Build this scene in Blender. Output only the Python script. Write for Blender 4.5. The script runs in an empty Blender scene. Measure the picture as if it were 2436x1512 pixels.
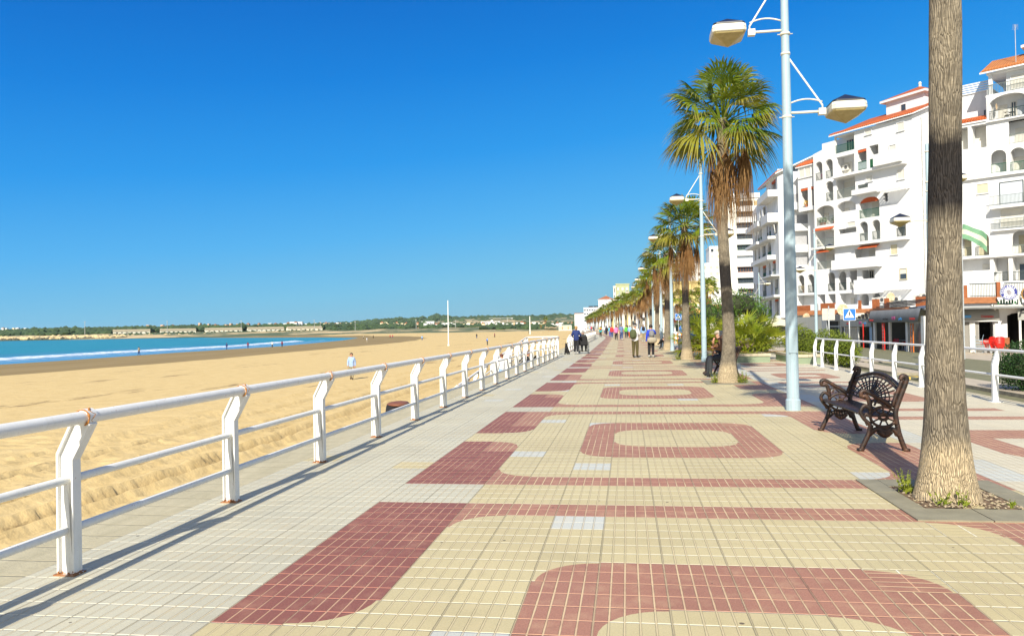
import bpy, bmesh, math, random
import numpy as np
from mathutils import Vector, Matrix, noise
from mathutils.geometry import tessellate_polygon
PI=math.pi; sin=math.sin; cos=math.cos
col=bpy.context.scene.collection
sc=bpy.context.scene
R=random.Random(7)
# ---------------------------------------------------------------- materials
def newmat(name):
    m=bpy.data.materials.new(name); m.use_nodes=True
    nt=m.node_tree; b=nt.nodes['Principled BSDF']
    return m,nt,b
def N(nt,t,**k):
    n=nt.nodes.new(t)
    for a,v in k.items(): setattr(n,a,v)
    return n
def L(nt,a,b): nt.links.new(a,b)
def mth(nt,op,a,b=None,c=None,clamp=False):
    n=nt.nodes.new('ShaderNodeMath'); n.operation=op; n.use_clamp=clamp
    for i,v in enumerate((a,b,c)):
        if v is None: continue
        if isinstance(v,(int,float)): n.inputs[i].default_value=v
        else: nt.links.new(v,n.inputs[i])
    return n.outputs[0]
def mixc(nt,f,a,b,blend='MIX'):
    n=nt.nodes.new('ShaderNodeMix'); n.data_type='RGBA'; n.blend_type=blend
    for s,v in ((n.inputs[0],f),(n.inputs[6],a),(n.inputs[7],b)):
        if isinstance(v,(int,float)): s.default_value=v
        elif isinstance(v,tuple): s.default_value=(*v[:3],1)
        else: nt.links.new(v,s)
    return n.outputs[2]
def noi(nt,scale,detail=4,rough=.6,vec=None,dist=0):
    n=nt.nodes.new('ShaderNodeTexNoise'); n.inputs['Scale'].default_value=scale
    n.inputs['Detail'].default_value=detail; n.inputs['Roughness'].default_value=rough
    n.inputs['Distortion'].default_value=dist
    if vec is not None: nt.links.new(vec,n.inputs['Vector'])
    return n.outputs['Fac']
def ramp(nt,f,a,b):
    n=nt.nodes.new('ShaderNodeMapRange'); n.inputs[1].default_value=a; n.inputs[2].default_value=b
    nt.links.new(f,n.inputs[0]); return n.outputs[0]
def bump(nt,b,h,s=.5,d=.02):
    n=nt.nodes.new('ShaderNodeBump'); n.inputs['Strength'].default_value=s; n.inputs['Distance'].default_value=d
    nt.links.new(h,n.inputs['Height']); nt.links.new(n.outputs[0],b.inputs['Normal']); return n
def vec(nt,kind='Object',scale=None):
    t=nt.nodes.new('ShaderNodeTexCoord'); o=t.outputs[kind]
    if scale:
        m=nt.nodes.new('ShaderNodeMapping'); m.inputs['Scale'].default_value=scale; nt.links.new(o,m.inputs[0]); o=m.outputs[0]
    return o
def gpos(nt,scale=None):
    g=nt.nodes.new('ShaderNodeNewGeometry'); o=g.outputs['Position']
    if scale:
        m=nt.nodes.new('ShaderNodeMapping'); m.inputs['Scale'].default_value=scale; nt.links.new(o,m.inputs[0]); o=m.outputs[0]
    return o
MC={}
def pm(name,c,rough=.7,var=.12,scale=6,bmp=0,metal=0,dark=None,spec=None,stretch=None,geo=True):
    """plain procedural material: colour broken up by noise"""
    if name in MC: return MC[name]
    m,nt,b=newmat(name)
    v=gpos(nt,stretch) if geo else vec(nt,'Object',stretch)
    n=noi(nt,scale,5,.65,v)
    d=dark or tuple(x*(1-var*2) for x in c)
    f=ramp(nt,n,.3,.7)
    L(nt,mixc(nt,f,d,tuple(min(1,x*(1+var*.4)) for x in c)),b.inputs['Base Color'])
    b.inputs['Roughness'].default_value=rough; b.inputs['Metallic'].default_value=metal
    if spec is not None: b.inputs['Specular IOR Level'].default_value=spec
    if bmp: bump(nt,b,n,bmp,.02)
    MC[name]=m; return m
# ---------------------------------------------------------------- mesh builder
class MB:
    def __init__(s): s.v=[]; s.f=[]; s.m=[]; s.uv=[]; s.hasuv=False
    def add(s,vs,fs,mi=0,uvs=None):
        o=len(s.v); s.v+= [tuple(p) for p in vs]
        for i,f in enumerate(fs):
            s.f.append(tuple(o+k for k in f)); s.m.append(mi if isinstance(mi,int) else mi[i])
            if uvs: s.uv.append(uvs[i]); s.hasuv=True
            else: s.uv.append(None)
    def box(s,x0,x1,y0,y1,z0,z1,mi=0,T=None):
        vs=[(x,y,z) for z in (z0,z1) for y in (y0,y1) for x in (x0,x1)]
        if T: vs=[T(*p) for p in vs]
        s.add(vs,[(0,2,3,1),(4,5,7,6),(0,1,5,4),(2,6,7,3),(0,4,6,2),(1,3,7,5)],mi)
    def tube(s,pts,r,n=8,mi=0,cap=True,sq=1.0):
        pts=[Vector(p) for p in pts]; k=len(pts)
        rs=r if isinstance(r,(list,tuple)) else [r]*k
        vs=[];fs=[]
        up=None
        for i,p in enumerate(pts):
            t=(pts[min(i+1,k-1)]-pts[max(i-1,0)])
            if t.length<1e-9: t=Vector((0,0,1))
            t.normalize()
            if up is None:
                up=Vector((0,0,1)) if abs(t.z)<.9 else Vector((1,0,0))
            a=t.cross(up)
            if a.length<1e-4: a=t.orthogonal()
            a.normalize(); b=a.cross(t); b.normalize(); up=b
            for j in range(n):
                q=2*PI*j/n; vs.append(p+a*cos(q)*rs[i]+b*sin(q)*rs[i]*sq)
        for i in range(k-1):
            for j in range(n):
                j2=(j+1)%n; fs.append((i*n+j,i*n+j2,(i+1)*n+j2,(i+1)*n+j))
        if cap:
            fs.append(tuple(range(n-1,-1,-1))); fs.append(tuple((k-1)*n+j for j in range(n)))
        s.add(vs,fs,mi)
    def bar(s,a,b,w,h=None,mi=0):
        """square bar from a to b"""
        a=Vector(a);b=Vector(b);t=(b-a).normalized(); h=h or w
        u=Vector((0,0,1)) if abs(t.z)<.95 else Vector((0,1,0))
        x=t.cross(u).normalized(); y=x.cross(t)
        vs=[p+x*i*w/2+y*j*h/2 for p in (a,b) for j in (-1,1) for i in (-1,1)]
        s.add(vs,[(0,2,3,1),(4,5,7,6),(0,1,5,4),(2,6,7,3),(0,4,6,2),(1,3,7,5)],mi)
    def lathe(s,prof,n=16,mi=0,o=(0,0,0)):
        vs=[];fs=[]
        for r,z in prof:
            for j in range(n):
                q=2*PI*j/n; vs.append((o[0]+r*cos(q),o[1]+r*sin(q),o[2]+z))
        for i in range(len(prof)-1):
            for j in range(n):
                j2=(j+1)%n; fs.append((i*n+j,i*n+j2,(i+1)*n+j2,(i+1)*n+j))
        fs.append(tuple(range(n-1,-1,-1))); fs.append(tuple((len(prof)-1)*n+j for j in range(n)))
        s.add(vs,fs,mi)
    def prism(s,poly,a,b,T,mi=0,holes=()):
        """polygon poly (2D) with holes between heights a and b; T maps (p,q,h)->xyz"""
        loops=[[Vector((p[0],p[1],0)) for p in poly]]+[[Vector((p[0],p[1],0)) for p in h] for h in holes]
        tri=tessellate_polygon(loops); flat=[p for l in loops for p in l]; n=len(flat)
        vs=[T(p.x,p.y,a) for p in flat]+[T(p.x,p.y,b) for p in flat]
        fs=[tuple(t) for t in tri]+[tuple(n+i for i in reversed(t)) for t in tri]
        o=0
        for l in loops:
            k=len(l)
            for i in range(k):
                j=(i+1)%k; fs.append((o+i,o+j,n+o+j,n+o+i))
            o+=k
        s.add(vs,fs,mi)
    def blob(s,c,r,seed=0,sub=2,amp=.2,fr=1.5,mi=0):
        V,Fc=ICO[sub]; o=Vector(c); so=Vector((seed*3.1,seed*1.7,seed*.9))
        rr=Vector(r) if not isinstance(r,(int,float)) else Vector((r,r,r))
        s.add([o+Vector((p.x*rr.x,p.y*rr.y,p.z*rr.z))*(1+amp*noise.noise(p*fr+so)*2) for p in V],Fc,mi)
    def build(s,name,mats,parent=None,smooth=False,loc=None,fix=True):
        me=bpy.data.meshes.new(name); me.from_pydata(s.v,[],s.f)
        if not isinstance(mats,(list,tuple)): mats=[mats]
        for m in mats: me.materials.append(m)
        if len(mats)>1: me.polygons.foreach_set('material_index',s.m)
        if s.hasuv:
            ul=me.uv_layers.new(name='UVMap'); k=0; data=np.zeros(len(me.loops)*2,dtype=np.float32)
            for u,f in zip(s.uv,s.f):
                if u:
                    for j,(a,b) in enumerate(u): data[2*(k+j)]=a; data[2*(k+j)+1]=b
                k+=len(f)
            ul.data.foreach_set('uv',data)
        if fix:
            bm=bmesh.new(); bm.from_mesh(me); bmesh.ops.recalc_face_normals(bm,faces=bm.faces); bm.to_mesh(me); bm.free()
        if smooth: me.polygons.foreach_set('use_smooth',[True]*len(me.polygons))
        me.update()
        o=bpy.data.objects.new(name,me); col.objects.link(o)
        if parent: o.parent=parent
        if loc: o.location=loc
        return o
ICO={}
for _s in (1,2,3):
    _b=bmesh.new(); bmesh.ops.create_icosphere(_b,subdivisions=_s,radius=1)
    ICO[_s]=([v.co.copy() for v in _b.verts],[tuple(v.index for v in f.verts) for f in _b.faces]); _b.free()
def tag(o,label=None,cat=None,group=None,kind=None):
    if label: o['label']=label
    if cat: o['category']=cat
    if group: o['group']=group
    if kind: o['kind']=kind
    return o
def thing(name,label,cat,loc=(0,0,0),rz=0,group=None):
    o=bpy.data.objects.new(name,None); col.objects.link(o); o.location=loc; o.rotation_euler=(0,0,rz)
    o.empty_display_size=.2
    return tag(o,label,cat,group)
def dup(root,loc=None,rz=None,label=None,group=None,scale=None):
    def rec(o,par):
        c=o.copy(); col.objects.link(c)
        if par: c.parent=par
        for ch in list(o.children): rec(ch,c)
        return c
    r=rec(root,None)
    if loc is not None: r.location=loc
    if rz is not None: r.rotation_euler=(0,0,rz)
    if scale is not None: r.scale=(scale,)*3 if isinstance(scale,(int,float)) else scale
    if label: r['label']=label
    if group: r['group']=group
    return r
def struct(name,mb,mats,smooth=False,fix=True,kind='structure'):
    o=mb.build(name,mats,smooth=smooth,fix=fix); o['kind']=kind; return o
def cx(Y):
    """the promenade runs straight and then bends to the left"""
    a=.38*min(1,max(0,Y)/45)
    if Y>90:
        a-=.0007*(min(Y,133)-90)**2*1.25
        if Y>133: a-=.069*(Y-133)
    return a
def gz(X): return -.35-.035*(X-7) if X<26 else -1.0    # street level falls away from the promenade
# ---------------------------------------------------------------- camera
h=1.52; F=1827.; yaw=math.atan(257/F); pitch=math.atan(23.3/F); roll=math.radians(1.0)
fw=Vector((-sin(yaw)*cos(pitch),cos(yaw)*cos(pitch),sin(pitch)))
r0=Vector((cos(yaw),sin(yaw),0)); u0=r0.cross(fw)
rr=r0*cos(roll)-u0*sin(roll); uu=rr.cross(fw)
cam=bpy.data.cameras.new('camera'); co=bpy.data.objects.new('camera',cam); col.objects.link(co)
M=Matrix((( rr.x,uu.x,-fw.x,0),(rr.y,uu.y,-fw.y,0),(rr.z,uu.z,-fw.z,h),(0,0,0,1)))
co.matrix_world=M; cam.sensor_width=36; cam.lens=36*F/2436; cam.clip_start=.1; cam.clip_end=20000
sc.camera=co
# ---------------------------------------------------------------- light
el=math.radians(35); sd=Vector((-.10,-1,0)).normalized()*cos(el)+Vector((0,0,sin(el)))
sun=bpy.data.lights.new('sun','SUN'); sun.energy=4.9; sun.angle=math.radians(.53); sun.color=(1,.94,.82)
so=bpy.data.objects.new('sun',sun); col.objects.link(so); so.rotation_euler=sd.to_track_quat('Z','Y').to_euler()
w=bpy.data.worlds.new('World'); sc.world=w; w.use_nodes=True; nt=w.node_tree; bg=nt.nodes['Background']
sky=nt.nodes.new('ShaderNodeTexSky'); sky.sky_type='NISHITA'; sky.sun_disc=False; sky.sun_elevation=el
sky.sun_rotation=math.atan2(sd.x,sd.y); sky.air_density=1.0; sky.dust_density=.3; sky.ozone_density=3.0; sky.altitude=0
EXPO=.55
def s2l(c): return tuple((x/255/12.92 if x<11 else ((x/255+.055)/1.055)**2.4) for x in c)
tc=nt.nodes.new('ShaderNodeTexCoord'); sp=nt.nodes.new('ShaderNodeSeparateXYZ'); nt.links.new(tc.outputs['Generated'],sp.inputs[0])
az=mth(nt,'ADD',sp.outputs[2],mth(nt,'MULTIPLY',sp.outputs[0],-.10))
cr=nt.nodes.new('ShaderNodeValToRGB'); nt.links.new(az,cr.inputs[0])
stops=[(-.02,(140,188,206)),(.03,(132,190,214)),(.08,(116,192,230)),(.15,(82,178,240)),(.24,(40,154,236)),(.34,(14,130,222)),(.46,(4,104,200)),(1.0,(6,70,160))]
while len(cr.color_ramp.elements)<len(stops): cr.color_ramp.elements.new(.5)
for e,(p,c) in zip(cr.color_ramp.elements,stops):
    e.position=max(0,min(1,p)); c=s2l(c); e.color=tuple(x/.12/2**EXPO for x in c)+(1,)
hs=nt.nodes.new('ShaderNodeHueSaturation'); hs.inputs['Saturation'].default_value=1.1; nt.links.new(sky.outputs[0],hs.inputs['Color'])
mx=mixc(nt,.97,hs.outputs[0],cr.outputs[0])
# the sky is paler and brighter round the sun and overhead, behind the camera
dp=nt.nodes.new('ShaderNodeVectorMath'); dp.operation='DOT_PRODUCT'; nt.links.new(tc.outputs['Generated'],dp.inputs[0]); dp.inputs[1].default_value=tuple(sd)
gl=ramp(nt,dp.outputs['Value'],.05,.95)
mx=mixc(nt,gl,mx,tuple(x/.12/2**EXPO for x in (.62,.66,.72)))
nt.links.new(mx,bg.inputs[0]); bg.inputs[1].default_value=.12
vs=sc.view_settings; vs.view_transform='Standard'; vs.look='None'; vs.gamma=1; vs.exposure=EXPO
# ================================================================ paving
def tile_mat(name,c,dust=(.62,.50,.30),grout=.55,lit_lipc=(.85,.80,.62),speck=.18):
    m,nt,b=newmat(name)
    uv=nt.nodes.new('ShaderNodeUVMap').outputs[0]
    sp=nt.nodes.new('ShaderNodeSeparateXYZ'); L(nt,uv,sp.inputs[0])
    def edge(o,k):
        f=mth(nt,'FRACT',mth(nt,'MULTIPLY',o,k)); return mth(nt,'ABSOLUTE',mth(nt,'SUBTRACT',f,.5))
    ex,ey=edge(sp.outputs[0],5),edge(sp.outputs[1],2)
    jx,jy=edge(sp.outputs[0],1),edge(sp.outputs[1],1)
    wob=noi(nt,22,2,.5,gpos(nt))
    wb=mth(nt,'MULTIPLY',mth(nt,'SUBTRACT',wob,.5),.05)
    gx=ramp(nt,mth(nt,'ADD',ex,wb),.405,.450); gy=ramp(nt,mth(nt,'ADD',ey,mth(nt,'MULTIPLY',wb,.4)),.462,.480)
    g=mth(nt,'MAXIMUM',gx,gy)
    j=mth(nt,'MAXIMUM',ramp(nt,jx,.490,.496),ramp(nt,jy,.490,.496))
    P=gpos(nt)
    fine=mth(nt,'ADD',mth(nt,'MULTIPLY',noi(nt,260,2,.8,P),.5),mth(nt,'MULTIPLY',noi(nt,95,3,.8,P),.5)); big=noi(nt,.7,4,.6,P); mid=noi(nt,5,4,.6,P)
    wn=nt.nodes.new('ShaderNodeTexWhiteNoise'); fl=nt.nodes.new('ShaderNodeVectorMath'); fl.operation='FLOOR'
    L(nt,uv,fl.inputs[0]); L(nt,fl.outputs[0],wn.inputs['Vector'])
    base=mixc(nt,ramp(nt,fine,.38,.62),tuple(x*(1-speck) for x in c),tuple(min(1,x*(1+speck*.7)) for x in c))
    base=mixc(nt,mth(nt,'MULTIPLY',ramp(nt,wn.outputs['Value'],0,1),.5),base,mixc(nt,1.0,base,(.86,.87,.9),'MULTIPLY'))
    base=mixc(nt,mth(nt,'MULTIPLY',ramp(nt,mid,.5,.7),.4),base,mixc(nt,.5,c,dust))
    base=mixc(nt,mth(nt,'MULTIPLY',ramp(nt,big,.45,.65),.4),base,mixc(nt,1.0,base,(.78,.75,.7),'MULTIPLY'))
    # small dark gum spots and dirt
    vo=nt.nodes.new('ShaderNodeTexVoronoi'); vo.inputs['Scale'].default_value=2.3; L(nt,P,vo.inputs['Vector'])
    spot=mth(nt,'MULTIPLY',mth(nt,'LESS_THAN',vo.outputs['Distance'],.032),mth(nt,'GREATER_THAN',noi(nt,1.1,2,.5,P),.47))
    vo2=nt.nodes.new('ShaderNodeTexVoronoi'); vo2.inputs['Scale'].default_value=4.2; L(nt,P,vo2.inputs['Vector'])
    spot=mth(nt,'MAXIMUM',spot,mth(nt,'MULTIPLY',mth(nt,'LESS_THAN',vo2.outputs['Distance'],.036),mth(nt,'GREATER_THAN',noi(nt,.9,2,.5,P),.45)))
    stn=mth(nt,'MULTIPLY',ramp(nt,noi(nt,2.6,5,.7,P,1.0),.58,.72),.28)
    base=mixc(nt,stn,base,tuple(x*.55 for x in c))
    base=mixc(nt,mth(nt,'MULTIPLY',spot,.85),base,(.08,.055,.04))
    gd=mixc(nt,ramp(nt,noi(nt,1.6,3,.6,P),.25,.55),tuple(x*.85 for x in c),dust)
    out=mixc(nt,mth(nt,'MULTIPLY',g,grout),base,gd)
    out=mixc(nt,mth(nt,'MULTIPLY',j,.16),out,tuple(x*.5 for x in c))
    lip=mth(nt,'MULTIPLY',mth(nt,'SUBTRACT',gy,gx,clamp=True) if False else mth(nt,'MULTIPLY',gy,mth(nt,'SUBTRACT',1,gx)),.9)
    out=mixc(nt,lip,out,lit_lipc)  # sunlit edges of the cross grooves, painted in as a lighter colour
    L(nt,out,b.inputs['Base Color']); b.inputs['Roughness'].default_value=.62
    b.inputs['Specular IOR Level'].default_value=.35
    hgt=mth(nt,'ADD',mth(nt,'MULTIPLY',mth(nt,'SUBTRACT',1,g),1.0),mth(nt,'MULTIPLY',fine,.12))
    hgt=mth(nt,'SUBTRACT',hgt,mth(nt,'MULTIPLY',j,.8))
    bump(nt,b,hgt,.9,.006)
    return m
cream=tile_mat('cream_tile',(.56,.475,.262)); grey=tile_mat('grey_tile',(.53,.50,.375),grout=.6)
white=tile_mat('pale_tile',(.55,.555,.49)); redd=tile_mat('dark_red_tile',(.27,.104,.075),dust=(.60,.36,.22),speck=.30,lit_lipc=(.60,.22,.14),grout=.8)
redl=tile_mat('light_red_tile',(.39,.188,.125),dust=(.68,.50,.29),speck=.32,lit_lipc=(.64,.33,.20),grout=.9); rgt=tile_mat('right_cream_tile',(.62,.56,.41))
PM=[cream,grey,white,redd,redl,rgt]
pv=MB(); TS=.4
def tile(i,j,mi,corner=None,mi2=0,rot=False):
    """corner: which corner of the tile the red arc is centred on: (sx,sy) in 0/1"""
    x0=-2.2+i*TS; y0=7.0+j*TS
    def P(u,v):
        Y=y0+v*TS; return (x0+u*TS+cx(Y),Y,0)
    def UV(u,v): return ((i+u),(j+v)) if not rot else ((j+v)+.0,(i+u)+1000.)
    if corner is None:
        q=[(0,0),(1,0),(1,1),(0,1)]
        pv.add([P(*a) for a in q],[(0,1,2,3)],mi,[[UV(*a) for a in q]]); return
    sx,sy=corner; r=.94
    f=lambda a,b:(a if sx==0 else 1-a, b if sy==0 else 1-b)
    arc=[f(r*cos(t*PI/16),r*sin(t*PI/16)) for t in range(9)]
    c=f(0,0)
    pin=[c]+arc
    flip=(sx+sy)%2==1
    def face(p,m):
        if flip: p=p[::-1]
        pv.add([P(*a) for a in p],[tuple(range(len(p)))],m,[[UV(*a) for a in p]])
    face(pin,mi)
    o=f(1,1)
    ob=[]
    for t in range(9):
        q=t*PI/16; ob.append(f(1,math.tan(q)) if t<=4 else f(math.tan(PI/2-q),1))
    for t in range(8): face([arc[t],ob[t],ob[t+1],arc[t+1]],mi2)
def pal(i,j):
    if i<0: return 1 if R.random()>.06 else (2 if R.random()<.4 else 0)
    return 0
for j in range(-40,640):
    t=j%18; far=j>330
    for i in range(-4,23):
        X=-2.2+i*TS; s=min(t,17-t)             # s: tiles from the gap centre
        up=1 if t<9 else 0
        if i<=13:
            k=i if i<=6 else 13-i              # mirrored about x=.6 (7 tiles each side)
            side=0 if i<=6 else 1
            mi=pal(i,j); cr=None; mi2=0; rot=False
            if i<0: tile(i,j,mi if s>0 or i<-1 else 1); continue
            if i<2 and s==0: mi=1 if R.random()<.8 else 2
            if k in (0,1) and 1<=s<=7:
                mi=3 if (k==0 or s<=5 and (j//9)%3!=1) else (3 if s>5 and (j//9)%2 else 4)
                if side: mi=4
                if R.random()<.0: mi=7-mi
                if s==7 and k==1 and not far: cr=(side,0 if up else 1); mi2=0 if R.random()<.75 else 2
            elif s==1: mi=4
            elif k==2 and s==2 and not far: # fillet between block and band
                cr=(1-side,1 if up else 0); mi=0 if R.random()<.75 else 2; mi2=4; rot=R.random()<.3
            # ring
            rk=i-4 if i<=6 else 9-i+0
            rc=t-9 if t>=9 else 8-t
            if 4<=i<=9 and rc<4:
                rk=min(i-4,9-i)
                if rk==0 and rc==3:
                    mi=4; mi2=(2 if R.random()<.3 else 0); cr=(1 if i==4 else 0,1 if t<9 else 0); rot=(i!=4)
                elif rk==0 or rc>=2: mi=4
                elif rk==1 and rc==1: mi=0; mi2=4; cr=(1 if i==5 else 0,1 if t<9 else 0)
                else: mi=0
                if far: cr=None
                pass
            if mi==0 and R.random()<.006: mi=2
            # tree pit openings every 13.6 m
            tile(i,j,mi,cr,mi2,rot)
        elif i==14: tile(i,j,2 if R.random()<.7 else 5)
        else:
            m16=j%16; mi=5
            if m16 in (14,1) and 15<=i<=20: mi=4
            cr=None; mi2=5
            if 16<=i<=19 and 5<=m16<=10:
                rk=min(i-16,19-i); rc=m16-8 if m16>=8 else 7-m16
                if rk==0 and rc==2: mi=4; cr=(1 if i==16 else 0,1 if m16<8 else 0)
                elif rk==0 or rc>=1: mi=4
                if far: cr=None
            tile(i,j,mi,cr,mi2)
struct('promenade',pv,PM,fix=False)
# margins of the promenade: concrete ledge at the sea side, wall down to the sand, kerb at the street side
conc=pm('concrete',(.46,.40,.27),.85,.15,5,.25); conc2=pm('concrete_dark',(.25,.23,.19),.9,.2,3,.3)
lg=MB(); Ys=[-16+4*k for k in range(12)]+[32+6*k for k in range(60)]
def strip(mb,x0,x1,z0,z1,ys,mi=0,g=0.0):
    vs=[];fs=[]
    for Y in ys: vs+=[(x0+cx(Y),Y,z0),(x1+cx(Y),Y,z1)]
    for k in range(len(ys)-1): fs.append((2*k,2*k+1,2*k+3,2*k+2))
    mb.add(vs,fs,mi)
strip(lg,-4.55,-3.84,-.03,-.03,Ys); strip(lg,-3.84,-3.80,-.06,-.06,Ys,1); strip(lg,-3.80,-3.80,-.03,0,Ys,0); strip(lg,-4.55,-4.55,-2.6,-.03,Ys)
bm_,nt,b=newmat('board_marked_concrete'); P=gpos(nt); spz=nt.nodes.new('ShaderNodeSeparateXYZ'); L(nt,P,spz.inputs[0])
ln=mth(nt,'ABSOLUTE',mth(nt,'SUBTRACT',mth(nt,'FRACT',mth(nt,'ADD',mth(nt,'MULTIPLY',spz.outputs[1],3.1),mth(nt,'MULTIPLY',noi(nt,2,2,.5,P),.15))),.5)); n=noi(nt,3,5,.7,gpos(nt,(2,.5,1))); n2=noi(nt,30,4,.7,P)
cc_=mixc(nt,ramp(nt,n,.3,.7),(.37,.33,.215),(.50,.445,.30)); cc_=mixc(nt,mth(nt,'MULTIPLY',ramp(nt,n2,.55,.75),.35),cc_,(.25,.22,.15)); cc_=mixc(nt,mth(nt,'MULTIPLY',ramp(nt,ln,.47,.49),.55),cc_,(.20,.17,.11)); L(nt,cc_,b.inputs['Base Color']); b.inputs['Roughness'].default_value=.9; bump(nt,b,mth(nt,'SUBTRACT',n2,mth(nt,'MULTIPLY',ramp(nt,ln,.46,.49),1.0)),.6,.01)
struct('sea_wall',lg,[bm_,conc2],fix=False)
kb=MB(); strip(kb,7.0,7.12,0.002,0.002,Ys); strip(kb,7.12,7.12,0.002,-.6,Ys)
struct('promenade_kerb',kb,[conc],fix=False)
# ---------------------------------------------------------------- sand, sea
def shore(Y):
    pts=[(-400,-95),(110,-95),(150,-97),(200,-94),(300,-108),(390,-128),(450,-170),(520,-250),(600,-330),(690,-400),(722,-520),(745,-700),(760,-2500),(9000,-9000)]
    for (a,b),(c,d) in zip(pts,pts[1:]):
        if Y<=c:
            t=(Y-a)/(c-a); return b+(d-b)*t
    return -9000
def wet(Y):
    if Y<60: return -47-(Y)*.12
    if Y<200: return -55
    if Y<420: return -55-.0009*(Y-200)**2
    return -100-(Y-420)*.6
def sandz(X,Y):
    d=-X-4.5
    z=-1.45-.45*min(1,d/45)
    s=-shore(Y); 
    if -X>s*.5: z-=.62*min(1.6,(-X-s*.5)/(s*.5))
    return z
def sandzd(X,Y):
    z=sandz(X,Y); dist=math.hypot(X,Y)
    if dist<70:
        a=max(0,1-dist/70)
        p=Vector((X,Y,0))
        dn=.5+.9*max(0,noise.noise(p*.23)+.2)
        z+=a*dn*(.08*noise.noise(p*1.1)+.075*noise.noise(p*3.0)+.018*abs(noise.noise(p*7.5)))
        # vehicle tracks running along the beach close to the wall
        for xc,wd,dp in ((-9.9,.34,.19),(-11.6,.34,.17),(-13.6,.3,.10),(-15.4,.3,.10),(-19.5,.32,.06),(-21.3,.32,.06),(-27,.35,.06)):
            xx=xc+.35*sin(Y*.13)+.10*noise.noise(Vector((Y*.5,xc,0)))
            q=(X-xx)/wd
            if abs(q)<1.6:
                z+= -dp*math.exp(-q*q*2.2)+dp*.8*math.exp(-(abs(q)-1.15)**2*9)
                if abs(q)<.9: z+=.04*sin((Y*3.0+abs(q)*.9)*6.283)*a*(dp/.12)
    return z
xs=[-4.6]; st=.13
while xs[-1]>-130:
    xs.append(xs[-1]-st)
    if xs[-1]<-14: st*=1.05
ys=[-14.]; st=1.2
while ys[-1]<1100:
    Yc=ys[-1]
    st=1.0 if Yc<3 else (.11 if Yc<20 else st*1.022)
    ys.append(Yc+st)
vsb=[];fsb=[]
nx=len(xs)
for Y in ys:
    s=shore(Y); k=(-s-6+ -4.6*0)/(130.) if s<-130 else 1
    for X in xs:
        Xx=X if X>-95 else -95+(X+95)*( (-s+28-95)/35. if -s+28>130 else 1)
        vsb.append((Xx+cx(Y),Y,sandzd(Xx,Y)))
for a in range(len(ys)-1):
    for b_ in range(nx-1):
        i=a*nx+b_; fsb.append((i,i+nx,i+nx+1,i+1))
me=bpy.data.meshes.new('beach_sand'); me.from_pydata(vsb,[],fsb)
at=me.attributes.new('wet','FLOAT','POINT'); vals=[]
for (X,Y,Z) in vsb:
    w0=wet(Y)+3.0*noise.noise(Vector((X*.02,Y*.03,3)))+1.2*noise.noise(Vector((X*.2,Y*.1,0)))
    d=(w0-(X-cx(Y)))/4.0; vals.append(max(0,min(1,d+.5)))
at.data.foreach_set('value',vals); me.polygons.foreach_set('use_smooth',[True]*len(me.polygons)); me.update()
m,nt,b=newmat('sand'); P=gpos(nt)
n1=noi(nt,1.2,6,.65,P); n2=noi(nt,14,5,.7,P); n3=noi(nt,.12,5,.6,gpos(nt,(1,.35,1)))
dry=mixc(nt,ramp(nt,n1,.3,.7),(.54,.395,.18),(.64,.485,.24))
dry=mixc(nt,mth(nt,'MULTIPLY',ramp(nt,n2,.5,.8),.3),dry,(.50,.34,.15))
# seaweed / debris streaks along the tide lines
st_=noi(nt,1,6,.75,gpos(nt,(.55,.10,1))); deb=mth(nt,'MULTIPLY',ramp(nt,st_,.575,.64),ramp(nt,n3,.45,.54))
dry=mixc(nt,mth(nt,'MULTIPLY',deb,.75),dry,(.17,.11,.06))
wetc=mixc(nt,ramp(nt,noi(nt,1,4,.6,gpos(nt,(.3,.03,1))),.35,.65),(.245,.175,.072),(.31,.225,.10))
a_=nt.nodes.new('ShaderNodeAttribute'); a_.attribute_name='wet'
wf=ramp(nt,a_.outputs['Fac'],.35,.65)
L(nt,mixc(nt,wf,dry,wetc),b.inputs['Base Color'])
L(nt,mth(nt,'SUBTRACT',.9,mth(nt,'MULTIPLY',wf,.25)),b.inputs['Roughness'])
b.inputs['Specular IOR Level'].default_value=.05
hh=mth(nt,'ADD',mth(nt,'MULTIPLY',noi(nt,4,4,.55,P),1.0),mth(nt,'MULTIPLY',n2,.15))
bb=bump(nt,b,mth(nt,'MULTIPLY',hh,mth(nt,'SUBTRACT',1,mth(nt,'MULTIPLY',wf,.85))),.8,.05)
me.materials.append(m); o=bpy.data.objects.new('beach_sand',me); col.objects.link(o); o['kind']='structure'
# sea
m,nt,b=newmat('sea'); P=gpos(nt)
sp=nt.nodes.new('ShaderNodeSeparateXYZ'); L(nt,P,sp.inputs[0])
wv=noi(nt,1,5,.6,gpos(nt,(.35,.05,1))); wv2=noi(nt,1,3,.6,gpos(nt,(1.6,.25,1)))
sh=ramp(nt,mth(nt,'ADD',sp.outputs[0],mth(nt,'MULTIPLY',wv,6)),-135,-98)
deep=mixc(nt,ramp(nt,wv,.35,.65),(.02,.19,.21),(.04,.26,.27))
L(nt,mixc(nt,sh,deep,(.11,.28,.42)),b.inputs['Base Color'])
b.inputs['Roughness'].default_value=.28; b.inputs['Specular IOR Level'].default_value=.35
bump(nt,b,mth(nt,'ADD',wv,mth(nt,'MULTIPLY',wv2,.4)),1.0,.5)
sm=MB(); sm.add([(-12000,-600,-2.42),(30,-600,-2.42),(30,1060,-2.42),(-12000,1060,-2.42)],[(0,1,2,3)])
struct('sea',sm,m,fix=False)
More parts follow.
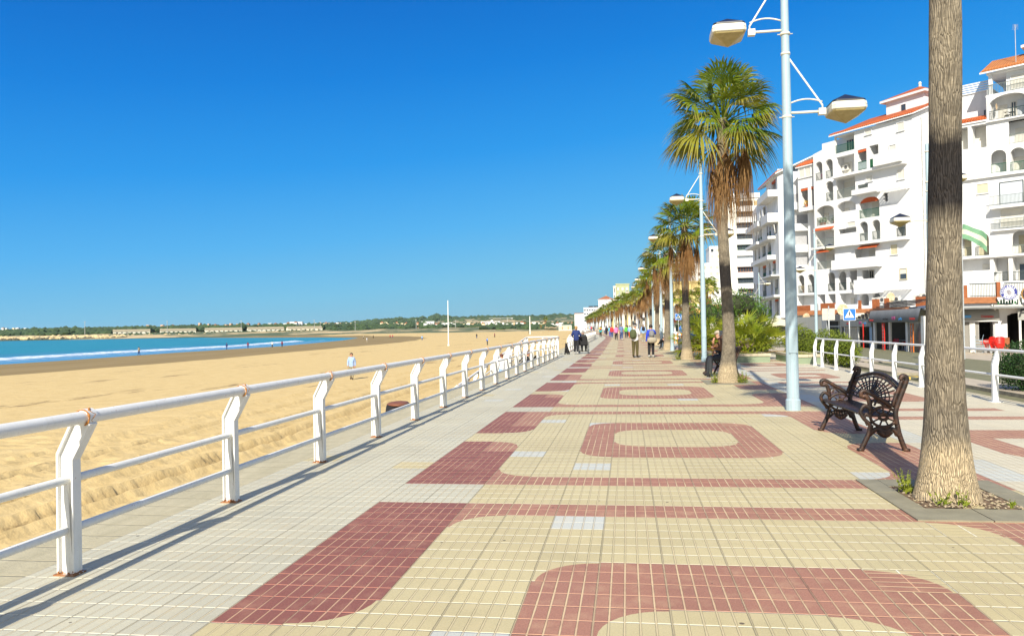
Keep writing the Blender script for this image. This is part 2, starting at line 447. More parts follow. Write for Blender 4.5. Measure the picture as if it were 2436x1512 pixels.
# foam lines and the low swell behind them
foam,nt,b=newmat('foam'); P=gpos(nt); fo=noi(nt,1,6,.8,gpos(nt,(1.2,.35,1)))
L(nt,mixc(nt,ramp(nt,fo,.42,.6),(.30,.42,.55),(.85,.88,.9)),b.inputs['Base Color']); b.inputs['Roughness'].default_value=.7
fm=MB()
def foamline(off,wd,y0,y1,seed,zz=.05):
    Y=y0; pts=[]
    while Y<y1:
        st=2 if Y<200 else 5
        s=shore(Y)+cx(Y)-off+1.2*noise.noise(Vector((Y*.05,seed,0)))
        wq=wd*(.55+.9*abs(noise.noise(Vector((Y*.11,seed,5)))))
        pts.append((s,Y,wq)); Y+=st
    vs=[];fs=[]
    for s,Y,wq in pts: vs+=[(s,Y,-2.42+.012),(s-wq*.5,Y,-2.42+zz),(s-wq,Y,-2.42+.012)]
    for k in range(len(pts)-1):
        fs+=[(3*k,3*k+1,3*k+4,3*k+3),(3*k+1,3*k+2,3*k+5,3*k+4)]
    fm.add(vs,fs)
foamline(6.5,7.5,-60,300,1,.35); foamline(12,1.6,-60,260,2,.12); foamline(1.0,.7,-60,330,3,.03)
struct('foam',fm,foam,kind='stuff',fix=False)
# dark swell line
sw=MB(); Y=-80; pts=[]
while Y<330: pts.append((shore(Y)+cx(Y)-26-3*noise.noise(Vector((Y*.02,7,0))),Y)); Y+=6
vs_=[];fs_=[]
for s,Y in pts: vs_+=[(s+2.2,Y,-2.415),(s,Y,-2.05),(s-4,Y,-2.415)]
for k in range(len(pts)-1): fs_+=[(3*k,3*k+1,3*k+4,3*k+3),(3*k+1,3*k+2,3*k+5,3*k+4)]
sw.add(vs_,fs_); struct('swell',sw,bpy.data.materials['sea'],smooth=True)
# ---------------------------------------------------------------- street side ground
asph=pm('asphalt',(.20,.19,.10),.85,.2,4,.15); pave=pm('pavement_slabs',(.50,.42,.31),.8,.12,2.5,.1)
redp=pm('red_paving',(.42,.21,.16),.8,.1,3); yel=pm('yellow_paint',(.75,.50,.08),.7,.1,6)
gr=MB()
def band(mb,x0,x1,dz0,dz1,y0,y1,mi=0,bend=True):
    ys=[y0+(y1-y0)*k/40 for k in range(41)]
    vs=[];fs=[]
    for Y in ys:
        c=cx(Y) if bend else 0
        vs+=[(x0+c,Y,gz(x0)+dz0),(x1+c,Y,gz(x1)+dz1)]
    for k in range(40): fs.append((2*k,2*k+1,2*k+3,2*k+2))
    mb.add(vs,fs,mi)
band(gr,7.12,60,0,0,-30,420)
struct('road',gr,asph,fix=False)
pvm=MB()
def slab(x0,x1,y0,y1,mi=0,hh=.15,edge=1):
    """raised pavement with a kerb, standing on the sloping street"""
    vs=[(x0,y0),(x1,y0),(x1,y1),(x0,y1)]
    top=[(x+cx(y),y,gz(x)+hh) for x,y in vs]; bot=[(x+cx(y),y,gz(x)-.05) for x,y in vs]
    pvm.add(top+bot,[(0,1,2,3),(0,4,5,1),(1,5,6,2),(2,6,7,3),(3,7,4,0)],[mi,edge,edge,edge,edge])
slab(9.3,10.7,-20,26.5); slab(9.3,10.6,28.6,38.0); slab(9.3,12.6,38.0,62.0); slab(9.3,10.9,66,140)
slab(14.2,60,-30,52-6); slab(14.2,60,46,420)
struct('pavement',pvm,[pave,pm('kerb_stone',(.33,.29,.21),.85,.2,4,.2)],fix=False)
yk=MB()
for (x0,x1,y0,y1) in ((9.24,9.3,26.5,26.9),(14.14,14.2,24,46)):
    yk.box(x0,x1,y0,y1,gz(x0)-.02,gz(x0)+.13)
for (x0,x1,y0,y1) in ((9.3,10.9,26.0,26.6),):
    yk.add([(x0,y0,gz(x0)+.155),(x1,y0,gz(x1)+.155),(x1,y1,gz(x1)+.155),(x0,y1,gz(x0)+.155)],[(0,1,2,3)])
struct('kerb_paint',yk,yel,fix=False)
# checked red and white paving in front of the restaurants
chk,nt,b=newmat('checked_paving'); ck=nt.nodes.new('ShaderNodeTexChecker'); ck.inputs['Scale'].default_value=1/.6
L(nt,gpos(nt),ck.inputs['Vector']); ck.inputs[1].default_value=(.47,.22,.17,1); ck.inputs[2].default_value=(.58,.48,.38,1)
L(nt,ck.outputs[0],b.inputs['Base Color']); b.inputs['Roughness'].default_value=.8
cb=MB(); cb.add([(14.4,30,gz(14.4)+.156),(34,30,gz(34)+.156),(34,52,gz(34)+.156),(14.4,52,gz(14.4)+.156)],[(0,1,2,3)])
cb.add([(14.4,52,gz(14.4)+.156),(18.5,52,gz(18.5)+.156),(18.5,69,gz(18.5)+.156),(14.4,69,gz(14.4)+.156)],[(0,1,2,3)])
struct('terrace_paving',cb,chk,fix=False)
# ================================================================ railings
rust=pm('rust',(.50,.23,.05),.85,.3,40,.3,dark=(.28,.09,.02))
def painted(name,c,rustz=.05,rough=.55):
    m,nt,b=newmat(name); P=gpos(nt); sp=nt.nodes.new('ShaderNodeSeparateXYZ'); L(nt,vec(nt,'Object'),sp.inputs[0])
    n=noi(nt,9,5,.7,P); n2=noi(nt,38,4,.7,P)
    base=mixc(nt,ramp(nt,n,.3,.7),tuple(x*.9 for x in c),c)
    grm=noi(nt,1,5,.75,gpos(nt,(26,26,2.2))); base=mixc(nt,mth(nt,'MULTIPLY',ramp(nt,grm,.54,.72),.30),base,(c[0]*.62,c[1]*.56,c[2]*.42))
    chip=mth(nt,'GREATER_THAN',mth(nt,'ADD',n2,mth(nt,'MULTIPLY',n,.35)),.86)
    low=mth(nt,'LESS_THAN',mth(nt,'ADD',sp.outputs[2],mth(nt,'MULTIPLY',mth(nt,'SUBTRACT',n2,.5),.10)),rustz)
    f=mth(nt,'MAXIMUM',mth(nt,'MULTIPLY',chip,.8),low)
    L(nt,mixc(nt,f,base,(.30,.12,.04)),b.inputs['Base Color']); b.inputs['Roughness'].default_value=rough
    bump(nt,b,n2,.12,.004); return m
wpaint=painted('white_paint',(.78,.77,.73),.018); spaint=painted('street_rail_paint',(.80,.80,.77),-.5)
lampp=painted('pale_blue_paint',(.36,.47,.52),-.5,.5)
def sea_post(kind=0):
    """cranked flat post: a web with two flanges"""
    mb=MB(); w=.085
    prof=[(-.05,0),(.05,0),(.045,.73),(.165,.96),(.115,1.03),(.075,1.03),(-.048,.77)]
    T=lambda p,q,hh:(p,hh,q)
    mb.prism(prof,-.008,.022,T)
    mb.prism([(.047,0),(.060,0),(.055,.73),(.178,.955),(.166,.965),(.043,.738)],-.034,.042,T)
    mb.prism([(-.060,0),(-.048,0),(-.047,.762),(.072,1.0),(.060,1.006),(-.060,.770)],-.034,.042,T)
    # slanted stiffener on the camera side
    mb.add([(-.012,-.03,.62),(.012,-.03,.62),(.05,-.03,0.01),(-.0,-.03,0.01),(-.012,-.008,.62),(.012,-.008,.62),(.05,-.008,0.01),(0,-.008,0.01)],[(0,1,2,3),(0,4,5,1),(1,5,6,2),(3,2,6,7),(0,3,7,4)])
    mb.box(-.075,.075,-.05,.06,0,.008)
    return mb
def railing(name,label,cat,pts,post_mb,rails,colw,mat,hc=None,collar=True,group=None,base=0,rustm=None):
    """pts: list of (x,y,z,rz) of the posts; rails: (dx,z,r)"""
    t=thing(name,label,cat,(pts[0][0],pts[0][1],pts[0][2]),0,group)
    ox,oy,oz=pts[0][:3]
    first=None
    for k,(x,y,z,rz) in enumerate(pts):
        if first is None:
            o=first=post_mb.build('post',mat,t); o.location=(0,0,0); o.rotation_euler=(0,0,rz)
            if collar:
                c=MB(); rad=rails[0][2]; rx,rz_=rails[0][0],rails[0][1]
                c.tube([(rx,-.03,rz_),(rx,.045,rz_)],rad+.014,22); cc=c.build('collar',mat,o)
                r2=MB(); seg=20
                ring=[(rx+(rad+.010)*cos(q*2*PI/seg),-.033,rz_+(rad+.010)*sin(q*2*PI/seg)) for q in range(-4,13)]
                r2.tube(ring,[.003+.006*abs(noise.noise(Vector((q*.7,0,0)))*2) for q in range(17)],6)
                ring=[(rx+(rad+.0125)*cos(q*2*PI/seg),.02*sin(q*1.7)+.004,rz_+(rad+.0125)*sin(q*2*PI/seg)) for q in range(-2,8)]
                r2.tube(ring,[.002+.006*abs(noise.noise(Vector((q*.9,4,0)))*2) for q in range(10)],6)
                r2.build('rust_stain',rust,o)
        else:
            o=dup(first); o.parent=t; o.location=(x-ox,y-oy,z-oz); o.rotation_euler=(0,0,rz)
    for i,(dx,z,r) in enumerate(rails):
        mb=MB()
        P=[(x-ox+dx*cos(rz),y-oy+dx*sin(rz)+.006,pz-oz+z) for x,y,pz,rz in pts]
        a=Vector(P[0]);b=Vector(P[1]); P=[tuple(a-(b-a)*.06)]+P
        a=Vector(P[-2]);b=Vector(P[-1]); P=P+[tuple(b+(b-a)*.06)]
        mb.tube(P,r,14)
        mb.build('handrail' if i==0 else 'crossbar',mat,t,smooth=True)
    return t
sp_=sea_post()
railing('seaside_railing','white metal railing with rusty collars along the sea side of the promenade, nearest stretch','railing',
  [(-3.55+cx(y)*.95,y,0,0) for y in [4.48-2.03*2+2.03*k for k in range(20)]],sp_,[(.125,.998,.041),(.0,.60,.026),(.0,.28,.026)],0,wpaint)
railing('seaside_railing','white metal railing on the sea side of the promenade beyond the woman with the wheelchair','railing',
  [(-3.50+cx(y),y,0,0) for y in [46.0+2.03*k for k in range(28)]],sea_post(),[(.125,.998,.041),(.0,.60,.026),(.0,.28,.026)],0,wpaint)
railing('seaside_railing','distant stretch of white seaside railing where the promenade bends left','railing',
  [(-3.4+cx(y)-(1.6 if y>103 else 0),y,0,0) for y in [106+2.5*k for k in range(50)]],sea_post(),[(.125,.998,.041),(.0,.60,.026),(.0,.28,.026)],0,wpaint,collar=False)
# ramp railings going down to the beach
def zr(y): return -max(0,(41-y))*.07
railing('ramp_railing','white outer railing of the ramp that climbs from the beach to the promenade','railing',
  [(-5.15,23.3+1.8*k,zr(23.3+1.8*k)-.02,0) for k in range(11)],sea_post(),[(.125,.998,.041),(.0,.60,.026),(.0,.28,.026)],0,wpaint)
railing('ramp_railing','white railing across the top landing of the beach ramp','railing',
  [(-5.1+.85*k,42.2,-.02,PI/2) for k in range(3)],sea_post(),[(.0,.998,.041),(.0,.60,.026),(.0,.28,.026)],0,wpaint,collar=False)
rm=MB(); X0_,X1_=-5.35,-4.551
rm.add([(X0_,18,zr(18)),(X1_,18,zr(18)),(X1_,41,-.002),(X0_,41,-.002),(X1_,42.5,-.002),(X0_,42.5,-.002),(X0_,18,-3),(X0_,41,-3),(X0_,42.5,-3),(X1_,42.5,-3),(X1_,18,-3)],[(0,1,2,3),(3,2,4,5),(0,3,7,6),(3,5,8,7),(5,4,9,8),(0,6,10,1)])
struct('beach_ramp',rm,conc,fix=False)
# landing with two people is paved red
# street railing on the right
def st_post():
    mb=MB(); T=lambda p,q,hh:(p,hh,q)
    mb.prism([(-.05,0),(.045,0),(.04,.72),(-.10,.93),(-.13,.98),(-.08,.99),(-.045,.78)][::-1],-.012,.03,T)
    mb.prism([(-.055,0),(.05,0),(.045,.72),(-.04,.86),(-.05,.70)][::-1],-.035,.05,T)
    mb.box(-.11,.11,-.10,.10,0,.008); return mb
spm=MB()
spm.prism([(-.05,0),(.05,0),(.05,.68),(-.02,.92),(-.075,.97),(-.10,.93),(-.05,.66)][::-1],-.03,.03,lambda p,q,hh:(-p,hh,q))
spm.box(-.10,.10,-.09,.09,0,.008)
railing('street_railing','white metal railing between the promenade and the street, at the right','railing',
  [(6.82,y,0,0) for y in (11.77,13.52,15.27,17.02,18.77,20.53,22.3,24.06,25.8,27.52,28.5)],spm,[(.075,.95,.028),(0,.50,.022)],0,spaint,collar=False)
# striped red and white barrier far away near the arrow sign
# ================================================================ lamps
blackp=pm('black_lamp_cap',(.02,.022,.03),.35,.1,8); ivory=pm('ivory_enamel',(.74,.70,.58),.4,.06,5); 
m,nt,b=newmat('lamp_diffuser'); b.inputs['Base Color'].default_value=(.50,.42,.22,1); b.inputs['Roughness'].default_value=.35
L(nt,mixc(nt,ramp(nt,noi(nt,4,3),.3,.7),(.34,.27,.10),(.46,.37,.17)),b.inputs['Base Color']); diff=m
def lamp_head(par,cxx,z,sx):
    """square luminaire with a pyramid cap above and a pyramid bowl below"""
    def ringf(w,zz,mb,bev=.04):
        a=w/2
        return [(a,-a+bev),(a,a-bev),(a-bev,a),(-a+bev,a),(-a,a-bev),(-a,-a+bev),(-a+bev,-a),(a-bev,-a)]
    def stack(levels,mb):
        n=8;vs=[];fs=[]
        for w_,zz,bv in levels:
            for p in ringf(w_,zz,mb,bv): vs.append((cxx+p[0],p[1],z+zz))
        for k in range(len(levels)-1):
            for j in range(n): fs.append((k*n+j,k*n+(j+1)%n,(k+1)*n+(j+1)%n,(k+1)*n+j))
        fs.append(tuple(range(n-1,-1,-1))); fs.append(tuple((len(levels)-1)*n+j for j in range(n)))
        mb.add(vs,fs)
    a=MB(); stack([(.52,-.02,.04),(.575,.0,.05),(.58,.045,.05),(.565,.05,.05),(.565,.057,.05),(.575,.062,.05),(.56,.115,.05),(.52,.125,.04)],a)
    hd=a.build('lamp_head',ivory,par)
    c=MB(); stack([(.54,.127,.05),(.53,.155,.05),(.02,.30,.005)],c); c.build('cap',blackp,hd)
    g=MB(); stack([(.55,-.022,.04),(.53,-.04,.04),(.02,-.20,.005)],g); g.build('diffuser',diff,hd)
    j=MB(); j.box(cxx-sx*.40-.05,cxx-sx*.40+.07,-.045,.045,z-.03,z+.08); j.build('joint',ivory,hd)
def lamp(name,label,loc,rz=0,group=None,H=8.3,zl=6.62,zr_=5.16):
    t=thing(name,label,'street lamp',loc,rz,group)
    mb=MB(); mb.lathe([(.125,0),(.125,.18),(.105,.20),(.10,2.6),(.085,4.0),(.07,6.4),(.058,H),(.0,H+.03)],16); mb.build('pole',lampp,t,smooth=False)
    d=MB(); d.box(-.07,.07,-.112,-.09,1.0,1.45); d.build('service_door',lampp,t)
    for sx,z in ((-1,zl),(1,zr_)):
        mb=MB(); x0=sx*.05; x1=sx*.60
        mb.tube([(x0,0,z+.03),(x1,0,z+.03)],.024,8); mb.tube([(x0,0,z+1.0),(x1,0,z+.14),(x1,0,z+.03)],.016,8)
        mb.tube([(x0+(x1-x0)*k/8,0,z+.16+.10*sin(PI*(k/8*.75+.12))) for k in range(9)],.014,8)
        mb.tube([(0,0,z-.06),(0,0,z-.02)],.085,14); mb.tube([(0,0,z+1.05),(0,0,z+1.09)],.08,14); mb.tube([(-.13,0,z-.04),(.13,0,z-.04)],.008,6)
        mb.build('bracket',ivory,t,smooth=True)
        lamp_head(t,sx*.98,z,sx)
    return t
lamp1=lamp('street_lamp','tall pale blue street lamp with two ivory heads beside the empty bench',(2.96,13.96,0),0,'double headed lamps along the palms')
for k,(X,Y,lb) in enumerate([(3.38,32.2,'double street lamp just behind the men sitting on a bench'),(3.02,46.2,'double street lamp beside the third palm from the front'),
  (2.95,56.5,'double street lamp behind the seated person in black')]):
    dup(lamp1,(X+cx(Y)*.0,Y,0),0,lb,'double headed lamps along the palms')
for k in range(17):
    Y=71+16.5*k; dup(lamp1,(2.95+cx(Y)-.35,Y,0),0,'slim double street lamp in the distant row among the far palms','double headed lamps along the palms')
sl=lamp('street_lamp','white double street lamp across the road, partly hidden by the nearest palm trunk',(11.2,29.8,gz(11.2)+.15),0,'lamps on the far side of the road',zl=5.5,zr_=6.95)
dup(sl,(13.2,54.6,gz(13.2)+.15),0,'white street lamp on the road island in front of the white balconied block','lamps on the far side of the road')
for k,(X,Y) in enumerate([(16,92),(17.5,118),(17,146),(15,176)]):
    dup(sl,(X,Y,-.9),0,('white street lamp across the road, level with the fan palm bushes','white street lamp in front of the block with ribbon windows','small white street lamp before the white tower block','smallest white street lamp far along the road')[k],'lamps on the far side of the road')
# ================================================================ bench
iron,nt,b=newmat('cast_iron'); P=gpos(nt); n=noi(nt,14,5,.7,P); n2=noi(nt,60,3,.7,P)
L(nt,mixc(nt,ramp(nt,n,.42,.72),(.018,.013,.011),(.11,.05,.026)),b.inputs['Base Color']); b.inputs['Roughness'].default_value=.5; b.inputs['Metallic'].default_value=.2
bump(nt,b,n2,.25,.004)
def bez(p,n=12):
    """smooth curve through points (Catmull-Rom)"""
    p=[Vector(q) for q in p]; P=[p[0]*2-p[1]]+p+[p[-1]*2-p[-2]]; out=[]
    for i in range(1,len(P)-2):
        for k in range(n):
            t=k/n; a,b,c,d=P[i-1:i+3]
            out.append(.5*((2*b)+(c-a)*t+(2*a-5*b+4*c-d)*t*t+(3*b-a-3*c+d)*t**3))
    out.append(p[-1]); return out
def bench_end(y):
    """cast side frame in the x-z plane; seat faces -x; x: front -.24 .. back .26"""
    mb=MB(); G=lambda pts,r,n=6:mb.tube([(q[0],y,q[1]) for q in bez([(a,b,0) for a,b in pts])] if False else [(q.x,y,q.y) for q in bez([(a,b,0) for a,b in pts],6)],r,n,sq=1.3)
    G([(-.24,0.0),(-.215,.06),(-.15,.2),(-.12,.31)],.024)                   # front leg
    G([(-.12,.31),(-.19,.37),(-.235,.46),(-.19,.53),(-.13,.50),(-.12,.44)],.019)  # front scroll
    G([(-.16,.30),(-.19,.38),(-.17,.44),(-.14,.40)],.012)
    G([(.26,0.0),(.235,.06),(.19,.20),(.17,.31)],.024)                      # back leg
    G([(.17,.30),(.155,.45),(.20,.60),(.275,.80),(.28,.86),(.24,.875),(.215,.83)],.024) # back upright
    G([(.235,.83),(.17,.66),(.115,.52)],.018)
    G([(-.15,.19),(-.06,.255),(.03,.225),(.12,.255),(.20,.17)],.024)        # bottom arch
    G([(-.04,.235),(.03,.185),(.10,.235)],.03)
    G([(.115,.52),(.04,.575),(-.09,.655),(-.18,.705),(-.225,.685),(-.215,.64),(-.165,.64),(-.135,.58),(-.12,.48)],.022) # arm
    # wheel of the side panel
    c=(.02,.40); 
    G([(c[0]+.145*cos(q),c[1]+.115*sin(q)) for q in [k*PI/8 for k in range(17)]],.014)
    G([(c[0]+.045*cos(q),c[1]+.035*sin(q)) for q in [k*PI/6 for k in range(13)]],.016)
    for k in range(9):
        q=k*2*PI/9+.2; mb.tube([(c[0]+.04*cos(q),y,c[1]+.03*sin(q)),(c[0]+.145*cos(q),y,c[1]+.115*sin(q))],.010,6)
    G([(-.10,.33),(-.02,.272),(.06,.272),(.14,.33)],.012)
    G([(.02,.53),(.07,.56),(.10,.50)],.010); G([(-.08,.53),(-.05,.58),(.0,.55),(.03,.52)],.010); G([(-.12,.55),(-.08,.60),(-.03,.59)],.010)
    for (a,b,r) in ((.17,.205,.03),(.145,.235,.022),(.20,.17,.018),(.175,.66,.03),(.215,.745,.025),(.155,.60,.02)):
        G([(a+r*cos(q),b+r*sin(q)) for q in [k*PI/4 for k in range(9)]],.007)
    mb.box(-.28,-.21,y-.03,y+.03,0,.03); mb.box(.23,.30,y-.03,y+.03,0,.03)
    return mb
def bench(loc,rz,label,group=None):
    t=thing('bench',label,'bench',loc,rz,group)
    Lh=.90
    for s in (-1,1): bench_end(s*Lh).build('end_frame',iron,t,smooth=True)
    mb=MB()
    # seat: slightly dished slats running along the bench with cross bars
    for k in range(11):
        x=-.20+.034*k; z=.425-.02*sin(PI*k/10)+.0*k; mb.box(x,x+.022,-Lh,Lh,z,z+.012)
    for k in range(19): y=-Lh+.1*k; mb.box(-.20,.16,y-.008,y+.008,.40,.418)
    mb.tube([(-.205,-Lh,.43),(-.205,Lh,.43)],.017,8); mb.build('seat',iron,t)
    # back: half-oval fan lattice
    bk=MB(); 
    def B(yy,zz):  # leaning plane of the back
        return (.13+(zz-.50)*.42,yy,zz)
    top=lambda yy:.70+.155*cos(yy/Lh*PI/2*.86)
    W_=Lh-.02
    ys_=[-W_+2*W_*k/20 for k in range(21)]
    bk.tube([B(y,top(y)) for y in ys_],.018,8); bk.tube([B(y,top(y)-.055) for y in ys_],.010,6)
    bk.tube([B(-W_,.52),B(-W_*.5,.515),B(0,.512),B(W_*.5,.515),B(W_,.52)],.016,8)
    for k in range(36):
        y=-W_+2*W_*(k+.5)/36; bk.tube([B(y-.018,top(y)-.052),B(y+.018,top(y)-.027),B(y-.01,top(y)-.004)],.008,5)
    for f in (.22,.45,.62,.80):
        pts=[]
        for k in range(17):
            q=PI*k/16; yy=-cos(q)*W_*f; pts.append(B(yy,.52+(top(yy)-.065-.52)*f**.5*sin(q)**.8 if k not in (0,16) else .52))
        bk.tube(pts,.009,6)
    for k in range(1,16):
        q=PI*k/16; y1=-cos(q)*W_*.97; y0=-cos(q)*W_*.2; z0=.53+.06*sin(q)
        bk.tube([B(y0,z0),B(y1,.52+(top(y1)-.06-.52)*min(1,sin(q)*1.6))],.010,6)
    bk.lathe([(.0,0),(.055,.0),(.06,.012),(.0,.03)],14,o=(0,0,0)) if False else None
    for k in range(10):
        q=k*PI/5; bk.tube([B(.0,.70),B(.06*cos(q),.70+.06*sin(q))],.014,6)
    bk.build('backrest',iron,t,smooth=True)
    return t
bn=bench((3.02,10.45,0),0,'dark cast iron bench with an openwork fan back, empty, left of the nearest palm trunk')
bn2=dup(bn,(3.04,23.2,0),0,'cast iron bench with two men on it, behind the second palm trunk')
bn3=dup(bn,(2.95,49.8,0),0,'far cast iron bench where a person in black is sitting')
# ================================================================ bin
t=thing('litter_bin','grey metal litter bin standing left of the third palm trunk','litter bin',(2.86,36.6,0))
dg=pm('dark_grey_metal',(.075,.085,.08),.5,.15,6)
b1=MB(); T=lambda p,q,hh:(p,q,hh)
rd=[( .20*cos(q),.20*sin(q)) for q in [k*PI/10 for k in range(20)]]
b1.prism(rd,.02,.88,T); b1.build('body',dg,t)
b1=MB(); b1.prism(rd,.98,1.02,T); b1.build('lid',dg,t)
for k in range(4):
    q=k*PI/2+PI/4; b1=MB(); b1.bar((.18*cos(q),.18*sin(q),.88),(.18*cos(q),.18*sin(q),.98),.03); b1.build('support',dg,t)
# ================================================================ signs
blue=pm('sign_blue',(.02,.16,.62),.4,.04,3); swhite=pm('sign_white',(.82,.82,.80),.5,.04,3); sgrey=pm('galvanised_steel',(.50,.52,.52),.45,.15,10,metal=.3); sblack=pm('sign_black',(.015,.015,.015),.5,.05,3)
back=pm('sign_back',(.52,.50,.44),.6,.08,6)
def crossing(loc,label,H=2.75,w=.62,rz=0,scale=1):
    t=thing('pedestrian_crossing_sign',label,'road sign',loc,rz); t.scale=(scale,)*3
    p=MB(); p.tube([(0,0,0),(0,0,H+.3)],.032,10); p.build('pole',sgrey,t,smooth=True)
    T=lambda a,b,hh:(a,-.05-hh,H+b)
    def rrect(w,hh,r,n=5):
        o=[]
        for cxx,cyy,s in ((w/2-r,hh/2-r,0),(-w/2+r,hh/2-r,1),(-w/2+r,-hh/2+r,2),(w/2-r,-hh/2+r,3)):
            for k in range(n+1): q=s*PI/2+k*PI/2/n; o.append((cxx+r*cos(q),cyy+r*sin(q)))
        return o
    s=MB(); s.prism(rrect(w,w,.05),0,.012,T); pl=s.build('plate',swhite,t)
    s=MB(); s.prism(rrect(w-.035,w-.035,.04),.0125,.015,T); s.build('blue_field',blue,pl)
    s=MB(); s.prism([(-.235,-.17),(.235,-.17),(0,.25)],.0155,.018,T); s.build('triangle',swhite,pl)
    s=MB(); Z0,Z1=.0185,.021
    s.prism([(.028*cos(k*PI/5),.135+.028*sin(k*PI/5)) for k in range(10)],Z0,Z1,T)
    s.prism([(-.03,.10),(.03,.10),(.025,-.0),(-.022,-.0)],Z0,Z1,T)
    s.prism([(-.022,.0),(.008,.0),(-.035,-.13),(-.06,-.13),(-.04,-.06)],Z0,Z1,T); s.prism([(-.005,.0),(.026,.0),(.06,-.13),(.035,-.13)],Z0,Z1,T)
    s.prism([(.028,.095),(.075,.03),(.065,.02),(.02,.06)],Z0,Z1,T); s.prism([(-.028,.095),(-.02,.06),(-.065,.02),(-.075,.03)],Z0,Z1,T)
    for k in range(7):
        x=-.20+k*.055
        if abs(x+.01)>.055 or True: s.prism([(x,-.158),(x+.022,-.158),(x+.034,-.118),(x+.018,-.118)],Z0,Z1,T)
    s.build('walking_figure',sblack,pl)
    return t
crossing((11.8,42.0,gz(11.8)+.15),'blue pedestrian crossing sign on a pole behind the street railing',H=2.27)
t=thing('road_sign_back','plain grey back of a square road sign on a thin pole beside the hedge','road sign',(11.25,43.8,gz(11.2)+.15))
p=MB(); p.tube([(0,0,0),(0,0,2.75)],.032,10); p.build('pole',sgrey,t,smooth=True)
p=MB(); p.box(-.33,.33,.05,.065,1.98,2.62); p.box(-.24,-.18,.0495-.01,.0495,2.28,2.32); p.build('plate',back,t)
crossing((5.6,76,-.1),'small distant blue pedestrian crossing sign before the white cafe terrace',H=2.4,scale=1.0)
t=thing('direction_sign','round blue sign with a white arrow pointing down right, left of the woman in denim','road sign',(5.05,64,-.1))
p=MB(); p.tube([(0,0,0),(0,0,1.35)],.03,8); p.build('pole',sgrey,t)
dc=[(.30*cos(k*PI/14),1.3+.30*sin(k*PI/14)) for k in range(28)]; T=lambda a,b,hh:(a,-.05-hh,b)
p=MB(); p.prism(dc,0,.01,T); p.build('plate',blue,t)
p=MB(); p.prism([(-.16,1.42),(-.12,1.46),(.07,1.27),(.12,1.32),(.14,1.15),(-.03,1.17),(.03,1.23)],.0105,.014,T); p.build('arrow',swhite,t)
p=MB()
t=thing('striped_barrier','red and white striped barrier beside the round blue sign','barrier',(4.9,65.2,-.1)); 
st_r=pm('stripe_red',(.60,.20,.08),.6,.05,3)
for k in range(12):
    p=MB(); p.box(-.9+k*.16,-.9+k*.16+.16,-.02,.02,.05,.92); p.build('stripe',swhite if k%2 else st_r,t)
# ================================================================ palms and plants
def leafmat(name,c1,c2,tr=.35,rough=.5,tip=(.33,.25,.08)):
    m,nt,b=newmat(name); P=gpos(nt); n=noi(nt,1.7,4,.6,P); n2=noi(nt,14,3,.6,P)
    a=nt.nodes.new('ShaderNodeUVMap'); sp=nt.nodes.new('ShaderNodeSeparateXYZ'); L(nt,a.outputs[0],sp.inputs[0])
    base=mixc(nt,ramp(nt,n,.3,.7),c1,c2); base=mixc(nt,mth(nt,'MULTIPLY',n2,.35),base,tuple(x*.55 for x in c1))
    if tip: base=mixc(nt,ramp(nt,mth(nt,'ADD',sp.outputs[1],mth(nt,'MULTIPLY',n,.3)),.85,1.15),base,tip)
    L(nt,base,b.inputs['Base Color']); b.inputs['Roughness'].default_value=rough; b.inputs['Specular IOR Level'].default_value=.3
    t=nt.nodes.new('ShaderNodeBsdfTranslucent'); L(nt,base,t.inputs[0]); ms=nt.nodes.new('ShaderNodeMixShader'); ms.inputs[0].default_value=tr
    out=nt.nodes['Material Output']; L(nt,b.outputs[0],ms.inputs[1]); L(nt,t.outputs[0],ms.inputs[2]); L(nt,ms.outputs[0],out.inputs[0]); return m
pg=leafmat('palm_green',(.055,.12,.012),(.32,.38,.02)); pd=leafmat('palm_dead',(.20,.095,.032),(.42,.25,.10),.2,.75,None)
py=leafmat('palm_yellowing',(.26,.28,.03),(.40,.33,.05)); pst=pm('petiole',(.22,.20,.06),.6,.2,9)
def fan(mb,base,dirv,up,pet,rad,nseg,spread,droop,mi,rng,petmi=None,fold=.35,split=.5):
    """palmate leaf: petiole from base along dirv then a fan of folded segments"""
    d=Vector(dirv).normalized(); u=Vector(up); s=d.cross(u).normalized(); n=s.cross(d).normalized()
    p0=Vector(base); p1=p0+d*pet-Vector((0,0,.06*pet*pet))
    mb.tube([p0,(p0+p1)/2+n*.02,p1],[.022,.016,.010],4,petmi if petmi is not None else mi,cap=False)
    d2=(d-Vector((0,0,droop*.25))).normalized()
    vs=[];fs=[];uv=[]
    for k in range(nseg):
        a=(k+.5)/nseg*2-1; ang=a*spread; L_=rad*(1-.18*a*a)*(.88+.24*rng.random())
        sd=(d2*cos(ang)+s*sin(ang))
        sd=(sd+n*(-fold*abs(a)*.9)).normalized()
        w=L_*spread/nseg; side=sd.cross(n).normalized(); ang_w=w*1.05
        o=len(vs); hang=droop*(.6+.8*rng.random()); tw=(rng.random()-.5)*.25
        st=((0,.05),(.3,.62*.3/split if 0 else .62),(split,1.0),(.5+split/2-.02,.5),(1.0,.04))
        for t,wf in st:
            p=p1+sd*L_*t+side*tw*L_*t*t
            if t>split: p=p-Vector((0,0,1))*hang*L_*(t-split)**1.6*1.6
            p=p-Vector((0,0,1))*droop*.35*L_*t*t
            hw=side*ang_w*.5*wf*(t if t<=split else split)*2 if t>0 else side*.006
            vs+= [p-hw,p+n*(-.012*wf),p+hw]
        for q in range(4):
            b=o+q*3; fs+=[(b,b+1,b+4,b+3),(b+1,b+2,b+5,b+4)]
            t0,t1=st[q][0],st[q+1][0]; uv+=[[(0,t0),(0,t0),(0,t1),(0,t1)]]*2
    mb.add(vs,fs,mi,uv)
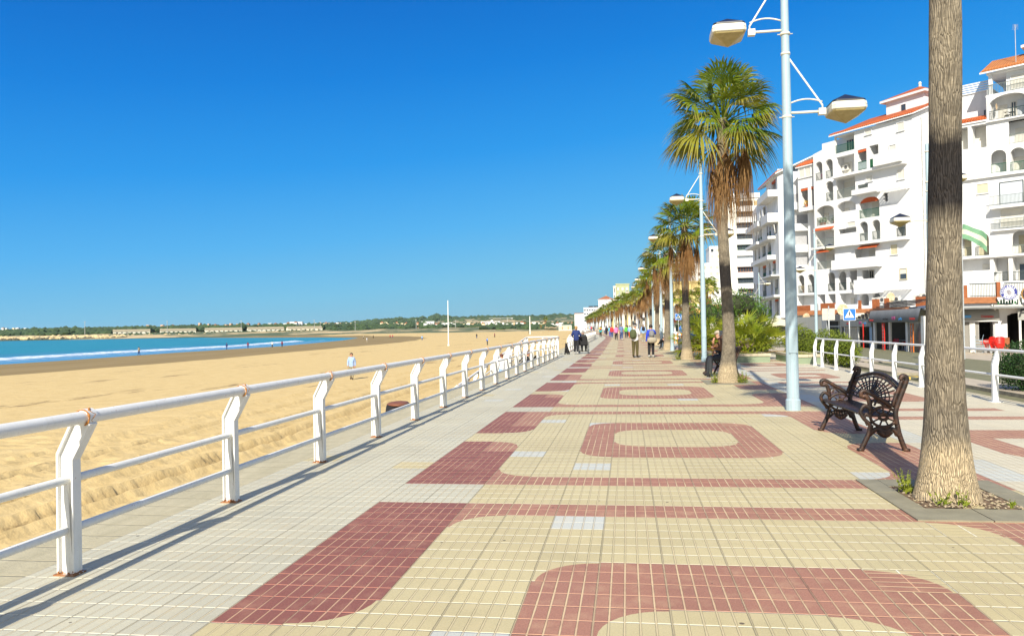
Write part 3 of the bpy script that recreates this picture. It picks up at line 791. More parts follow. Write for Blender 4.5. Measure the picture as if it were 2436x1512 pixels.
def crown(seed,nseg,ngreen,ndead,rp=1.0,scale=1.0):
    rng=random.Random(seed); g=MB(); dd=MB()
    for k in range(ngreen):
        f=(k+.5)/ngreen; el_=math.radians(80-104*f**.9+rng.uniform(-9,9)); az=k*2.39996+rng.uniform(-.3,.3)
        d=Vector((cos(el_)*cos(az),cos(el_)*sin(az),sin(el_)))
        up=Vector((0,0,1)) if el_<1.2 else Vector((-cos(az),-sin(az),.2))
        up=(up+Vector((rng.uniform(-.5,.5),rng.uniform(-.5,.5),0))).normalized()
        mi=1 if (f>.82 and rng.random()<.7) else (1 if rng.random()<.04 else 0)
        fan(g,(.08*cos(az),.08*sin(az),-.25*f),d,up,(.38+.48*rng.random()+.14*f)*rp*scale,(.70+.24*rng.random())*scale,nseg,1.15+.45*rng.random(),.12+.40*f+rng.random()*.4,mi,rng,0,.12+.22*rng.random(),.60)
    for k in range(ndead):
        f=(k+.5)/ndead; az=k*2.39996+rng.uniform(-.4,.4); el_=math.radians(-58-28*f)
        d=Vector((cos(el_)*cos(az),cos(el_)*sin(az),sin(el_)))
        fan(dd,(.10*cos(az),.10*sin(az),-.35-.75*f),d,Vector((cos(az),sin(az),.3)),(.30+.3*rng.random())*scale,(.62+.3*rng.random())*scale,max(7,nseg*2//3),.5+.45*rng.random(),1.0,0,rng,None,.5,.4)
    # a few hanging bunches on long stalks
    for k in range(3):
        az=rng.uniform(0,6.28); rr_=.55+.25*rng.random()
        for q in range(5):
            d=Vector((cos(az+q*.5)*.25,sin(az+q*.5)*.25,-1))
            fan(dd,(rr_*cos(az),rr_*sin(az),-.75),d,Vector((cos(az),sin(az),.1)),.18,.85*scale,max(7,nseg//2),.45,1.2,0,rng,None,.5,.4)
        dd.tube([(0,0,-.1),(rr_*.6*cos(az),rr_*.6*sin(az),-.3),(rr_*cos(az),rr_*sin(az),-.8)],.014,4)
    return g,dd
bark,nt,b=newmat('palm_bark'); P=vec(nt,'Object'); sp=nt.nodes.new('ShaderNodeSeparateXYZ'); L(nt,P,sp.inputs[0])
fib=noi(nt,1,5,.75,vec(nt,'Object',(30,30,3.0)),1.4); ringn=noi(nt,1,5,.75,vec(nt,'Object',(5,5,15)),1.6)
vr=nt.nodes.new('ShaderNodeTexVoronoi'); vr.feature='DISTANCE_TO_EDGE'; vr.inputs['Scale'].default_value=1; wq=mixc(nt,.06,vec(nt,'Object',(66,66,5)),(0,0,0)); dn=nt.nodes.new('ShaderNodeTexNoise'); dn.inputs['Scale'].default_value=3; L(nt,vec(nt,'Object'),dn.inputs['Vector']); va=nt.nodes.new('ShaderNodeVectorMath'); va.operation='MULTIPLY_ADD'; L(nt,dn.outputs['Color'],va.inputs[0]); va.inputs[1].default_value=(5.5,5.5,2.2); L(nt,vec(nt,'Object',(66,66,5)),va.inputs[2]); L(nt,va.outputs[0],vr.inputs['Vector']); crk=vr.outputs['Distance']; nn=noi(nt,4,4,.6,P)
base=mixc(nt,ramp(nt,nn,.3,.7),(.225,.19,.14),(.40,.335,.235))
base=mixc(nt,mth(nt,'MULTIPLY',ramp(nt,ringn,.52,.66),.35),base,(.10,.075,.045))
hgt0=mth(nt,'ADD',sp.outputs[2],mth(nt,'MULTIPLY',mth(nt,'SUBTRACT',nn,.5),.25))
dk=mth(nt,'MULTIPLY',ramp(nt,hgt0,.40,.56),mth(nt,'SUBTRACT',1,ramp(nt,hgt0,1.7,2.5)))
base=mixc(nt,mth(nt,'MULTIPLY',dk,.22),base,(.185,.16,.125))
lowf=mth(nt,'SUBTRACT',1,ramp(nt,mth(nt,'ADD',hgt0,mth(nt,'MULTIPLY',fib,.12)),.44,.62)); base=mixc(nt,lowf,base,mixc(nt,ramp(nt,fib,.35,.7),(.50,.39,.24),(.66,.53,.34)))
# dark band that every trunk of the row carries at the same height
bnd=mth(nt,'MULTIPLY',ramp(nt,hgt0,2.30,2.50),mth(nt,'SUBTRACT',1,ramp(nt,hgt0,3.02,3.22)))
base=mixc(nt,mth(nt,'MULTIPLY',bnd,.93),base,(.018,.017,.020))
base=mixc(nt,mth(nt,'MULTIPLY',mth(nt,'MULTIPLY',mth(nt,'SUBTRACT',1,ramp(nt,crk,.02,.15)),ramp(nt,noi(nt,7,4,.7,P),.40,.66)),mth(nt,'SUBTRACT',.48,mth(nt,'MULTIPLY',lowf,.22))),base,(.045,.032,.022))
L(nt,base,b.inputs['Base Color']); b.inputs['Roughness'].default_value=.92; b.inputs['Specular IOR Level'].default_value=.15
hb=mth(nt,'ADD',mth(nt,'MULTIPLY',fib,.8),mth(nt,'ADD',mth(nt,'MULTIPLY',ringn,.35),mth(nt,'MULTIPLY',ramp(nt,crk,.0,.22),.9)))
bump(nt,b,hb,.85,.024)
def trunk_mb(H,seed,n=20,steps=60,r_=1.0,flare=1.0):
    mb=MB(); vs=[];fs=[]; wd_=.03 if n>30 else .10
    for i in range(steps+1):
        t=i/steps; z=H*t**1.25; r=.135+.030*math.exp(-(z/1.6))+.13*flare*math.exp(-(z/.42))-.012*t
        r*=r_*(1+.045*noise.noise(Vector((seed,z*2.1,0)))+.018*noise.noise(Vector((seed,z*11,3))))
        ox=wd_*noise.noise(Vector((seed*2.3,z*.33,1)))*min(1,z)+(.018*z if n>30 else 0); oy=wd_*noise.noise(Vector((seed*1.3,z*.33,7)))*min(1,z)
        for j in range(n):
            q=2*PI*j/n; rj=r*(1+.03*noise.noise(Vector((cos(q)*1.7+seed,sin(q)*1.7,z*1.1))))
            vs.append((ox+rj*cos(q),oy+rj*sin(q),z-.02))
    for i in range(steps):
        for j in range(n): fs.append((i*n+j,i*n+(j+1)%n,(i+1)*n+(j+1)%n,(i+1)*n+j))
    fs.append(tuple((steps)*n+j for j in range(n)))
    mb.add(vs,fs); return mb,(ox,oy)
def palm(label,loc,H,seed,nseg,ng,nd,r_=1.0,scale=1.0,group='row of fan palms along the promenade',n=20):
    t=thing('palm_tree',label,'palm tree',loc,0,group)
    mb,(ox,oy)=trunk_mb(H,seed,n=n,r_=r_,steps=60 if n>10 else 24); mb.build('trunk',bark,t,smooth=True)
    g,d=crown(seed,nseg,ng,nd,scale=scale)
    a=g.build('crown',[pg,py],t,fix=False); a.location=(ox,oy,H)
    a=d.build('dead_skirt',pd,t,fix=False); a.location=(ox,oy,H)
    return t
G_='row of fan palms along the promenade'
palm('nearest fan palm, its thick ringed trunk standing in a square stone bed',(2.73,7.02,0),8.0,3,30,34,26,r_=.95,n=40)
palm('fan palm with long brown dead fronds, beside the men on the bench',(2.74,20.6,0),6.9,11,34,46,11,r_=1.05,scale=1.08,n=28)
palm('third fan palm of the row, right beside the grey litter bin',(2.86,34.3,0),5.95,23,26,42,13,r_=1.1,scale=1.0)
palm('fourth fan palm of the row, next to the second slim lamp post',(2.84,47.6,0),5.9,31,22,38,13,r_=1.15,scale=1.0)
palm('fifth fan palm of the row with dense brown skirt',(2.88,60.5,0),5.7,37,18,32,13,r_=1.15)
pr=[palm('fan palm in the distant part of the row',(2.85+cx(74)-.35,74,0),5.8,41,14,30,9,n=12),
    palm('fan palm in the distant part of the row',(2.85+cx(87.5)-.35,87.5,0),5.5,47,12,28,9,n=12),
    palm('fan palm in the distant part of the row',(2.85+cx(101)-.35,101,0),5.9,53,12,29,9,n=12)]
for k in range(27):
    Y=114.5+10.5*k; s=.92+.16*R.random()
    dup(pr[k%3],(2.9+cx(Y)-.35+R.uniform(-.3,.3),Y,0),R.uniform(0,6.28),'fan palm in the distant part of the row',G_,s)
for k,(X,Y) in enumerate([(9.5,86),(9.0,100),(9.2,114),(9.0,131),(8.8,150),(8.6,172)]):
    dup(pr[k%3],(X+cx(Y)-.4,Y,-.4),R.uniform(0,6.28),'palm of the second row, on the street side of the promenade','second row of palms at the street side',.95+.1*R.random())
for t_ in pr: pass
# square bed of the nearest palm
bed=MB(); sl_=pm('bed_stone',(.27,.245,.165),.8,.12,5,.15)
def bedslab(x0,x1,y0,y1,dd=.012): bed.box(x0,x1,y0,y1,-.09,dd)
x0,x1,y0,y1=2.21,3.39,6.22,7.78
for a,b_ in ((2.21,2.745),(2.755,3.39)): bedslab(a,b_,6.22,6.60)
for a,b_ in ((6.605,7.19),(7.20,7.78)): bedslab(2.21,2.40,a,b_); bedslab(3.17,3.39,a,b_)
bedslab(2.405,3.165,7.46,7.78)
struct('palm_bed_border',bed,sl_)
so_=pm('bed_soil',(.20,.13,.075),.95,.35,18,.8)
sb=MB(); vs_=[];fs_=[]
for a in range(13):
    for b_ in range(14):
        X=2.40+.77*a/12; Y=6.60+.86*b_/13; vs_.append((X,Y,.004+.022*noise.noise(Vector((X*9,Y*9,0)))+.01*noise.noise(Vector((X*30,Y*30,0)))))
for a in range(12):
    for b_ in range(13): i=a*14+b_; fs_.append((i,i+14,i+15,i+1))
sb.add(vs_,fs_); struct('bed_soil',sb,so_)
lt=MB(); 
for k in range(260):
    X=R.uniform(2.42,3.15); Y=R.uniform(6.61,7.44)
    r=R.uniform(.006,.018); lt.blob((X,Y,.018),(r,r*.8,r*.6),k,1,.2)
struct('bed_pebbles',lt,pm('pebbles',(.45,.36,.24),.8,.35,60),kind='stuff')
for i,(X,Y) in enumerate([(2.74,20.6),(2.86,34.3),(2.84,47.6)]):
    b2=MB(); 
    for (a,b_,c,d) in ((-.6,.6,-.8,-.42),(-.6,.6,.42,.8),(-.6,-.42,-.42,.42),(.42,.6,-.42,.42)): b2.box(X+a,X+b_,Y+c,Y+d,-.05,.012)
    b2.box(X-.42,X+.42,Y-.42,Y+.42,-.05,.006,1)
    struct('palm_bed_border',b2,[sl_,so_])
# weeds at the palm feet
wg=leafmat('weed_green',(.20,.27,.02),(.38,.40,.05),.3,.6,None)
def weed(label,loc,s,n,seed,spike=True):
    rng=random.Random(seed); t=thing('weed',label,'weed',loc); mb=MB()
    for k in range(n):
        az=rng.uniform(0,6.28); ln=s*(.35+.65*rng.random()); lean=rng.uniform(.05,.7)
        d=Vector((cos(az)*lean,sin(az)*lean,1)).normalized(); p0=Vector((rng.uniform(-.25,.25)*s,rng.uniform(-.25,.25)*s,0)); p1=p0+d*ln
        mb.tube([p0,p1],[.003,.0015],3,0,cap=False)
        m_=int(ln/.022)
        for q in range(m_):
            f=(q+.5)/m_; p=p0+(p1-p0)*f; a2=q*2.4+rng.random(); lf=(.05 if not spike else .05*(1.2-f))*(.6+.8*rng.random()); l2=Vector((cos(a2),sin(a2),.5+rng.random()*.5)).normalized()
            sd_=l2.cross(Vector((0,0,1))).normalized()*lf*.28
            mb.add([p,p+l2*lf*.5+sd_,p+l2*lf,p+l2*lf*.5-sd_],[(0,1,2,3)])
    mb.build('leaves',wg,t,fix=False); return t
weed('leafy green weed growing at the left corner of the nearest palm bed',(2.47,7.18,.01),.24,16,1)
weed('thin upright weed stalk at the front of the nearest palm trunk',(2.73,6.67,.01),.19,5,2); weed('low weed leaning at the front left of the nearest trunk',(2.56,6.72,.01),.15,6,3)
weed('small flat weed tuft at the front right corner of the nearest palm bed',(3.08,6.66,.01),.08,8,4); weed('small weed behind the nearest palm trunk on the right',(3.02,7.3,.01),.12,6,9)
weed('yellow green weed tuft left of the second palm trunk',(2.37,20.4,.01),.32,22,5); weed('yellow green weed tuft right of the second palm trunk',(3.09,20.4,.01),.40,24,6)
weed('weed tuft left of the third palm trunk',(2.48,34.1,.01),.34,22,7); weed('weed tuft right of the third palm trunk',(3.30,34.0,.01),.42,34,8)
# ---------------------------------------------------------------- planters and shrubs
gt,nt,b=newmat('green_tiles'); br=nt.nodes.new('ShaderNodeTexBrick'); br.offset=0; br.inputs['Scale'].default_value=1; br.inputs['Brick Width'].default_value=.45; br.inputs['Row Height'].default_value=.3; br.inputs['Mortar Size'].default_value=.006
L(nt,vec(nt,'Object'),br.inputs[0]); br.inputs[1].default_value=(.27,.42,.25,1); br.inputs[2].default_value=(.32,.47,.29,1); br.inputs[3].default_value=(.18,.22,.14,1)
L(nt,mixc(nt,.25,br.outputs[0],mixc(nt,noi(nt,7,3),(.2,.3,.18),(.45,.52,.36))),b.inputs['Base Color']); b.inputs['Roughness'].default_value=.4
cop=pm('coping_stone',(.55,.47,.33),.75,.15,5,.15); soil=pm('planter_soil',(.12,.09,.045),.95,.3,8,.5)
def planter(label,x0,x1,y0,y1,z=0,H=.34):
    t=thing('planter',label,'planter',((x0+x1)/2,y0,z)); w=(x1-x0)/2; d=y1-y0
    mb=MB(); mb.box(-w,w,0,d,-.2,H-.09); mb.build('tiled_wall',gt,t)
    mb=MB(); n=max(1,int((x1-x0)/.5))
    for k in range(n):
        a=-w-.03+(2*w+.06)*k/n; mb.box(a,a+(2*w+.06)/n-.008,-.04,.26,H-.09,H)
    mb.box(w-.24,w+.03,.265,d,H-.09,H); mb.box(-w-.03,-w+.24,.265,d,H-.09,H); mb.build('coping',cop,t)
    mb=MB(); mb.box(-w+.24,w-.24,.26,d,H-.2,H-.05); mb.build('soil',soil,t); return t
planter('green tiled planter under the fan palm bush, right of the second palm',3.75,5.75,31.0,38.5)
planter('short green tiled planter at the end of the street railing',6.35,7.35,29.6,33)
planter('green tiled planter behind the woman in the denim jacket',3.95,5.4,45.5,52,H=.36)
shg=leafmat('shrub_green',(.06,.14,.025),(.18,.30,.04),.35,.5,None); hdg=leafmat('hedge_green',(.09,.14,.014),(.26,.31,.03),.2,.55,None); hdd=leafmat('dark_hedge_green',(.02,.06,.015),(.06,.12,.025),.2,.5,None)
fpg=leafmat('bush_palm_green',(.17,.24,.015),(.44,.46,.03),.3,.45,(.38,.30,.07)); fpo=leafmat('bush_palm_dry',(.28,.15,.03),(.42,.27,.08),.2,.7,None)
def leafcloud(mb,c,r,n,rng,lf=.06,mi=0,asp=.4,shape='e',up=.3):
    for k in range(n):
        while True:
            p=Vector((rng.uniform(-1,1),rng.uniform(-1,1),rng.uniform(-1,1)))
            if shape=='e' and .55<p.length<1: break
            if shape=='b' and max(abs(p.x),abs(p.y),abs(p.z))>.78: break
        nn_=1+.18*noise.noise(p*2.2+Vector(c)); 
        q=Vector((p.x*r[0]*nn_,p.y*r[1]*nn_,p.z*r[2]*nn_))+Vector(c)
        d=Vector((rng.gauss(0,1),rng.gauss(0,1),rng.gauss(0,1)+up)).normalized()*lf*(.6+.8*rng.random()); s=d.orthogonal().normalized()*d.length*asp*.5
        s=Matrix.Rotation(rng.uniform(0,6.28),3,d.normalized())@s
        mb.add([q,q+d*.5+s,q+d,q+d*.5-s],[(0,1,2,3)],mi)
def shrub(name,label,cat,loc,parts,mats,n,lf,asp=.45,shape='e',core=True,seed=1,up=.3):
    rng=random.Random(seed); t=thing(name,label,cat,loc); mb=MB()
    for (c,r) in parts:
        leafcloud(mb,c,r,int(n),rng,lf,0,asp,shape,up)
    mb.build('foliage',mats,t,fix=False)
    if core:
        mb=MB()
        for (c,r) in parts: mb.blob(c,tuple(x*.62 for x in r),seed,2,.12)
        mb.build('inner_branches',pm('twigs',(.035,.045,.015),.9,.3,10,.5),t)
    st_=MB(); st_.tube([(parts[0][0][0],parts[0][0][1],-.1),parts[0][0]],.04,6); st_.build('stem',pm('stem_bark',(.16,.12,.07),.9),t)
    return t
# dwarf fan palm bush
def fanbush(label,loc,s,n,seed):
    rng=random.Random(seed); t=thing('fan_palm_bush',label,'bush',loc); mb=MB()
    for k in range(n):
        az=rng.uniform(0,6.28); f=rng.random(); el_=math.radians(78-75*f+rng.uniform(-8,8)); ox,oy=rng.uniform(-.45,.45)*s,rng.uniform(-.3,.3)*s
        d=Vector((cos(el_)*cos(az),cos(el_)*sin(az),sin(el_)))
        fan(mb,(ox,oy,.0),d,Vector((0,0,1)) if el_<1 else Vector((-cos(az),-sin(az),.2)),(.55+.75*rng.random())*s,(.50+.14*rng.random())*s,15,1.25,.12+.2*f,1 if f>.82 and rng.random()<.6 else 0,rng,None,.25,.42)
    mb.build('fronds',[fpg,fpo],t,fix=False)
    mb=MB()
    for k in range(4): mb.tube([(rng.uniform(-.4,.4)*s,rng.uniform(-.25,.25)*s,-.15),(rng.uniform(-.5,.5)*s,rng.uniform(-.3,.3)*s,.4*s)],.07*s,7)
    mb.build('trunk',pm('stem_bark',(.16,.12,.07)),t); return t
fanbush('big bright fan palm bush in the planter right of the second palm trunk',(5.35,33.4,.3),1.28,85,5)
fanbush('fan palm bush in shade left of the second palm trunk, behind the lamp',(4.05,36.5,.3),1.15,70,6)
fanbush('low fan palm tuft beside the woman in the denim jacket',(4.30,44.5,.3),.75,36,7)
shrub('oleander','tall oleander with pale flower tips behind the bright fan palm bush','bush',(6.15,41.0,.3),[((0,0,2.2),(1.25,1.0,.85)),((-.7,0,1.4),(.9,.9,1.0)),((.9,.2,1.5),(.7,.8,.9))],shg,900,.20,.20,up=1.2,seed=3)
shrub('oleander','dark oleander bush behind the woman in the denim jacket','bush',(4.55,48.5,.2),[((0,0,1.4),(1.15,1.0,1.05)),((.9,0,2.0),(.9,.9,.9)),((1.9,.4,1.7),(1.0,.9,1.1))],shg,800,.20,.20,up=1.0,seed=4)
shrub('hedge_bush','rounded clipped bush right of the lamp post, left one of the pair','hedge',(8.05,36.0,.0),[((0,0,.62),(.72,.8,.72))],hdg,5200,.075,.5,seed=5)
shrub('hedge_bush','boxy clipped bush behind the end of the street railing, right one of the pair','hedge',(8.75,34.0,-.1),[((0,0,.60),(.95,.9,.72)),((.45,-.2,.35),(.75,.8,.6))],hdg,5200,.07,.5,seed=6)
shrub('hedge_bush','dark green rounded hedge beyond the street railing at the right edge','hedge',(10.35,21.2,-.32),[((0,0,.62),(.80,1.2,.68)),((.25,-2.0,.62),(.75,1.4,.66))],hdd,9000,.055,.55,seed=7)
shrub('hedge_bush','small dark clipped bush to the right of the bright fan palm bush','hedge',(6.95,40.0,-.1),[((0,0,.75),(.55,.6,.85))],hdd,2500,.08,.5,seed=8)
gc=MB(); rng_=random.Random(4)
for (x0,x1,y0,y1,z) in ((3.95,5.6,31.3,38,.30),(6.45,7.2,29.9,32.6,.29),(4.1,5.2,45.8,51,.32)):
    for k in range(420):
        X=rng_.uniform(x0,x1);Y=rng_.uniform(y0,min(y1,y0+4)); l=rng_.uniform(.04,.13); a=rng_.uniform(0,6.28); gc.add([(X-.012,Y,z),(X+.012,Y,z),(X+l*.6*cos(a),Y+l*.6*sin(a),z+l)],[(0,1,2)])
struct('ground_cover',gc,leafmat('dry_grass',(.16,.18,.04),(.30,.28,.08),.2,.7,None),kind='stuff',fix=False)
# ================================================================ buildings
def plaster(name,c,rough=.85):
    m,nt,b=newmat(name); P=gpos(nt); n=noi(nt,.8,5,.65,gpos(nt,(1,1,.35))); n2=noi(nt,6,4,.6,P)
    L(nt,mixc(nt,mth(nt,'MULTIPLY',ramp(nt,n,.48,.72),.6),c,tuple(x*.84 for x in c)),b.inputs['Base Color']); b.inputs['Roughness'].default_value=rough
    bump(nt,b,n2,.15,.03); return m
wh=plaster('white_render',(.71,.71,.70)); wh2=plaster('cream_render',(.74,.69,.56)); gable_m=wh
def tiles_mat(name,c1,c2):
    m,nt,b=newmat(name); P=vec(nt,'UV'); 
    wv_=nt.nodes.new('ShaderNodeTexWave'); wv_.inputs['Scale'].default_value=1.0; wv_.bands_direction='X'; wv_.wave_profile='SIN'
    mp=nt.nodes.new('ShaderNodeMapping'); mp.inputs['Scale'].default_value=(1.25,1,1); L(nt,P,mp.inputs[0]); L(nt,mp.outputs[0],wv_.inputs[0])
    n=noi(nt,3,4,.7,gpos(nt)); L(nt,mixc(nt,ramp(nt,n,.3,.7),c1,c2),b.inputs['Base Color']); b.inputs['Roughness'].default_value=.8
    bump(nt,b,wv_.outputs['Fac'],1,.08); return m
rt=tiles_mat('roof_tiles',(.38,.075,.012),(.50,.12,.028)); rt2=tiles_mat('ochre_roof_tiles',(.38,.12,.03),(.52,.21,.06))
brn=pm('brown_render',(.33,.10,.03),.8,.15,3); blind=pm('roller_blind',(.66,.63,.55),.6,.05,3); blind2=pm('cream_shutter',(.60,.54,.36),.6,.08,3)
glass,nt,b=newmat('window_glass'); b.inputs['Base Color'].default_value=(.03,.04,.05,1); b.inputs['Roughness'].default_value=.08; b.inputs['Specular IOR Level'].default_value=.7
L(nt,mixc(nt,noi(nt,.9,3,.6,gpos(nt)),(.012,.014,.018),(.075,.095,.11)),b.inputs['Base Color'])
edg=pm('brown_tiled_edge',(.36,.14,.05),.8,.2,3,.2); grailm=pm('green_railing',(.03,.12,.07),.5,.1,5); railm=pm('grey_railing',(.17,.20,.18),.5,.1,5); dkrail=pm('dark_railing',(.03,.05,.045),.5,.1,5); ora=pm('orange_awning',(.55,.10,.02),.8,.1,3)
curt=pm('curtain',(.62,.66,.70),.8,.1,20,stretch=(30,30,1)); green_m=pm('green_panel',(.02,.14,.04),.6,.1,5); timber=pm('timber_window',(.38,.14,.03),.6,.15,8)
class Fac:
    def __init__(s,o,ang,far=None):
        a=math.radians(ang); s.o=Vector((o[0],o[1],0)); s.d=Vector((-sin(a),cos(a),0)); s.n=Vector((-s.d.y,s.d.x,0))
    def T(s,u,v,z): p=s.o+s.d*u+s.n*v; return (p.x,p.y,z)     # v: towards the sea / viewer
    def box(s,mb,u0,u1,v0,v1,z0,z1,mi=0): mb.box(u0,u1,v0,v1,z0,z1,mi,T=s.T)
def archp(u0,u1,z0,z1,kind,n=10):
    if kind=='r': return [(u0,z0),(u1,z0),(u1,z1),(u0,z1)]
    w=(u1-u0)/2; c=(u0+u1)/2; rise=w if kind=='a' else w*.52
    rise=min(rise,z1-z0-.1)
    return [(u0,z0),(u1,z0)]+[(c+w*cos(q*PI/n),z1-rise+rise*sin(q*PI/n)) for q in range(n+1)]
def facade(root,F_,outline,ops,mat=None,thick=.28,rec=1.15,name='facade_wall',slabs=True,backdrop=True):
    """front wall with real openings; a recessed back wall; railings, windows and shutters in the openings"""
    mat=mat or wh
    mb=MB(); T=lambda p,q,hh:F_.T(p,hh,q)
    mb.prism(outline,-thick,0,T,0,[archp(*o[1:5],o[0])[::-1] for o in ops if o[0] in 'ars'])
    mb.build(name,mat,root)
    us=[p[0] for p in outline]; zs=[p[1] for p in outline]
    if backdrop:
        mb=MB(); mb.prism(outline,-thick-rec-.2,-thick-rec,T); mb.build('recessed_wall',mat,root)
    fl=MB()
    for o in ops:
        k,u0,u1,z0,z1=o[:5]; kw=o[5] if len(o)>5 else {}
        fl=MB()
        if k in 'ars' and slabs: F_.box(fl,u0-.35,u1+.35,-thick-rec,-thick,z0-.22,z0-.03); F_.box(fl,u0-.35,u1+.35,-thick-rec,-thick,z1+.12,z1+.25)
        for sgn,uu in ((0,u0-.35),(1,u1+.25)):
            if k in 'ars' and kw.get('fins',1): F_.box(fl,uu,uu+.10,-thick-rec,-thick,z0-.03,z1+.12)
        if fl.v: fl.build('loggia_lining',mat,root)
        if 'rail' in kw:
            mb=MB(); hh=kw.get('rh',.95); rm_=kw['rail']; v=-.06+kw.get('v',0)
            F_.box(mb,u0,u1,v-.025,v+.025,z0+hh-.06,z0+hh); F_.box(mb,u0,u1,v-.015,v+.015,z0+.07,z0+.10)
            n=int((u1-u0)/.115)
            for q in range(n+1):
                uu=u0+.02+(u1-u0-.04)*q/max(1,n); F_.box(mb,uu-.017,uu+.017,v-.01,v+.01,z0,z0+hh)
            mb.build('balcony_railing',rm_,root)
            if kw.get('screen'):
                mb=MB(); F_.box(mb,u0+.02,u1-.02,v-.05,v-.03,z0+.08,z0+hh-.05); mb.build('railing_screen',kw['screen'],root)
        for wd in kw.get('win',[]):   # (fu0,fu1,fz0,fz1,mat) fractions of the opening, on the back wall
            a,b_,c,d,mm=wd; W_=u1-u0; H_=z1-z0; mb=MB(); v=-thick-rec
            F_.box(mb,u0+W_*a,u0+W_*b_,v,v+.06,z0+H_*c,z0+H_*d); wo=mb.build('window_blind' if mm in (blind,blind2,curt) else 'window',mm,root)
            if mm in (glass,):
                mb=MB(); um=(u0+W_*a+u0+W_*b_)/2
                for uu in (u0+W_*a,um,u0+W_*b_): F_.box(mb,uu-.03,uu+.03,v,v+.09,z0+H_*c,z0+H_*d)
                F_.box(mb,u0+W_*a,u0+W_*b_,v,v+.085,z0+H_*d-.06,z0+H_*d); mb.build('frame',kw.get('fr',blind),wo)
        if 'awn' in kw:
            mb=MB(); F_.box(mb,u0+.05,u1-.05,-.25,-.02,z1-.30,z1-.04) if k=='r' else mb.prism(archp(u0+.05,u1-.05,z1-(u1-u0)*.22,z1-.03,'s'),-.25,-.2,T)
            mb.build('awning',ora,root)
def flushwin(root,F_,u0,u1,z0,z1,mm=None,v=0,fr=None,split=None,name='window'):
    """window standing slightly proud of / set in the wall with frame and sill"""
    fr=fr or wh; mb=MB(); F_.box(mb,u0,u1,v+.0,v+.03,z0,z1); w_=mb.build(name,mm or blind,root)
    mb=MB(); t=.05
    F_.box(mb,u0-t,u0,v,v+.10,z0,z1); F_.box(mb,u1,u1+t,v,v+.10,z0,z1); F_.box(mb,u0-t,u1+t,v,v+.10,z1,z1+t); F_.box(mb,u0-t-.04,u1+t+.04,v,v+.14,z0-.07,z0)
    mb.build('frame',fr,w_)
    if split:
        mb=MB(); F_.box(mb,u0,u1,v+.031,v+.05,z0,z0+(z1-z0)*split); mb.build('pane',glass,w_)
def parapet(root,F_,u0,u1,v,z0,z1,mat=None,name='balcony_parapet',closed=True):
    mb=MB(); F_.box(mb,u0,u1,v-.12,v,z0,z1); F_.box(mb,u0,u0+.12,0,v-.12,z0,z1); F_.box(mb,u1-.12,u1,0,v-.12,z0,z1); F_.box(mb,u0+.12,u1-.12,0,v-.12,z0,z0+.14)
    mb.build(name,mat or wh,root)
def pitched(root,F_,u0,u1,v0,v1,z0,rise,mat=rt,name='roof',over=.45,fascia=True):
    """gabled roof with ridge along u"""
    vm=(v0+v1)/2; A=[(u0-over,v0-over,z0),(u1+over,v0-over,z0),(u1+over,vm,z0+rise),(u0-over,vm,z0+rise),(u1+over,v1+over,z0),(u0-over,v1+over,z0)]
    mb=MB(); P=[F_.T(*a) for a in A]+[F_.T(a[0],a[1],a[2]-.16) for a in A]
    W_=abs(u1-u0)*1.0; uvq=[[(0,0),(W_,0),(W_,8),(0,8)]]
    mb.add([P[0],P[1],P[2],P[3]],[(0,1,2,3)],0,uvq); mb.add([P[3],P[2],P[4],P[5]],[(0,1,2,3)],0,uvq)
    mb.add(P,[(0,6,7,1),(5,4,10,11),(0,3,9,6),(3,5,11,9),(1,7,8,2),(2,8,10,4),(6,9,8,7),(9,11,10,8)],1)
    r=mb.build(name,[mat,wh],root,fix=False)
    # row of half round tile ends along the eave
    e=MB(); n=int((u1-u0+2*over)/.26)
    for k in range(n):
        u=u0-over+.13+k*.26; v=v1+over; e.tube([F_.T(u,v+.03,z0+.04),F_.T(u,v-.9,z0+.06+.9*rise/((v1-v0)/2+over))],.085,6)
    e.build('eave_tiles',mat,r)
    return r
def hip(root,F_,u0,u1,v0,v1,z0,rise,mat=rt,over=.5,name='roof'):
    um,vm=(u0+u1)/2,(v0+v1)/2; q=[(u0-over,v0-over),(u1+over,v0-over),(u1+over,v1+over),(u0-over,v1+over)]
    P=[F_.T(a,b_,z0) for a,b_ in q]; ap=F_.T(um,vm,z0+rise); mb=MB()
    for k in range(4): mb.add([P[k],P[(k+1)%4],ap],[(0,1,2)],0,[[(0,0),(u1-u0,0),((u1-u0)/2,4)]])
    lo=[F_.T(a,b_,z0-.25) for a,b_ in q]; mb.add(P+lo,[(0,1,5,4),(1,2,6,5),(2,3,7,6),(3,0,4,7),(4,5,6,7)],1)
    r=mb.build(name,[mat,wh],root,fix=False)
    mb=MB(); mb.lathe([(.16,0),(.14,.35),(.2,.38),(.12,.6),(0,.66)],8,o=(ap[0],ap[1],ap[2]-.1)); mb.build('finial',wh2,r); return r
def body(root,F_,u0,u1,v0,v1,z0,z1,mat=None,name='wall'):
    mb=MB(); F_.box(mb,u0,u1,v0,v1,z0,z1); return mb.build(name,mat or wh,root)
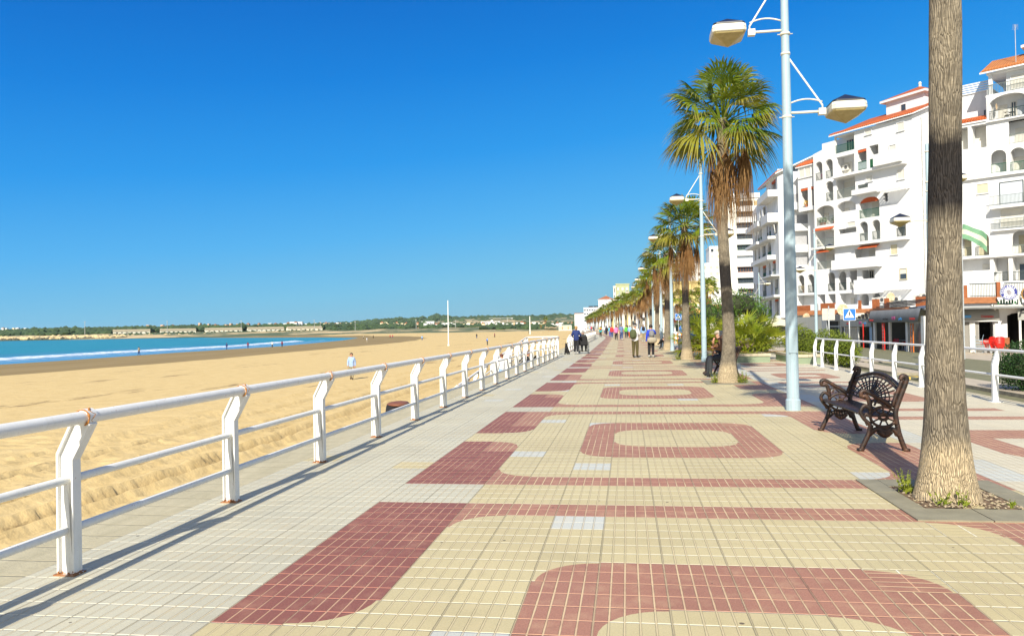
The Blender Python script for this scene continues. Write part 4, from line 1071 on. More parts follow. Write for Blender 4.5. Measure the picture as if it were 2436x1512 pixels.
# ---------------------------------------------------------------- B2: the big block with the orange roof
B=Fac((28.286,94.867),35)
t=thing('apartment_building','big white balconied apartment block with an orange tiled roof and a roof tower','building')
g9=dict(rail=railm); 
ops=[('a',5.46,6.54,19.17,21.5,dict(rail=railm,rh=.95,win=[(.1,.6,0,.5,curt)])),('a',3.9,5.02,19.17,21.5,dict(rail=railm,win=[(0,1,.0,.72,blind)])),
 ('r',.81,3.36,19.3,21.45,dict(win=[(.55,1,.1,.75,blind)])),('r',.76,3.46,21.93,23.9,dict(rail=grailm,rh=.98,fins=0,win=[(.32,.55,0,.85,glass),(.55,.80,0,.85,glass)],fr=blind)),
 ('r',-.87,.34,19.29,21.7,dict(rail=grailm,rh=1.0,awn=1,screen=curt,win=[(0,.6,0,.75,blind)])),('r',-2.45,-1.27,19.3,21.84,dict(rail=grailm,rh=1.0,screen=green_m,win=[(0,1,0,.6,blind)])),
 ('a',3.91,5.03,16.38,18.8,dict(rail=railm,rh=1.05,win=[(0,1,.35,.9,blind)])),('r',.76,3.42,16.4,18.75,dict(rail=railm,rh=1.1,win=[(.45,1,0,.9,blind)])),
 ('r',-.97,.43,17.05,17.58,dict(rail=railm,rh=.5)),
 ('s',3.88,6.54,13.53,15.9,dict(rail=railm,rh=1.0,win=[(.0,.35,0,.75,glass),(.75,1,.2,.7,blind)])),('s',.75,3.48,14.76,16.0,dict(win=[(.75,1,0,.5,blind)])),('s',-2.4,.3,13.6,16.0,dict(rail=grailm,rh=1.0,awn=1,win=[(.1,.75,0,.75,blind)])),
 ('r',-3.51,-2.97,15.12,16.08,dict(win=[(0,1,0,1,glass)])),
 ('a',-.83,.35,10.87,13.22,dict(rail=railm,rh=1.0,win=[(.3,.9,0,.6,glass)])),('a',-2.45,-1.34,10.92,13.22,dict(rail=railm,rh=1.0,win=[(0,.9,0,.85,blind2)])),
 ('r',3.93,6.63,10.86,12.8,dict(rail=railm,rh=1.0,win=[(.1,.45,0,.8,blind)])),('r',.75,3.3,12.14,12.7,dict()),('r',-5.66,-4.48,10.91,12.58,dict(rail=dkrail,rh=1.0,win=[(.1,.9,0,.9,blind2)])),
 ('r',3.90,6.6,8.09,10.4,dict(rail=railm,rh=.95,win=[(.1,.4,0,.8,blind),(.5,.9,0,.8,blind)])),('r',-1.75,1.04,8.1,10.12,dict(rail=railm,rh=.95,win=[(.1,.7,.0,.9,blind)])),
 ('a',3.94,5.06,5.31,7.61,dict(rail=dkrail,rh=.9,win=[(0,1,0,.5,glass),(0,1,.5,.95,blind)])),('a',2.31,3.43,5.34,7.63,dict(rail=dkrail,rh=.9,win=[(0,1,0,.62,glass),(0,1,.62,.95,blind)])),('r',.82,1.84,5.35,7.6,dict(rail=dkrail,rh=.9,win=[(0,1,0,.62,glass),(0,1,.62,1,blind)])),
 ('r',-1.57,.13,6.52,7.51,dict(win=[(.7,1,0,1,glass),(0,.5,.1,.8,blind2)])),('r',5.47,6.69,3.6,4.98,dict(win=[(.3,.8,0,.6,blind)])),('r',3.93,5.04,3.6,4.96,dict(win=[(.1,.8,0,.6,blind)])),('r',.81,3.38,3.6,4.96,dict(win=[(.6,.8,0,.6,blind)])),
 ('a',-.75,.46,3.4,4.85,dict(win=[(.1,.9,0,.6,blind)])),('a',-2.24,-1.25,3.4,4.83,dict(win=[(.1,.9,0,.6,glass)])) ]
facade(t,B,[(-6.72,2.3),(6.84,2.3),(6.84,22.55),(3.60,23.25),(3.56,24.05),(-6.72,24.05)],ops,name='front_wall')
body(t,B,-6.72,6.84,-14,-1.63,-1.2,24.05); body(t,B,-6.72,-6.44,-1.63,-.28,-1.2,24.05,name='end_wall'); body(t,B,6.56,6.84,-1.63,-.28,2.3,22.4,name='end_wall')
for w_ in ((-4.63,-3.77,9.0,10.1,blind2),(-5.76,-4.92,22.65,23.6,blind),(-5.68,-4.81,17.28,18.38,blind),(-4.71,-3.89,20.75,21.3,blind),(-1.62,-.77,23.2,23.75,blind),(-1.62,-.81,17.75,18.4,blind),(.85,1.93,12.85,13.4,blind)): flushwin(t,B,*w_[:4],w_[4],v=.0)
flushwin(t,B,-5.67,-4.87,6.18,7.32,blind,split=.5,fr=blind2)
parapet(t,B,-6.0,-2.6,1.15,19.1,20.45); parapet(t,B,-2.60,.9,1.05,17.6-1.2,17.05) if 0 else None
parapet(t,B,-2.65,3.7,.9,7.8,8.95); parapet(t,B,-2.64,.66,.8,4.75,6.4); parapet(t,B,.6,6.9,.7,10.55,10.82,name='slab_edge'); parapet(t,B,-6.2,.6,.8,10.5,10.85,name='slab_edge'); parapet(t,B,-2.7,.6,.9,16.35,16.95)
parapet(t,B,-6.05,3.5,.75,18.85,19.09,name='slab_edge')
for u0,u1,z in ((-6.3,-3.2,16.1),(-6.3,-2.9,5.0)):   # pergola slats
    for k in range(8):
        u=u0+(u1-u0)*k/7.5; mb=MB(); B.box(mb,u,u+.14,0,1.3,z,z+.16); mb.build('pergola_beam',wh,t)
    mb=MB(); B.box(mb,u0,u1,1.3,1.4,z,z+.16); mb.build('pergola_beam',wh,t)
pitched(t,B,-6.72,3.6,-14,0,24.2,2.9,rt,over=.45)
mb=MB(); mb.prism([(-14,24.04),(0,24.04),(-7,26.95)],0,.25,lambda p,q,hh:B.T(-6.72+hh,p,q)); mb.build('gable_wall',wh,t)
body(t,B,-4.6,.3,-11,-5.2,24.5,27.9,name='roof_tower'); hip(t,B,-4.6,.3,-11,-5.2,28.1,1.5)
flushwin(t,B,-2.35,-1.7,26.0,27.1,glass,v=-5.2)
for (u0,u1,z,mm) in ((3.9,6.7,13.25,ora),(4.2,6.2,10.52,ora),(-2.3,.2,10.42,ora)): 
    mb=MB(); mb.add([B.T(u0,.0,z),B.T(u1,.0,z),B.T(u1,.55,z-.28),B.T(u0,.55,z-.28),B.T(u0,.0,z-.06),B.T(u1,.0,z-.06),B.T(u1,.55,z-.40),B.T(u0,.55,z-.40)],[(0,1,2,3),(4,7,6,5),(2,6,7,3),(0,3,7,4),(1,5,6,2)]); mb.build('awning',mm,t)
# left wing, slightly set back, with its own strip of roof
W=Fac(B.T(0,-.9,0)[:2],35)
facade(t,W,[(6.86,15.85),(10.15,15.85),(10.15,21.55),(6.86,21.55)],[('r',8.58,9.77,16.32,18.79,dict(rail=dkrail,rh=.0001,awn=1,win=[(.4,.9,.1,.9,glass)])),('r',7.03,8.09,16.38,18.81,dict(awn=1,fr=timber,win=[(.1,.9,0,.75,glass)]))],name='wing_wall')
body(t,W,6.86,10.15,-12,-1.63,-1,21.55); body(t,W,10.0,10.15,-1.63,-.28,15.85,21.55)
for k in range(3): flushwin(t,W,7.1+k*.98,7.95+k*.98,20.15,21.3,blind)
pitched(t,W,6.9,10.1,-3.0,0,21.65,1.0,rt,over=.25)
facade(t,B,[(6.86,2.3),(10.2,2.3),(10.2,8.6),(6.86,8.6)],[('a',8.68,9.7,5.3,7.59,dict(rail=railm,rh=.95,win=[(.1,.6,0,.8,blind)])),('a',7.12,8.15,5.29,7.6,dict(rail=dkrail,rh=.95,win=[(0,.8,0,.8,glass)])),('r',7.06,9.9,3.75,5.0,dict())],name='wing_wall')
body(t,B,6.86,10.2,-3,-1.63,-1,8.6)
# pot plants on a balcony, satellite dishes, air conditioners (things of their own)
acm=pm('air_conditioner_white',(.66,.64,.58),.5,.06,4); grl=pm('fan_grille',(.10,.10,.10),.6,.2,30)
def aircon(label,F_,u,v,z,face=1,grp='air conditioners above the restaurants'):
    p=F_.T(u,v,z); t=thing('air_conditioner',label,'air conditioner',p,math.atan2(F_.d.y,F_.d.x),grp)
    mb=MB(); mb.box(-.42,.42,-.16,.16,0,.66); mb.build('casing',acm,t)
    mb=MB(); 
    ring=[(-.12+.22*cos(k*PI/9),.33+.22*sin(k*PI/9)) for k in range(18)]
    mb.prism(ring,.161,.175,lambda a,b_,hh:(a,hh,b_)); mb.prism(ring,-.175,-.161,lambda a,b_,hh:(a,hh,b_)); mb.build('fan_grille',grl,t)
def dish(label,p,r,rz):
    t=thing('satellite_dish',label,'satellite dish',p,rz); mb=MB(); prof=[(r*k/8,.18*r*(k/8)**2) for k in range(1,9)]; n=18;vs=[(0,0,0)];fs=[]
    for rr_,d in prof:
        for j in range(n): q=2*PI*j/n; vs.append((rr_*cos(q),-d,rr_*sin(q)*1.08))
    for j in range(n): fs.append((0,1+j,1+(j+1)%n))
    for i in range(7):
        for j in range(n): a=1+i*n; fs.append((a+j,a+(j+1)%n,a+n+(j+1)%n,a+n+j))
    mb.add(vs,fs); o=mb.build('reflector',pm('dish_paint',(.66,.58,.42),.6,.22,5,dark=(.45,.25,.10)),t,smooth=True)
    mo=o.modifiers.new('s','SOLIDIFY'); mo.thickness=.02
    mb=MB(); mb.tube([(0,0,-r),(0,-r*.9,0)],.015,5); mb.tube([(0,.02,0),(0,.25,-.05),(0,.25,-.5)],.03,6); mb.build('arm',sgrey,t)
aircon('cream air conditioner box on the brown parapet, second from the left above the café',B,2.75,1.7,3.0)
for k,(u,z) in enumerate(((-2.6,3.55),(-3.35,3.6),(-5.15,3.6))): aircon(('grey air conditioner box leftmost of three above the dark slatted roof','cream air conditioner box in the middle of three above the slatted roof','air conditioner box beside the rusty satellite dish above the tents')[k],B,u,1.2,z)
aircon('white air conditioner box on the parapet left of the nearest palm trunk',B,-8.3,2.0,3.6); aircon('dark sided air conditioner box next to the palm trunk, rightmost of its row',B,-9.0,2.0,3.75)
aircon('air conditioner on the wall of the open loggia under the roof',B,3.0,-1.2,19.95)
# podium in front with brown parapet pieces and terracotta band
t=thing('restaurant_podium','single storey café podium with a terracotta edge below the white block','building')
band_m=pm('terracotta_edge',(.40,.15,.045),.8,.18,4)
body(t,B,-12,6.9,.02,4.2,-1.3,2.3,wh2); body(t,B,-12,6.9,.0,4.35,2.30,2.42,wh,name='fascia')
mb=MB(); mb.add([B.T(-12,4.5,2.42),B.T(6.9,4.5,2.42),B.T(6.9,3.9,2.95),B.T(-12,3.9,2.95)],[(0,1,2,3)],0,[[(0,0),(19,0),(19,1),(0,1)]]); mb.build('tiled_edge',edg,t,fix=False)
for u0,u1,z0,z1,mm in ((4.5,6.5,2.75,3.6,brn),(3.9,4.4,2.75,3.7,wh),(.9,2.9,2.75,3.75,brn),(2.9,3.2,2.75,3.75,wh),(-.55,.85,2.75,3.6,wh),(-2.2,-.75,2.75,3.2,wh),(-2.6,-2.3,2.75,3.9,brn),(-4.9,-4.1,2.75,3.95,brn),(-6.1,-5.6,2.75,4.0,brn),(-12,-9.3,2.75,4.0,brn)):
    body(t,B,u0,u1,3.6,3.8,z0,z1,mm,name='parapet')
for u0,u1 in ((3.3,3.9),(-8.2,-6.3)):
    mb=MB(); 
    for k in range(int((u1-u0)/.13)+1): B.box(mb,u0+k*.13,u0+k*.13+.02,3.66,3.70,2.75,3.7)
    B.box(mb,u0,u1,3.65,3.71,3.66,3.72); mb.build('terrace_railing',dkrail,t)
# café front seen between the hedges
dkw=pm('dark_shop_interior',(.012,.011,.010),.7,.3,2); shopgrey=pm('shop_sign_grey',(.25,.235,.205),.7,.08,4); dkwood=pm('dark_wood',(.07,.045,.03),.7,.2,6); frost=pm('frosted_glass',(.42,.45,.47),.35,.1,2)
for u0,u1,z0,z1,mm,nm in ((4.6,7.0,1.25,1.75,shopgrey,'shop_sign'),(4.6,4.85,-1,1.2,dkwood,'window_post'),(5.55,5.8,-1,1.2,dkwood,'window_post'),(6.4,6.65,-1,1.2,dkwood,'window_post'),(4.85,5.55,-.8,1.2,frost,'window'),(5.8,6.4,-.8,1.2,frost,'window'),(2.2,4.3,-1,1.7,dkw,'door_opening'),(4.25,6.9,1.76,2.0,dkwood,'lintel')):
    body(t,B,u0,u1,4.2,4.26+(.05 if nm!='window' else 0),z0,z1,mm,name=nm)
def text(root,s,size,mat_,F_,u,v,z,name='lettering',bold=0,shear=0,flip=True,scx=1.0):
    cu=bpy.data.curves.new('txt','FONT'); cu.body=s; cu.size=size; cu.extrude=.006; cu.align_x='CENTER'; cu.align_y='CENTER'; cu.shear=shear; cu.offset=bold
    ob=bpy.data.objects.new('txt',cu); col.objects.link(ob); dg_=bpy.context.evaluated_depsgraph_get(); me=bpy.data.meshes.new_from_object(ob.evaluated_get(dg_)); bpy.data.objects.remove(ob)
    me.materials.clear(); me.materials.append(mat_)
    for vv in me.vertices:
        x,y,zz=vv.co; p=F_.T(u-x*scx,v+zz,z+y); vv.co=p
    me.update(); o=bpy.data.objects.new(name,me); col.objects.link(o); o.parent=root; return o
txtd=pm('letter_dark',(.03,.03,.03),.6,.05,5); txtr=pm('letter_red',(.62,.03,.02),.6,.05,5); txtp=pm('letter_pink',(.55,.08,.28),.6,.05,5); txtb=pm('letter_blue',(.05,.30,.70),.6,.05,5); txtw=pm('letter_white',(.8,.8,.8),.6,.03,5)
text(t,'Café Triana',.42,txtd,B,5.8,4.34,1.48,bold=.01,scx=.75)
# ---------------------------------------------------------------- B3: block at the right edge
C3=Fac((39.171,85.293),52)
t=thing('apartment_building','white arched apartment block at the right edge, partly behind the nearest palm trunk','building')
ops=[('s',-2.6,.94,22.14,24.62,dict(rail=dkrail,rh=1.0,win=[(.40,.52,0,.75,glass),(.14,.36,0,.80,curt),(.62,.85,.05,.7,blind)])),
 ('r',-3.6,-.77,19.4,21.8,dict(rail=railm,rh=1.0,win=[(.55,.9,0,.75,blind)])),
 ('a',-.51,.89,16.66,19.0,dict(rail=grailm,rh=.95,win=[(.0,.45,0,.65,blind)])),('a',-2.2,-.82,16.6,18.95,dict(rail=grailm,rh=.95,win=[(0,1,0,.7,blind)])),('a',-3.9,-2.5,16.6,18.95,dict(rail=grailm,rh=.95)),
 ('a',1.23,2.56,8.21,10.6,dict(rail=dkrail,rh=.95,win=[(0,1,0,.9,blind2)])),('a',2.85,3.9,8.26,10.61,dict(rail=dkrail,rh=.95,win=[(0,1,0,.9,blind2)])),('a',-2.2,-.84,8.12,10.5,dict(rail=railm,rh=.95,win=[(.2,.8,0,.85,blind2)])),('a',-3.9,-2.5,8.12,10.5,dict(rail=railm,rh=.95)),
 ('r',1.2,4.2,6.67,7.89,dict(win=[(.1,.35,0,.6,blind)])),('r',-.46,.88,5.42,7.85,dict(rail=dkrail,rh=.95,win=[(.0,.3,0,.8,blind2)])),('r',-3.6,-.82,5.41,7.84,dict(rail=dkrail,rh=.95,win=[(.55,.9,0,.75,glass)])),
 ('r',1.23,2.62,19.5,21.95,dict(win=[(0,1,0,1,blind)])),('r',2.94,4.2,19.6,21.95,dict(win=[(0,1,0,1,blind)])),('a',2.93,4.0,18.05,19.0,dict())]
ops=[o for o in ops if not(o[1]==2.93)]
facade(t,C3,[(-12,-1),(4.4,-1),(4.4,22.3),(1.15,22.3),(1.15,24.85),(-12,24.85)],ops,name='front_wall')
body(t,C3,-12,4.4,-14,-1.63,-1,22.3); body(t,C3,-12,1.15,-14,-1.63,22.3,24.85); body(t,C3,4.12,4.4,-1.63,-.28,-1,22.3,name='end_wall'); body(t,C3,.87,1.15,-1.63,-.28,22.3,25.5,name='end_wall')
body(t,C3,1.25,6.2,-12,-3.0,22.3,26.2,name='upper_wall'); 
for k in range(5): body(t,C3,1.3,6.0,-2.4-.5*k if 0 else -3.0,-2.85,26.1+k*.24,26.24+k*.24,name='pergola_beam')
flushwin(t,C3,1.78,2.14,23.2,24.07,glass,v=-3.0,split=None); flushwin(t,C3,1.28,1.6,23.14,24.07,frost,v=-3.0)
pitched(t,C3,1.3,4.3,-2.6,0,22.35,.8,rt,over=.15)
# roof terrace with column under a tiled roof
body(t,C3,-12,-.55,-6,-.5,24.9,27.0,name='penthouse_wall'); body(t,C3,.62,.95,-.5,-.15,24.85,27.1,name='column'); body(t,C3,-12,1.1,-6.5,.0,26.95,27.15,name='soffit')
flushwin(t,C3,-2.2,-1.0,25.1,26.5,blind,v=-.5)
mb=MB(); C3.box(mb,-12,1.1,-.1,-.06,25.85,25.9)
for k in range(90): C3.box(mb,1.04-k*.13,1.075-k*.13,-.09,-.07,24.85,25.88)
mb.build('terrace_railing',railm,t); pitched(t,C3,-12,1.2,-9,0.1,27.2,2.4,rt2,over=.4)
body(t,C3,-9,-1.9,-8,-3.4,27.6,30.0,name='roof_tower'); hip(t,C3,-9,-1.9,-8,-3.4,30.1,1.6,rt2)
parapet(t,C3,-8,.86,1.0,12.85,13.15,name='balcony_slab'); parapet(t,C3,-12,4.4,.35,16.25,16.45,name='slab_edge'); parapet(t,C3,-12,4.4,.3,7.95,8.15,name='slab_edge'); parapet(t,C3,-12,1.15,.35,21.95,22.1,name='slab_edge')
mb=MB(); 
for (zz,u1,v) in ((13.15,.86,.94),(10.75,.85,.4)):
    C3.box(mb,-8,u1,v-.02,v+.02,zz+.98,zz+1.02); 
    for k in range(75): C3.box(mb,u1-.035-k*.115,u1-k*.115,v-.01,v+.01,zz,zz+.98)
mb.build('balcony_railing',railm,t); parapet(t,C3,-8,.88,.45,10.6,10.75,name='balcony_slab')
for u0,u1,z0,z1,mm in ((-1.9,.1,13.2,15.55,curt),(-3.6,-2.1,13.2,15.55,blind),(-1.92,.11,11.0,12.75,blind),(-4.2,-2.2,11,12.75,blind),(1.2,2.2,14.7,15.7,blind2),):
    flushwin(t,C3,u0,u1,z0,z1,mm,fr=dkrail if mm is curt else wh)
dish('white satellite dish on the arched top balcony of the right block',C3.T(.45,-.6,23.6),.32,.9)
tt=thing('roof_aerial','thin rooftop television aerial above the right block','aerial',C3.T(-1.35,-1.0,27.6)); mb=MB(); mb.tube([(0,0,0),(0,0,4.2)],.035,6); mb.build('mast',sgrey,tt); mb=MB()
for k in range(5): mb.tube([(-.35+.02*k,-.1,3.7+k*.12),(.35,.1,3.75+k*.12)],.012,4)
mb.tube([(-.1,0,3.6),(.25,.1,4.2)],.012,4); mb.build('elements',sgrey,tt)
for k,(u,z,mm) in enumerate(((-.55,22.16,dkwood),(-.95,22.16,txtd))):
    tt=thing(('wicker_chair','small_table')[k],('brown wicker armchair on the arched top balcony of the right block','small dark table on the arched top balcony of the right block')[k],('chair','table')[k],C3.T(u,-.7,z))
    if k==0:
        mb=MB(); mb.box(-.22,.22,-.2,.2,.36,.42); mb.build('seat',mm,tt); mb=MB(); mb.tube([(-.24,-.2,.6),(-.24,.22,.78),(.24,.22,.78),(.24,-.2,.6)],.03,6); mb.build('backrest',mm,tt)
    else:
        mb=MB(); mb.box(-.25,.25,-.25,.25,.60,.63); mb.build('tabletop',mm,tt)
    for a in (-.2,.2):
        for b_ in (-.18,.18): mb=MB(); mb.tube([(a,b_,0),(a,b_,.38 if k==0 else .6)],.018,5); mb.build('leg',mm,tt)
# ---------------------------------------------------------------- front row of restaurants and tents
greyc=pm('grey_canvas',(.20,.205,.20),.75,.12,1.5,.15); greyl=pm('light_grey_canvas',(.33,.325,.29),.75,.08,1.5,.1); alu=pm('white_aluminium',(.70,.69,.65),.4,.05,5); panelm=pm('clear_plastic_panel',(.17,.175,.17),.25,.2,1.2)
S=Fac((18.584,59.67),0)
t=thing('restaurant_tent','grey canvas restaurant tent with open front and red chairs inside, right of the crossing sign','tent')
gs=gz(18.6)+.155
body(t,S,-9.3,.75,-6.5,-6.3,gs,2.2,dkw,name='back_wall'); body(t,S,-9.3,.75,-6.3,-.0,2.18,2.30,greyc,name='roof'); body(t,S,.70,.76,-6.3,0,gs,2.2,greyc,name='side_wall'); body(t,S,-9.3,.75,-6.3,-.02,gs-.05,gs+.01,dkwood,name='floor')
mb=MB(); prof=[(2.25,-.02),(2.32,.05),(1.5,.32),(1.42,.32),(1.42,.30),(2.20,-.02)]
n=26;vs_=[];fs_=[]
for k in range(n+1):
    u=-8.95+9.65*k/n
    for z,v in ((2.28,-.02),(2.30,.10),(1.95,.20),(1.46,.30+.02*sin(k*1.3)),(1.44,.26)): vs_.append(S.T(u,v,z))
for k in range(n):
    for q in range(4): a=k*5+q; fs_.append((a,a+5,a+6,a+1))
mb.add(vs_,fs_); mb.build('awning',greyc,t,smooth=True,fix=False)
for u0,u1,nm,mm in ((.14,.50,'post',alu),(-3.05,-2.75,'post',alu),(-6.35,-6.0,'post',alu),(-9.45,-8.95,'corner_post',alu)): body(t,S,u0,u1,-.12,.0 if nm=='post' else .12,gs,1.55 if nm=='post' else 1.8,mm,name=nm)
body(t,S,-8.9,-6.4,-.10,-.04,gs,1.5,panelm,name='side_panel'); body(t,S,-8.9,-6.4,-.11,-.03,gs,gs+.12,alu,name='panel_rail')
text(t,'Cruzcampo',.24,txtr,S,.0,.285,1.62,scx=.8); text(t,'cocina del mar',.22,txtd,S,-3.0,.285,1.68,scx=.8); text(t,'PEPSI',.30,txtp,S,-4.6,.28,1.70); text(t,'paellas',.24,txtb,S,-5.9,.285,1.66); text(t,'Cruzcampo',.24,txtr,S,-8.0,.285,1.66,scx=.8)
t=thing('restaurant_tent','smaller grey restaurant tent with a striped blue banner, left of the larger tent','tent')
body(t,S,.9,9.0,-6.3,0,1.62,1.74,greyc,name='roof'); body(t,S,.9,9.0,-6.5,-6.3,gs,1.7,dkw,name='back_wall'); body(t,S,.8,9.0,.0,.06,1.14,1.72,greyl,name='awning'); body(t,S,.9,9.0,-6.3,-.02,gs-.05,gs+.01,dkwood,name='floor')
body(t,S,4.33,7.9,-.08,-.02,gs,1.1,panelm,name='side_panel')
for u in (4.2,7.95,9.0): body(t,S,u-.09,u+.09,-.1,.0,gs,1.15,alu,name='post')
body(t,S,.92,1.5,-.1,-.03,gs,1.12,pm('blue_banner',(.16,.32,.50),.7,.4,5,dark=(.45,.50,.52)),name='banner')
text(t,'PEPSI',.28,txtp,S,3.4,.07,1.42); text(t,'paellas',.24,txtb,S,2.2,.07,1.40); text(t,'mariscos',.22,txtr,S,6.6,.07,1.40)
t=thing('slatted_roof','dark wooden slatted roof sloping between the two grey tents','canopy')
for k in range(11):
    f=k/10; body(t,S,-2.9+1.9*f,5.3,-2.6+2.6*f-.14,-2.6+2.6*f+.09,2.95-1.15*f,3.02-1.15*f,dkwood,name='slat')
body(t,S,-1.5,-1.2,-2.5,0,1.75,2.2,wh2,name='beam'); body(t,S,4.8,5.1,-2.5,0,1.75,2.2,wh2,name='beam')
t=thing('passage_wall','dark glazed passage front between the café and the small tent','shopfront')
body(t,S,9.1,13.5,-.4,-.3,gs,1.6,dkw,name='opening'); body(t,S,9.1,13.5,-.5,-.0,1.6,2.1,shopgrey,name='fascia'); body(t,S,13.5,15.2,-.4,.0,gs,2.1,frost,name='poster_wall'); body(t,S,10.2,10.35,-.3,-.2,gs,1.6,sgrey,name='frame'); body(t,S,9.1,13.5,-.3,-.22,1.1,1.2,sgrey,name='transom')
body(t,S,9.1,30,-8,-.5,gs-.1,2.1,wh2,name='wall')
redpl=pm('red_plastic',(.62,.02,.012),.35,.06,5); 
def pchair(label,p,rz,mat_,group=None,hh=1):
    t=thing('plastic_chair',label,'chair',p,rz,group)
    mb=MB(); mb.box(-.22,.22,-.21,.21,.42,.45); mb.build('seat',mat_,t)
    mb=MB(); vs=[];fs=[]
    for i in range(6):
        z=.45+.40*i/5
        for j in range(7):
            a=(j-3)/3; vs.append((a*(.23+.02*sin(i*.6)),.20+.06*i/5-.05*a*a,z-.05*a*a*(i==5)))
    for i in range(5):
        for j in range(6): q=i*7+j; fs.append((q,q+1,q+8,q+7))
    mb.add(vs,fs); o=mb.build('backrest',mat_,t,smooth=True); o.modifiers.new('s','SOLIDIFY').thickness=.02
    for a in (-1,1):
        mb=MB(); mb.tube([(a*.23,.18,.66),(a*.25,-.05,.66),(a*.24,-.20,.64),(a*.22,-.22,.44)],.018,5); mb.build('armrest',mat_,t)
        for b_ in (-1,1): mb=MB(); mb.tube([(a*.20,b_*.18,.43),(a*.23,b_*.22,0)],.017,5); mb.build('leg',sgrey,t)
    return t
c0=None
for k,(u,v,rz) in enumerate(((-.6,-.9,PI/2),(-1.5,-.8,PI/2+.2),(-3.5,-.9,PI/2),(-4.15,-.8,PI/2-.2),(-4.8,-.9,PI/2),(-5.5,-.8,PI/2+.2),(-1.2,-2.2,-PI/2),(-4.4,-2.2,-PI/2))):
    p=S.T(u,v,gs+.01)
    lb='red plastic café chair set out inside the larger grey tent'
    if c0 is None: c0=pchair(lb,p,rz+PI,redpl,'red chairs inside the grey tent')
    else: dup(c0,p,rz+PI,lb,'red chairs inside the grey tent')
for k in range(3):
    tt=thing('cafe_table','white café table between the red chairs in the tent','table',S.T(-1.0-1.7*k,-1.5,gs+.01),0,'tables inside the grey tent'); mb=MB(); mb.box(-.38,.38,-.38,.38,.71,.74); mb.build('tabletop',alu,tt); mb=MB(); mb.tube([(0,0,0),(0,0,.71)],.04,8); mb.build('leg',sgrey,tt)
def menu_post(label,p,mat_,w,H=1.95):
    tt=thing('menu_stand',label,'menu stand',p); 
    for s in ((-1,1) if w>.1 else (0,)): mb=MB(); mb.box(-.03,.03,s*w/2-.045,s*w/2+.045,0,H); mb.build('upright',mat_,tt)
    if w>.1:
        for k in range(7): mb=MB(); mb.box(-.02,.02,-w/2+.04,w/2-.04,.15+k*.25,.34+k*.25); mb.build('menu_card',pm('menu_card',(.45,.40,.36),.6,.4,25,dark=(.12,.08,.07)),tt)
menu_post('tall narrow red post at the front of the small grey tent',S.T(2.5,.12,gs),redpl,.02)
menu_post('tall menu stand with a red frame between the openings of the larger tent',S.T(-2.5,.25,gs),redpl,.32,2.0)
menu_post('tall menu stand with an orange frame at the closed end of the larger tent',S.T(-7.55,.15,gs),pm('orange_frame',(.66,.17,.02),.5,.1,5),.36,1.95)
# front facing the viewer: awning, arch, terrace above
K=Fac((19.7,52.2),79)     # runs to the left as u grows
t=thing('restaurant_building','single storey restaurant with grey awning, arch and railed terrace at the right edge','building')
g2=-.72
outl=[(-16,g2),(0,g2),(0,2.3),(-16,2.3)]
opsK=[('a',-5.6,-3.72,g2+.02,1.9,dict(fins=0)),('r',-3.38,-2.58,.2,1.36,dict(fins=0)),('r',-11,-6.2,g2+.02,1.6,dict(fins=0))]
facade(t,K,outl,opsK,mat=wh,slabs=False,rec=2.0,backdrop=False,name='front_wall')
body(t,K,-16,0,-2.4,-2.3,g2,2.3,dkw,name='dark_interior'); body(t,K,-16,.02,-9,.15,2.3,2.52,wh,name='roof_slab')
body(t,K,-.02,.12,-9,.0,g2,2.3,wh,name='side_wall'); body(t,K,-4.2,-3.7,-2.2,-.3,g2,2.3,wh,name='arch_return')
mb=MB(); mb.add([K.T(-3.62,.40,2.53),K.T(.2,.40,2.53),K.T(.2,-.1,2.90),K.T(-3.62,-.1,2.90)],[(0,1,2,3)],0,[[(0,0),(4,0),(4,1),(0,1)]]); mb.build('tiled_edge',edg,t,fix=False)
body(t,K,-3.65,.2,-.5,-.12,2.53,2.93,brn,name='parapet'); body(t,K,-2.04,-1.0,-.5,-.2,2.93,3.7,brn,name='parapet_post'); body(t,K,-3.86,-3.65,-.5,-.2,2.9,3.85,brn,name='parapet_post'); body(t,K,-2.17,-2.05,-.5,-.2,2.93,3.6,wh,name='parapet_post'); body(t,K,-4.05,-3.87,-.5,-.2,2.9,3.8,wh,name='parapet_post')
mb=MB(); 
for (a,b_) in ((-3.64,-2.18),(-9,-4.06)):
    K.box(mb,a,b_,-.36,-.30,3.74,3.80); K.box(mb,a,b_,-.35,-.31,2.98,3.02)
    for k in range(int((b_-a)/.085)): K.box(mb,a+k*.085,a+k*.085+.022,-.345,-.315,2.93,3.76)
mb.build('terrace_railing',dkrail,t)
vs_=[];fs_=[]
for k in range(13):
    u=-3.66+1.95*k/12+.0
    for z,v in ((2.2,.02),(2.16,.12),(1.85,.22),(1.47,.30+.015*sin(k*1.9)),(1.45,.26)): vs_.append(K.T(u,v,z))
for k in range(12):
    for q in range(4): a=k*5+q; fs_.append((a,a+5,a+6,a+1))
mb=MB(); mb.add(vs_,fs_); mb.build('awning',greyl,t,smooth=True,fix=False); body(t,K,-3.66,.1,.24,.29,1.40,1.45,alu,name='awning_rail'); body(t,K,-1.68,.1,.0,.28,1.47,2.2,greyl,name='awning_box')
body(t,K,-2.03,-.3,.01,.05,g2,1.38,shopgrey,name='panel'); body(t,K,-2.36,-2.05,.01,.10,g2,1.38,alu,name='post'); body(t,K,-3.63,-3.43,.01,.08,g2,1.38,alu,name='post'); body(t,K,-3.40,-2.38,.005,.03,g2,.18,shopgrey,name='lower_panel'); body(t,K,-2.56,-2.38,.005,.03,.18,1.38,shopgrey,name='side_panel'); body(t,K,-4.22,-3.72,-.02,.03,g2,.38,brn,name='dado')
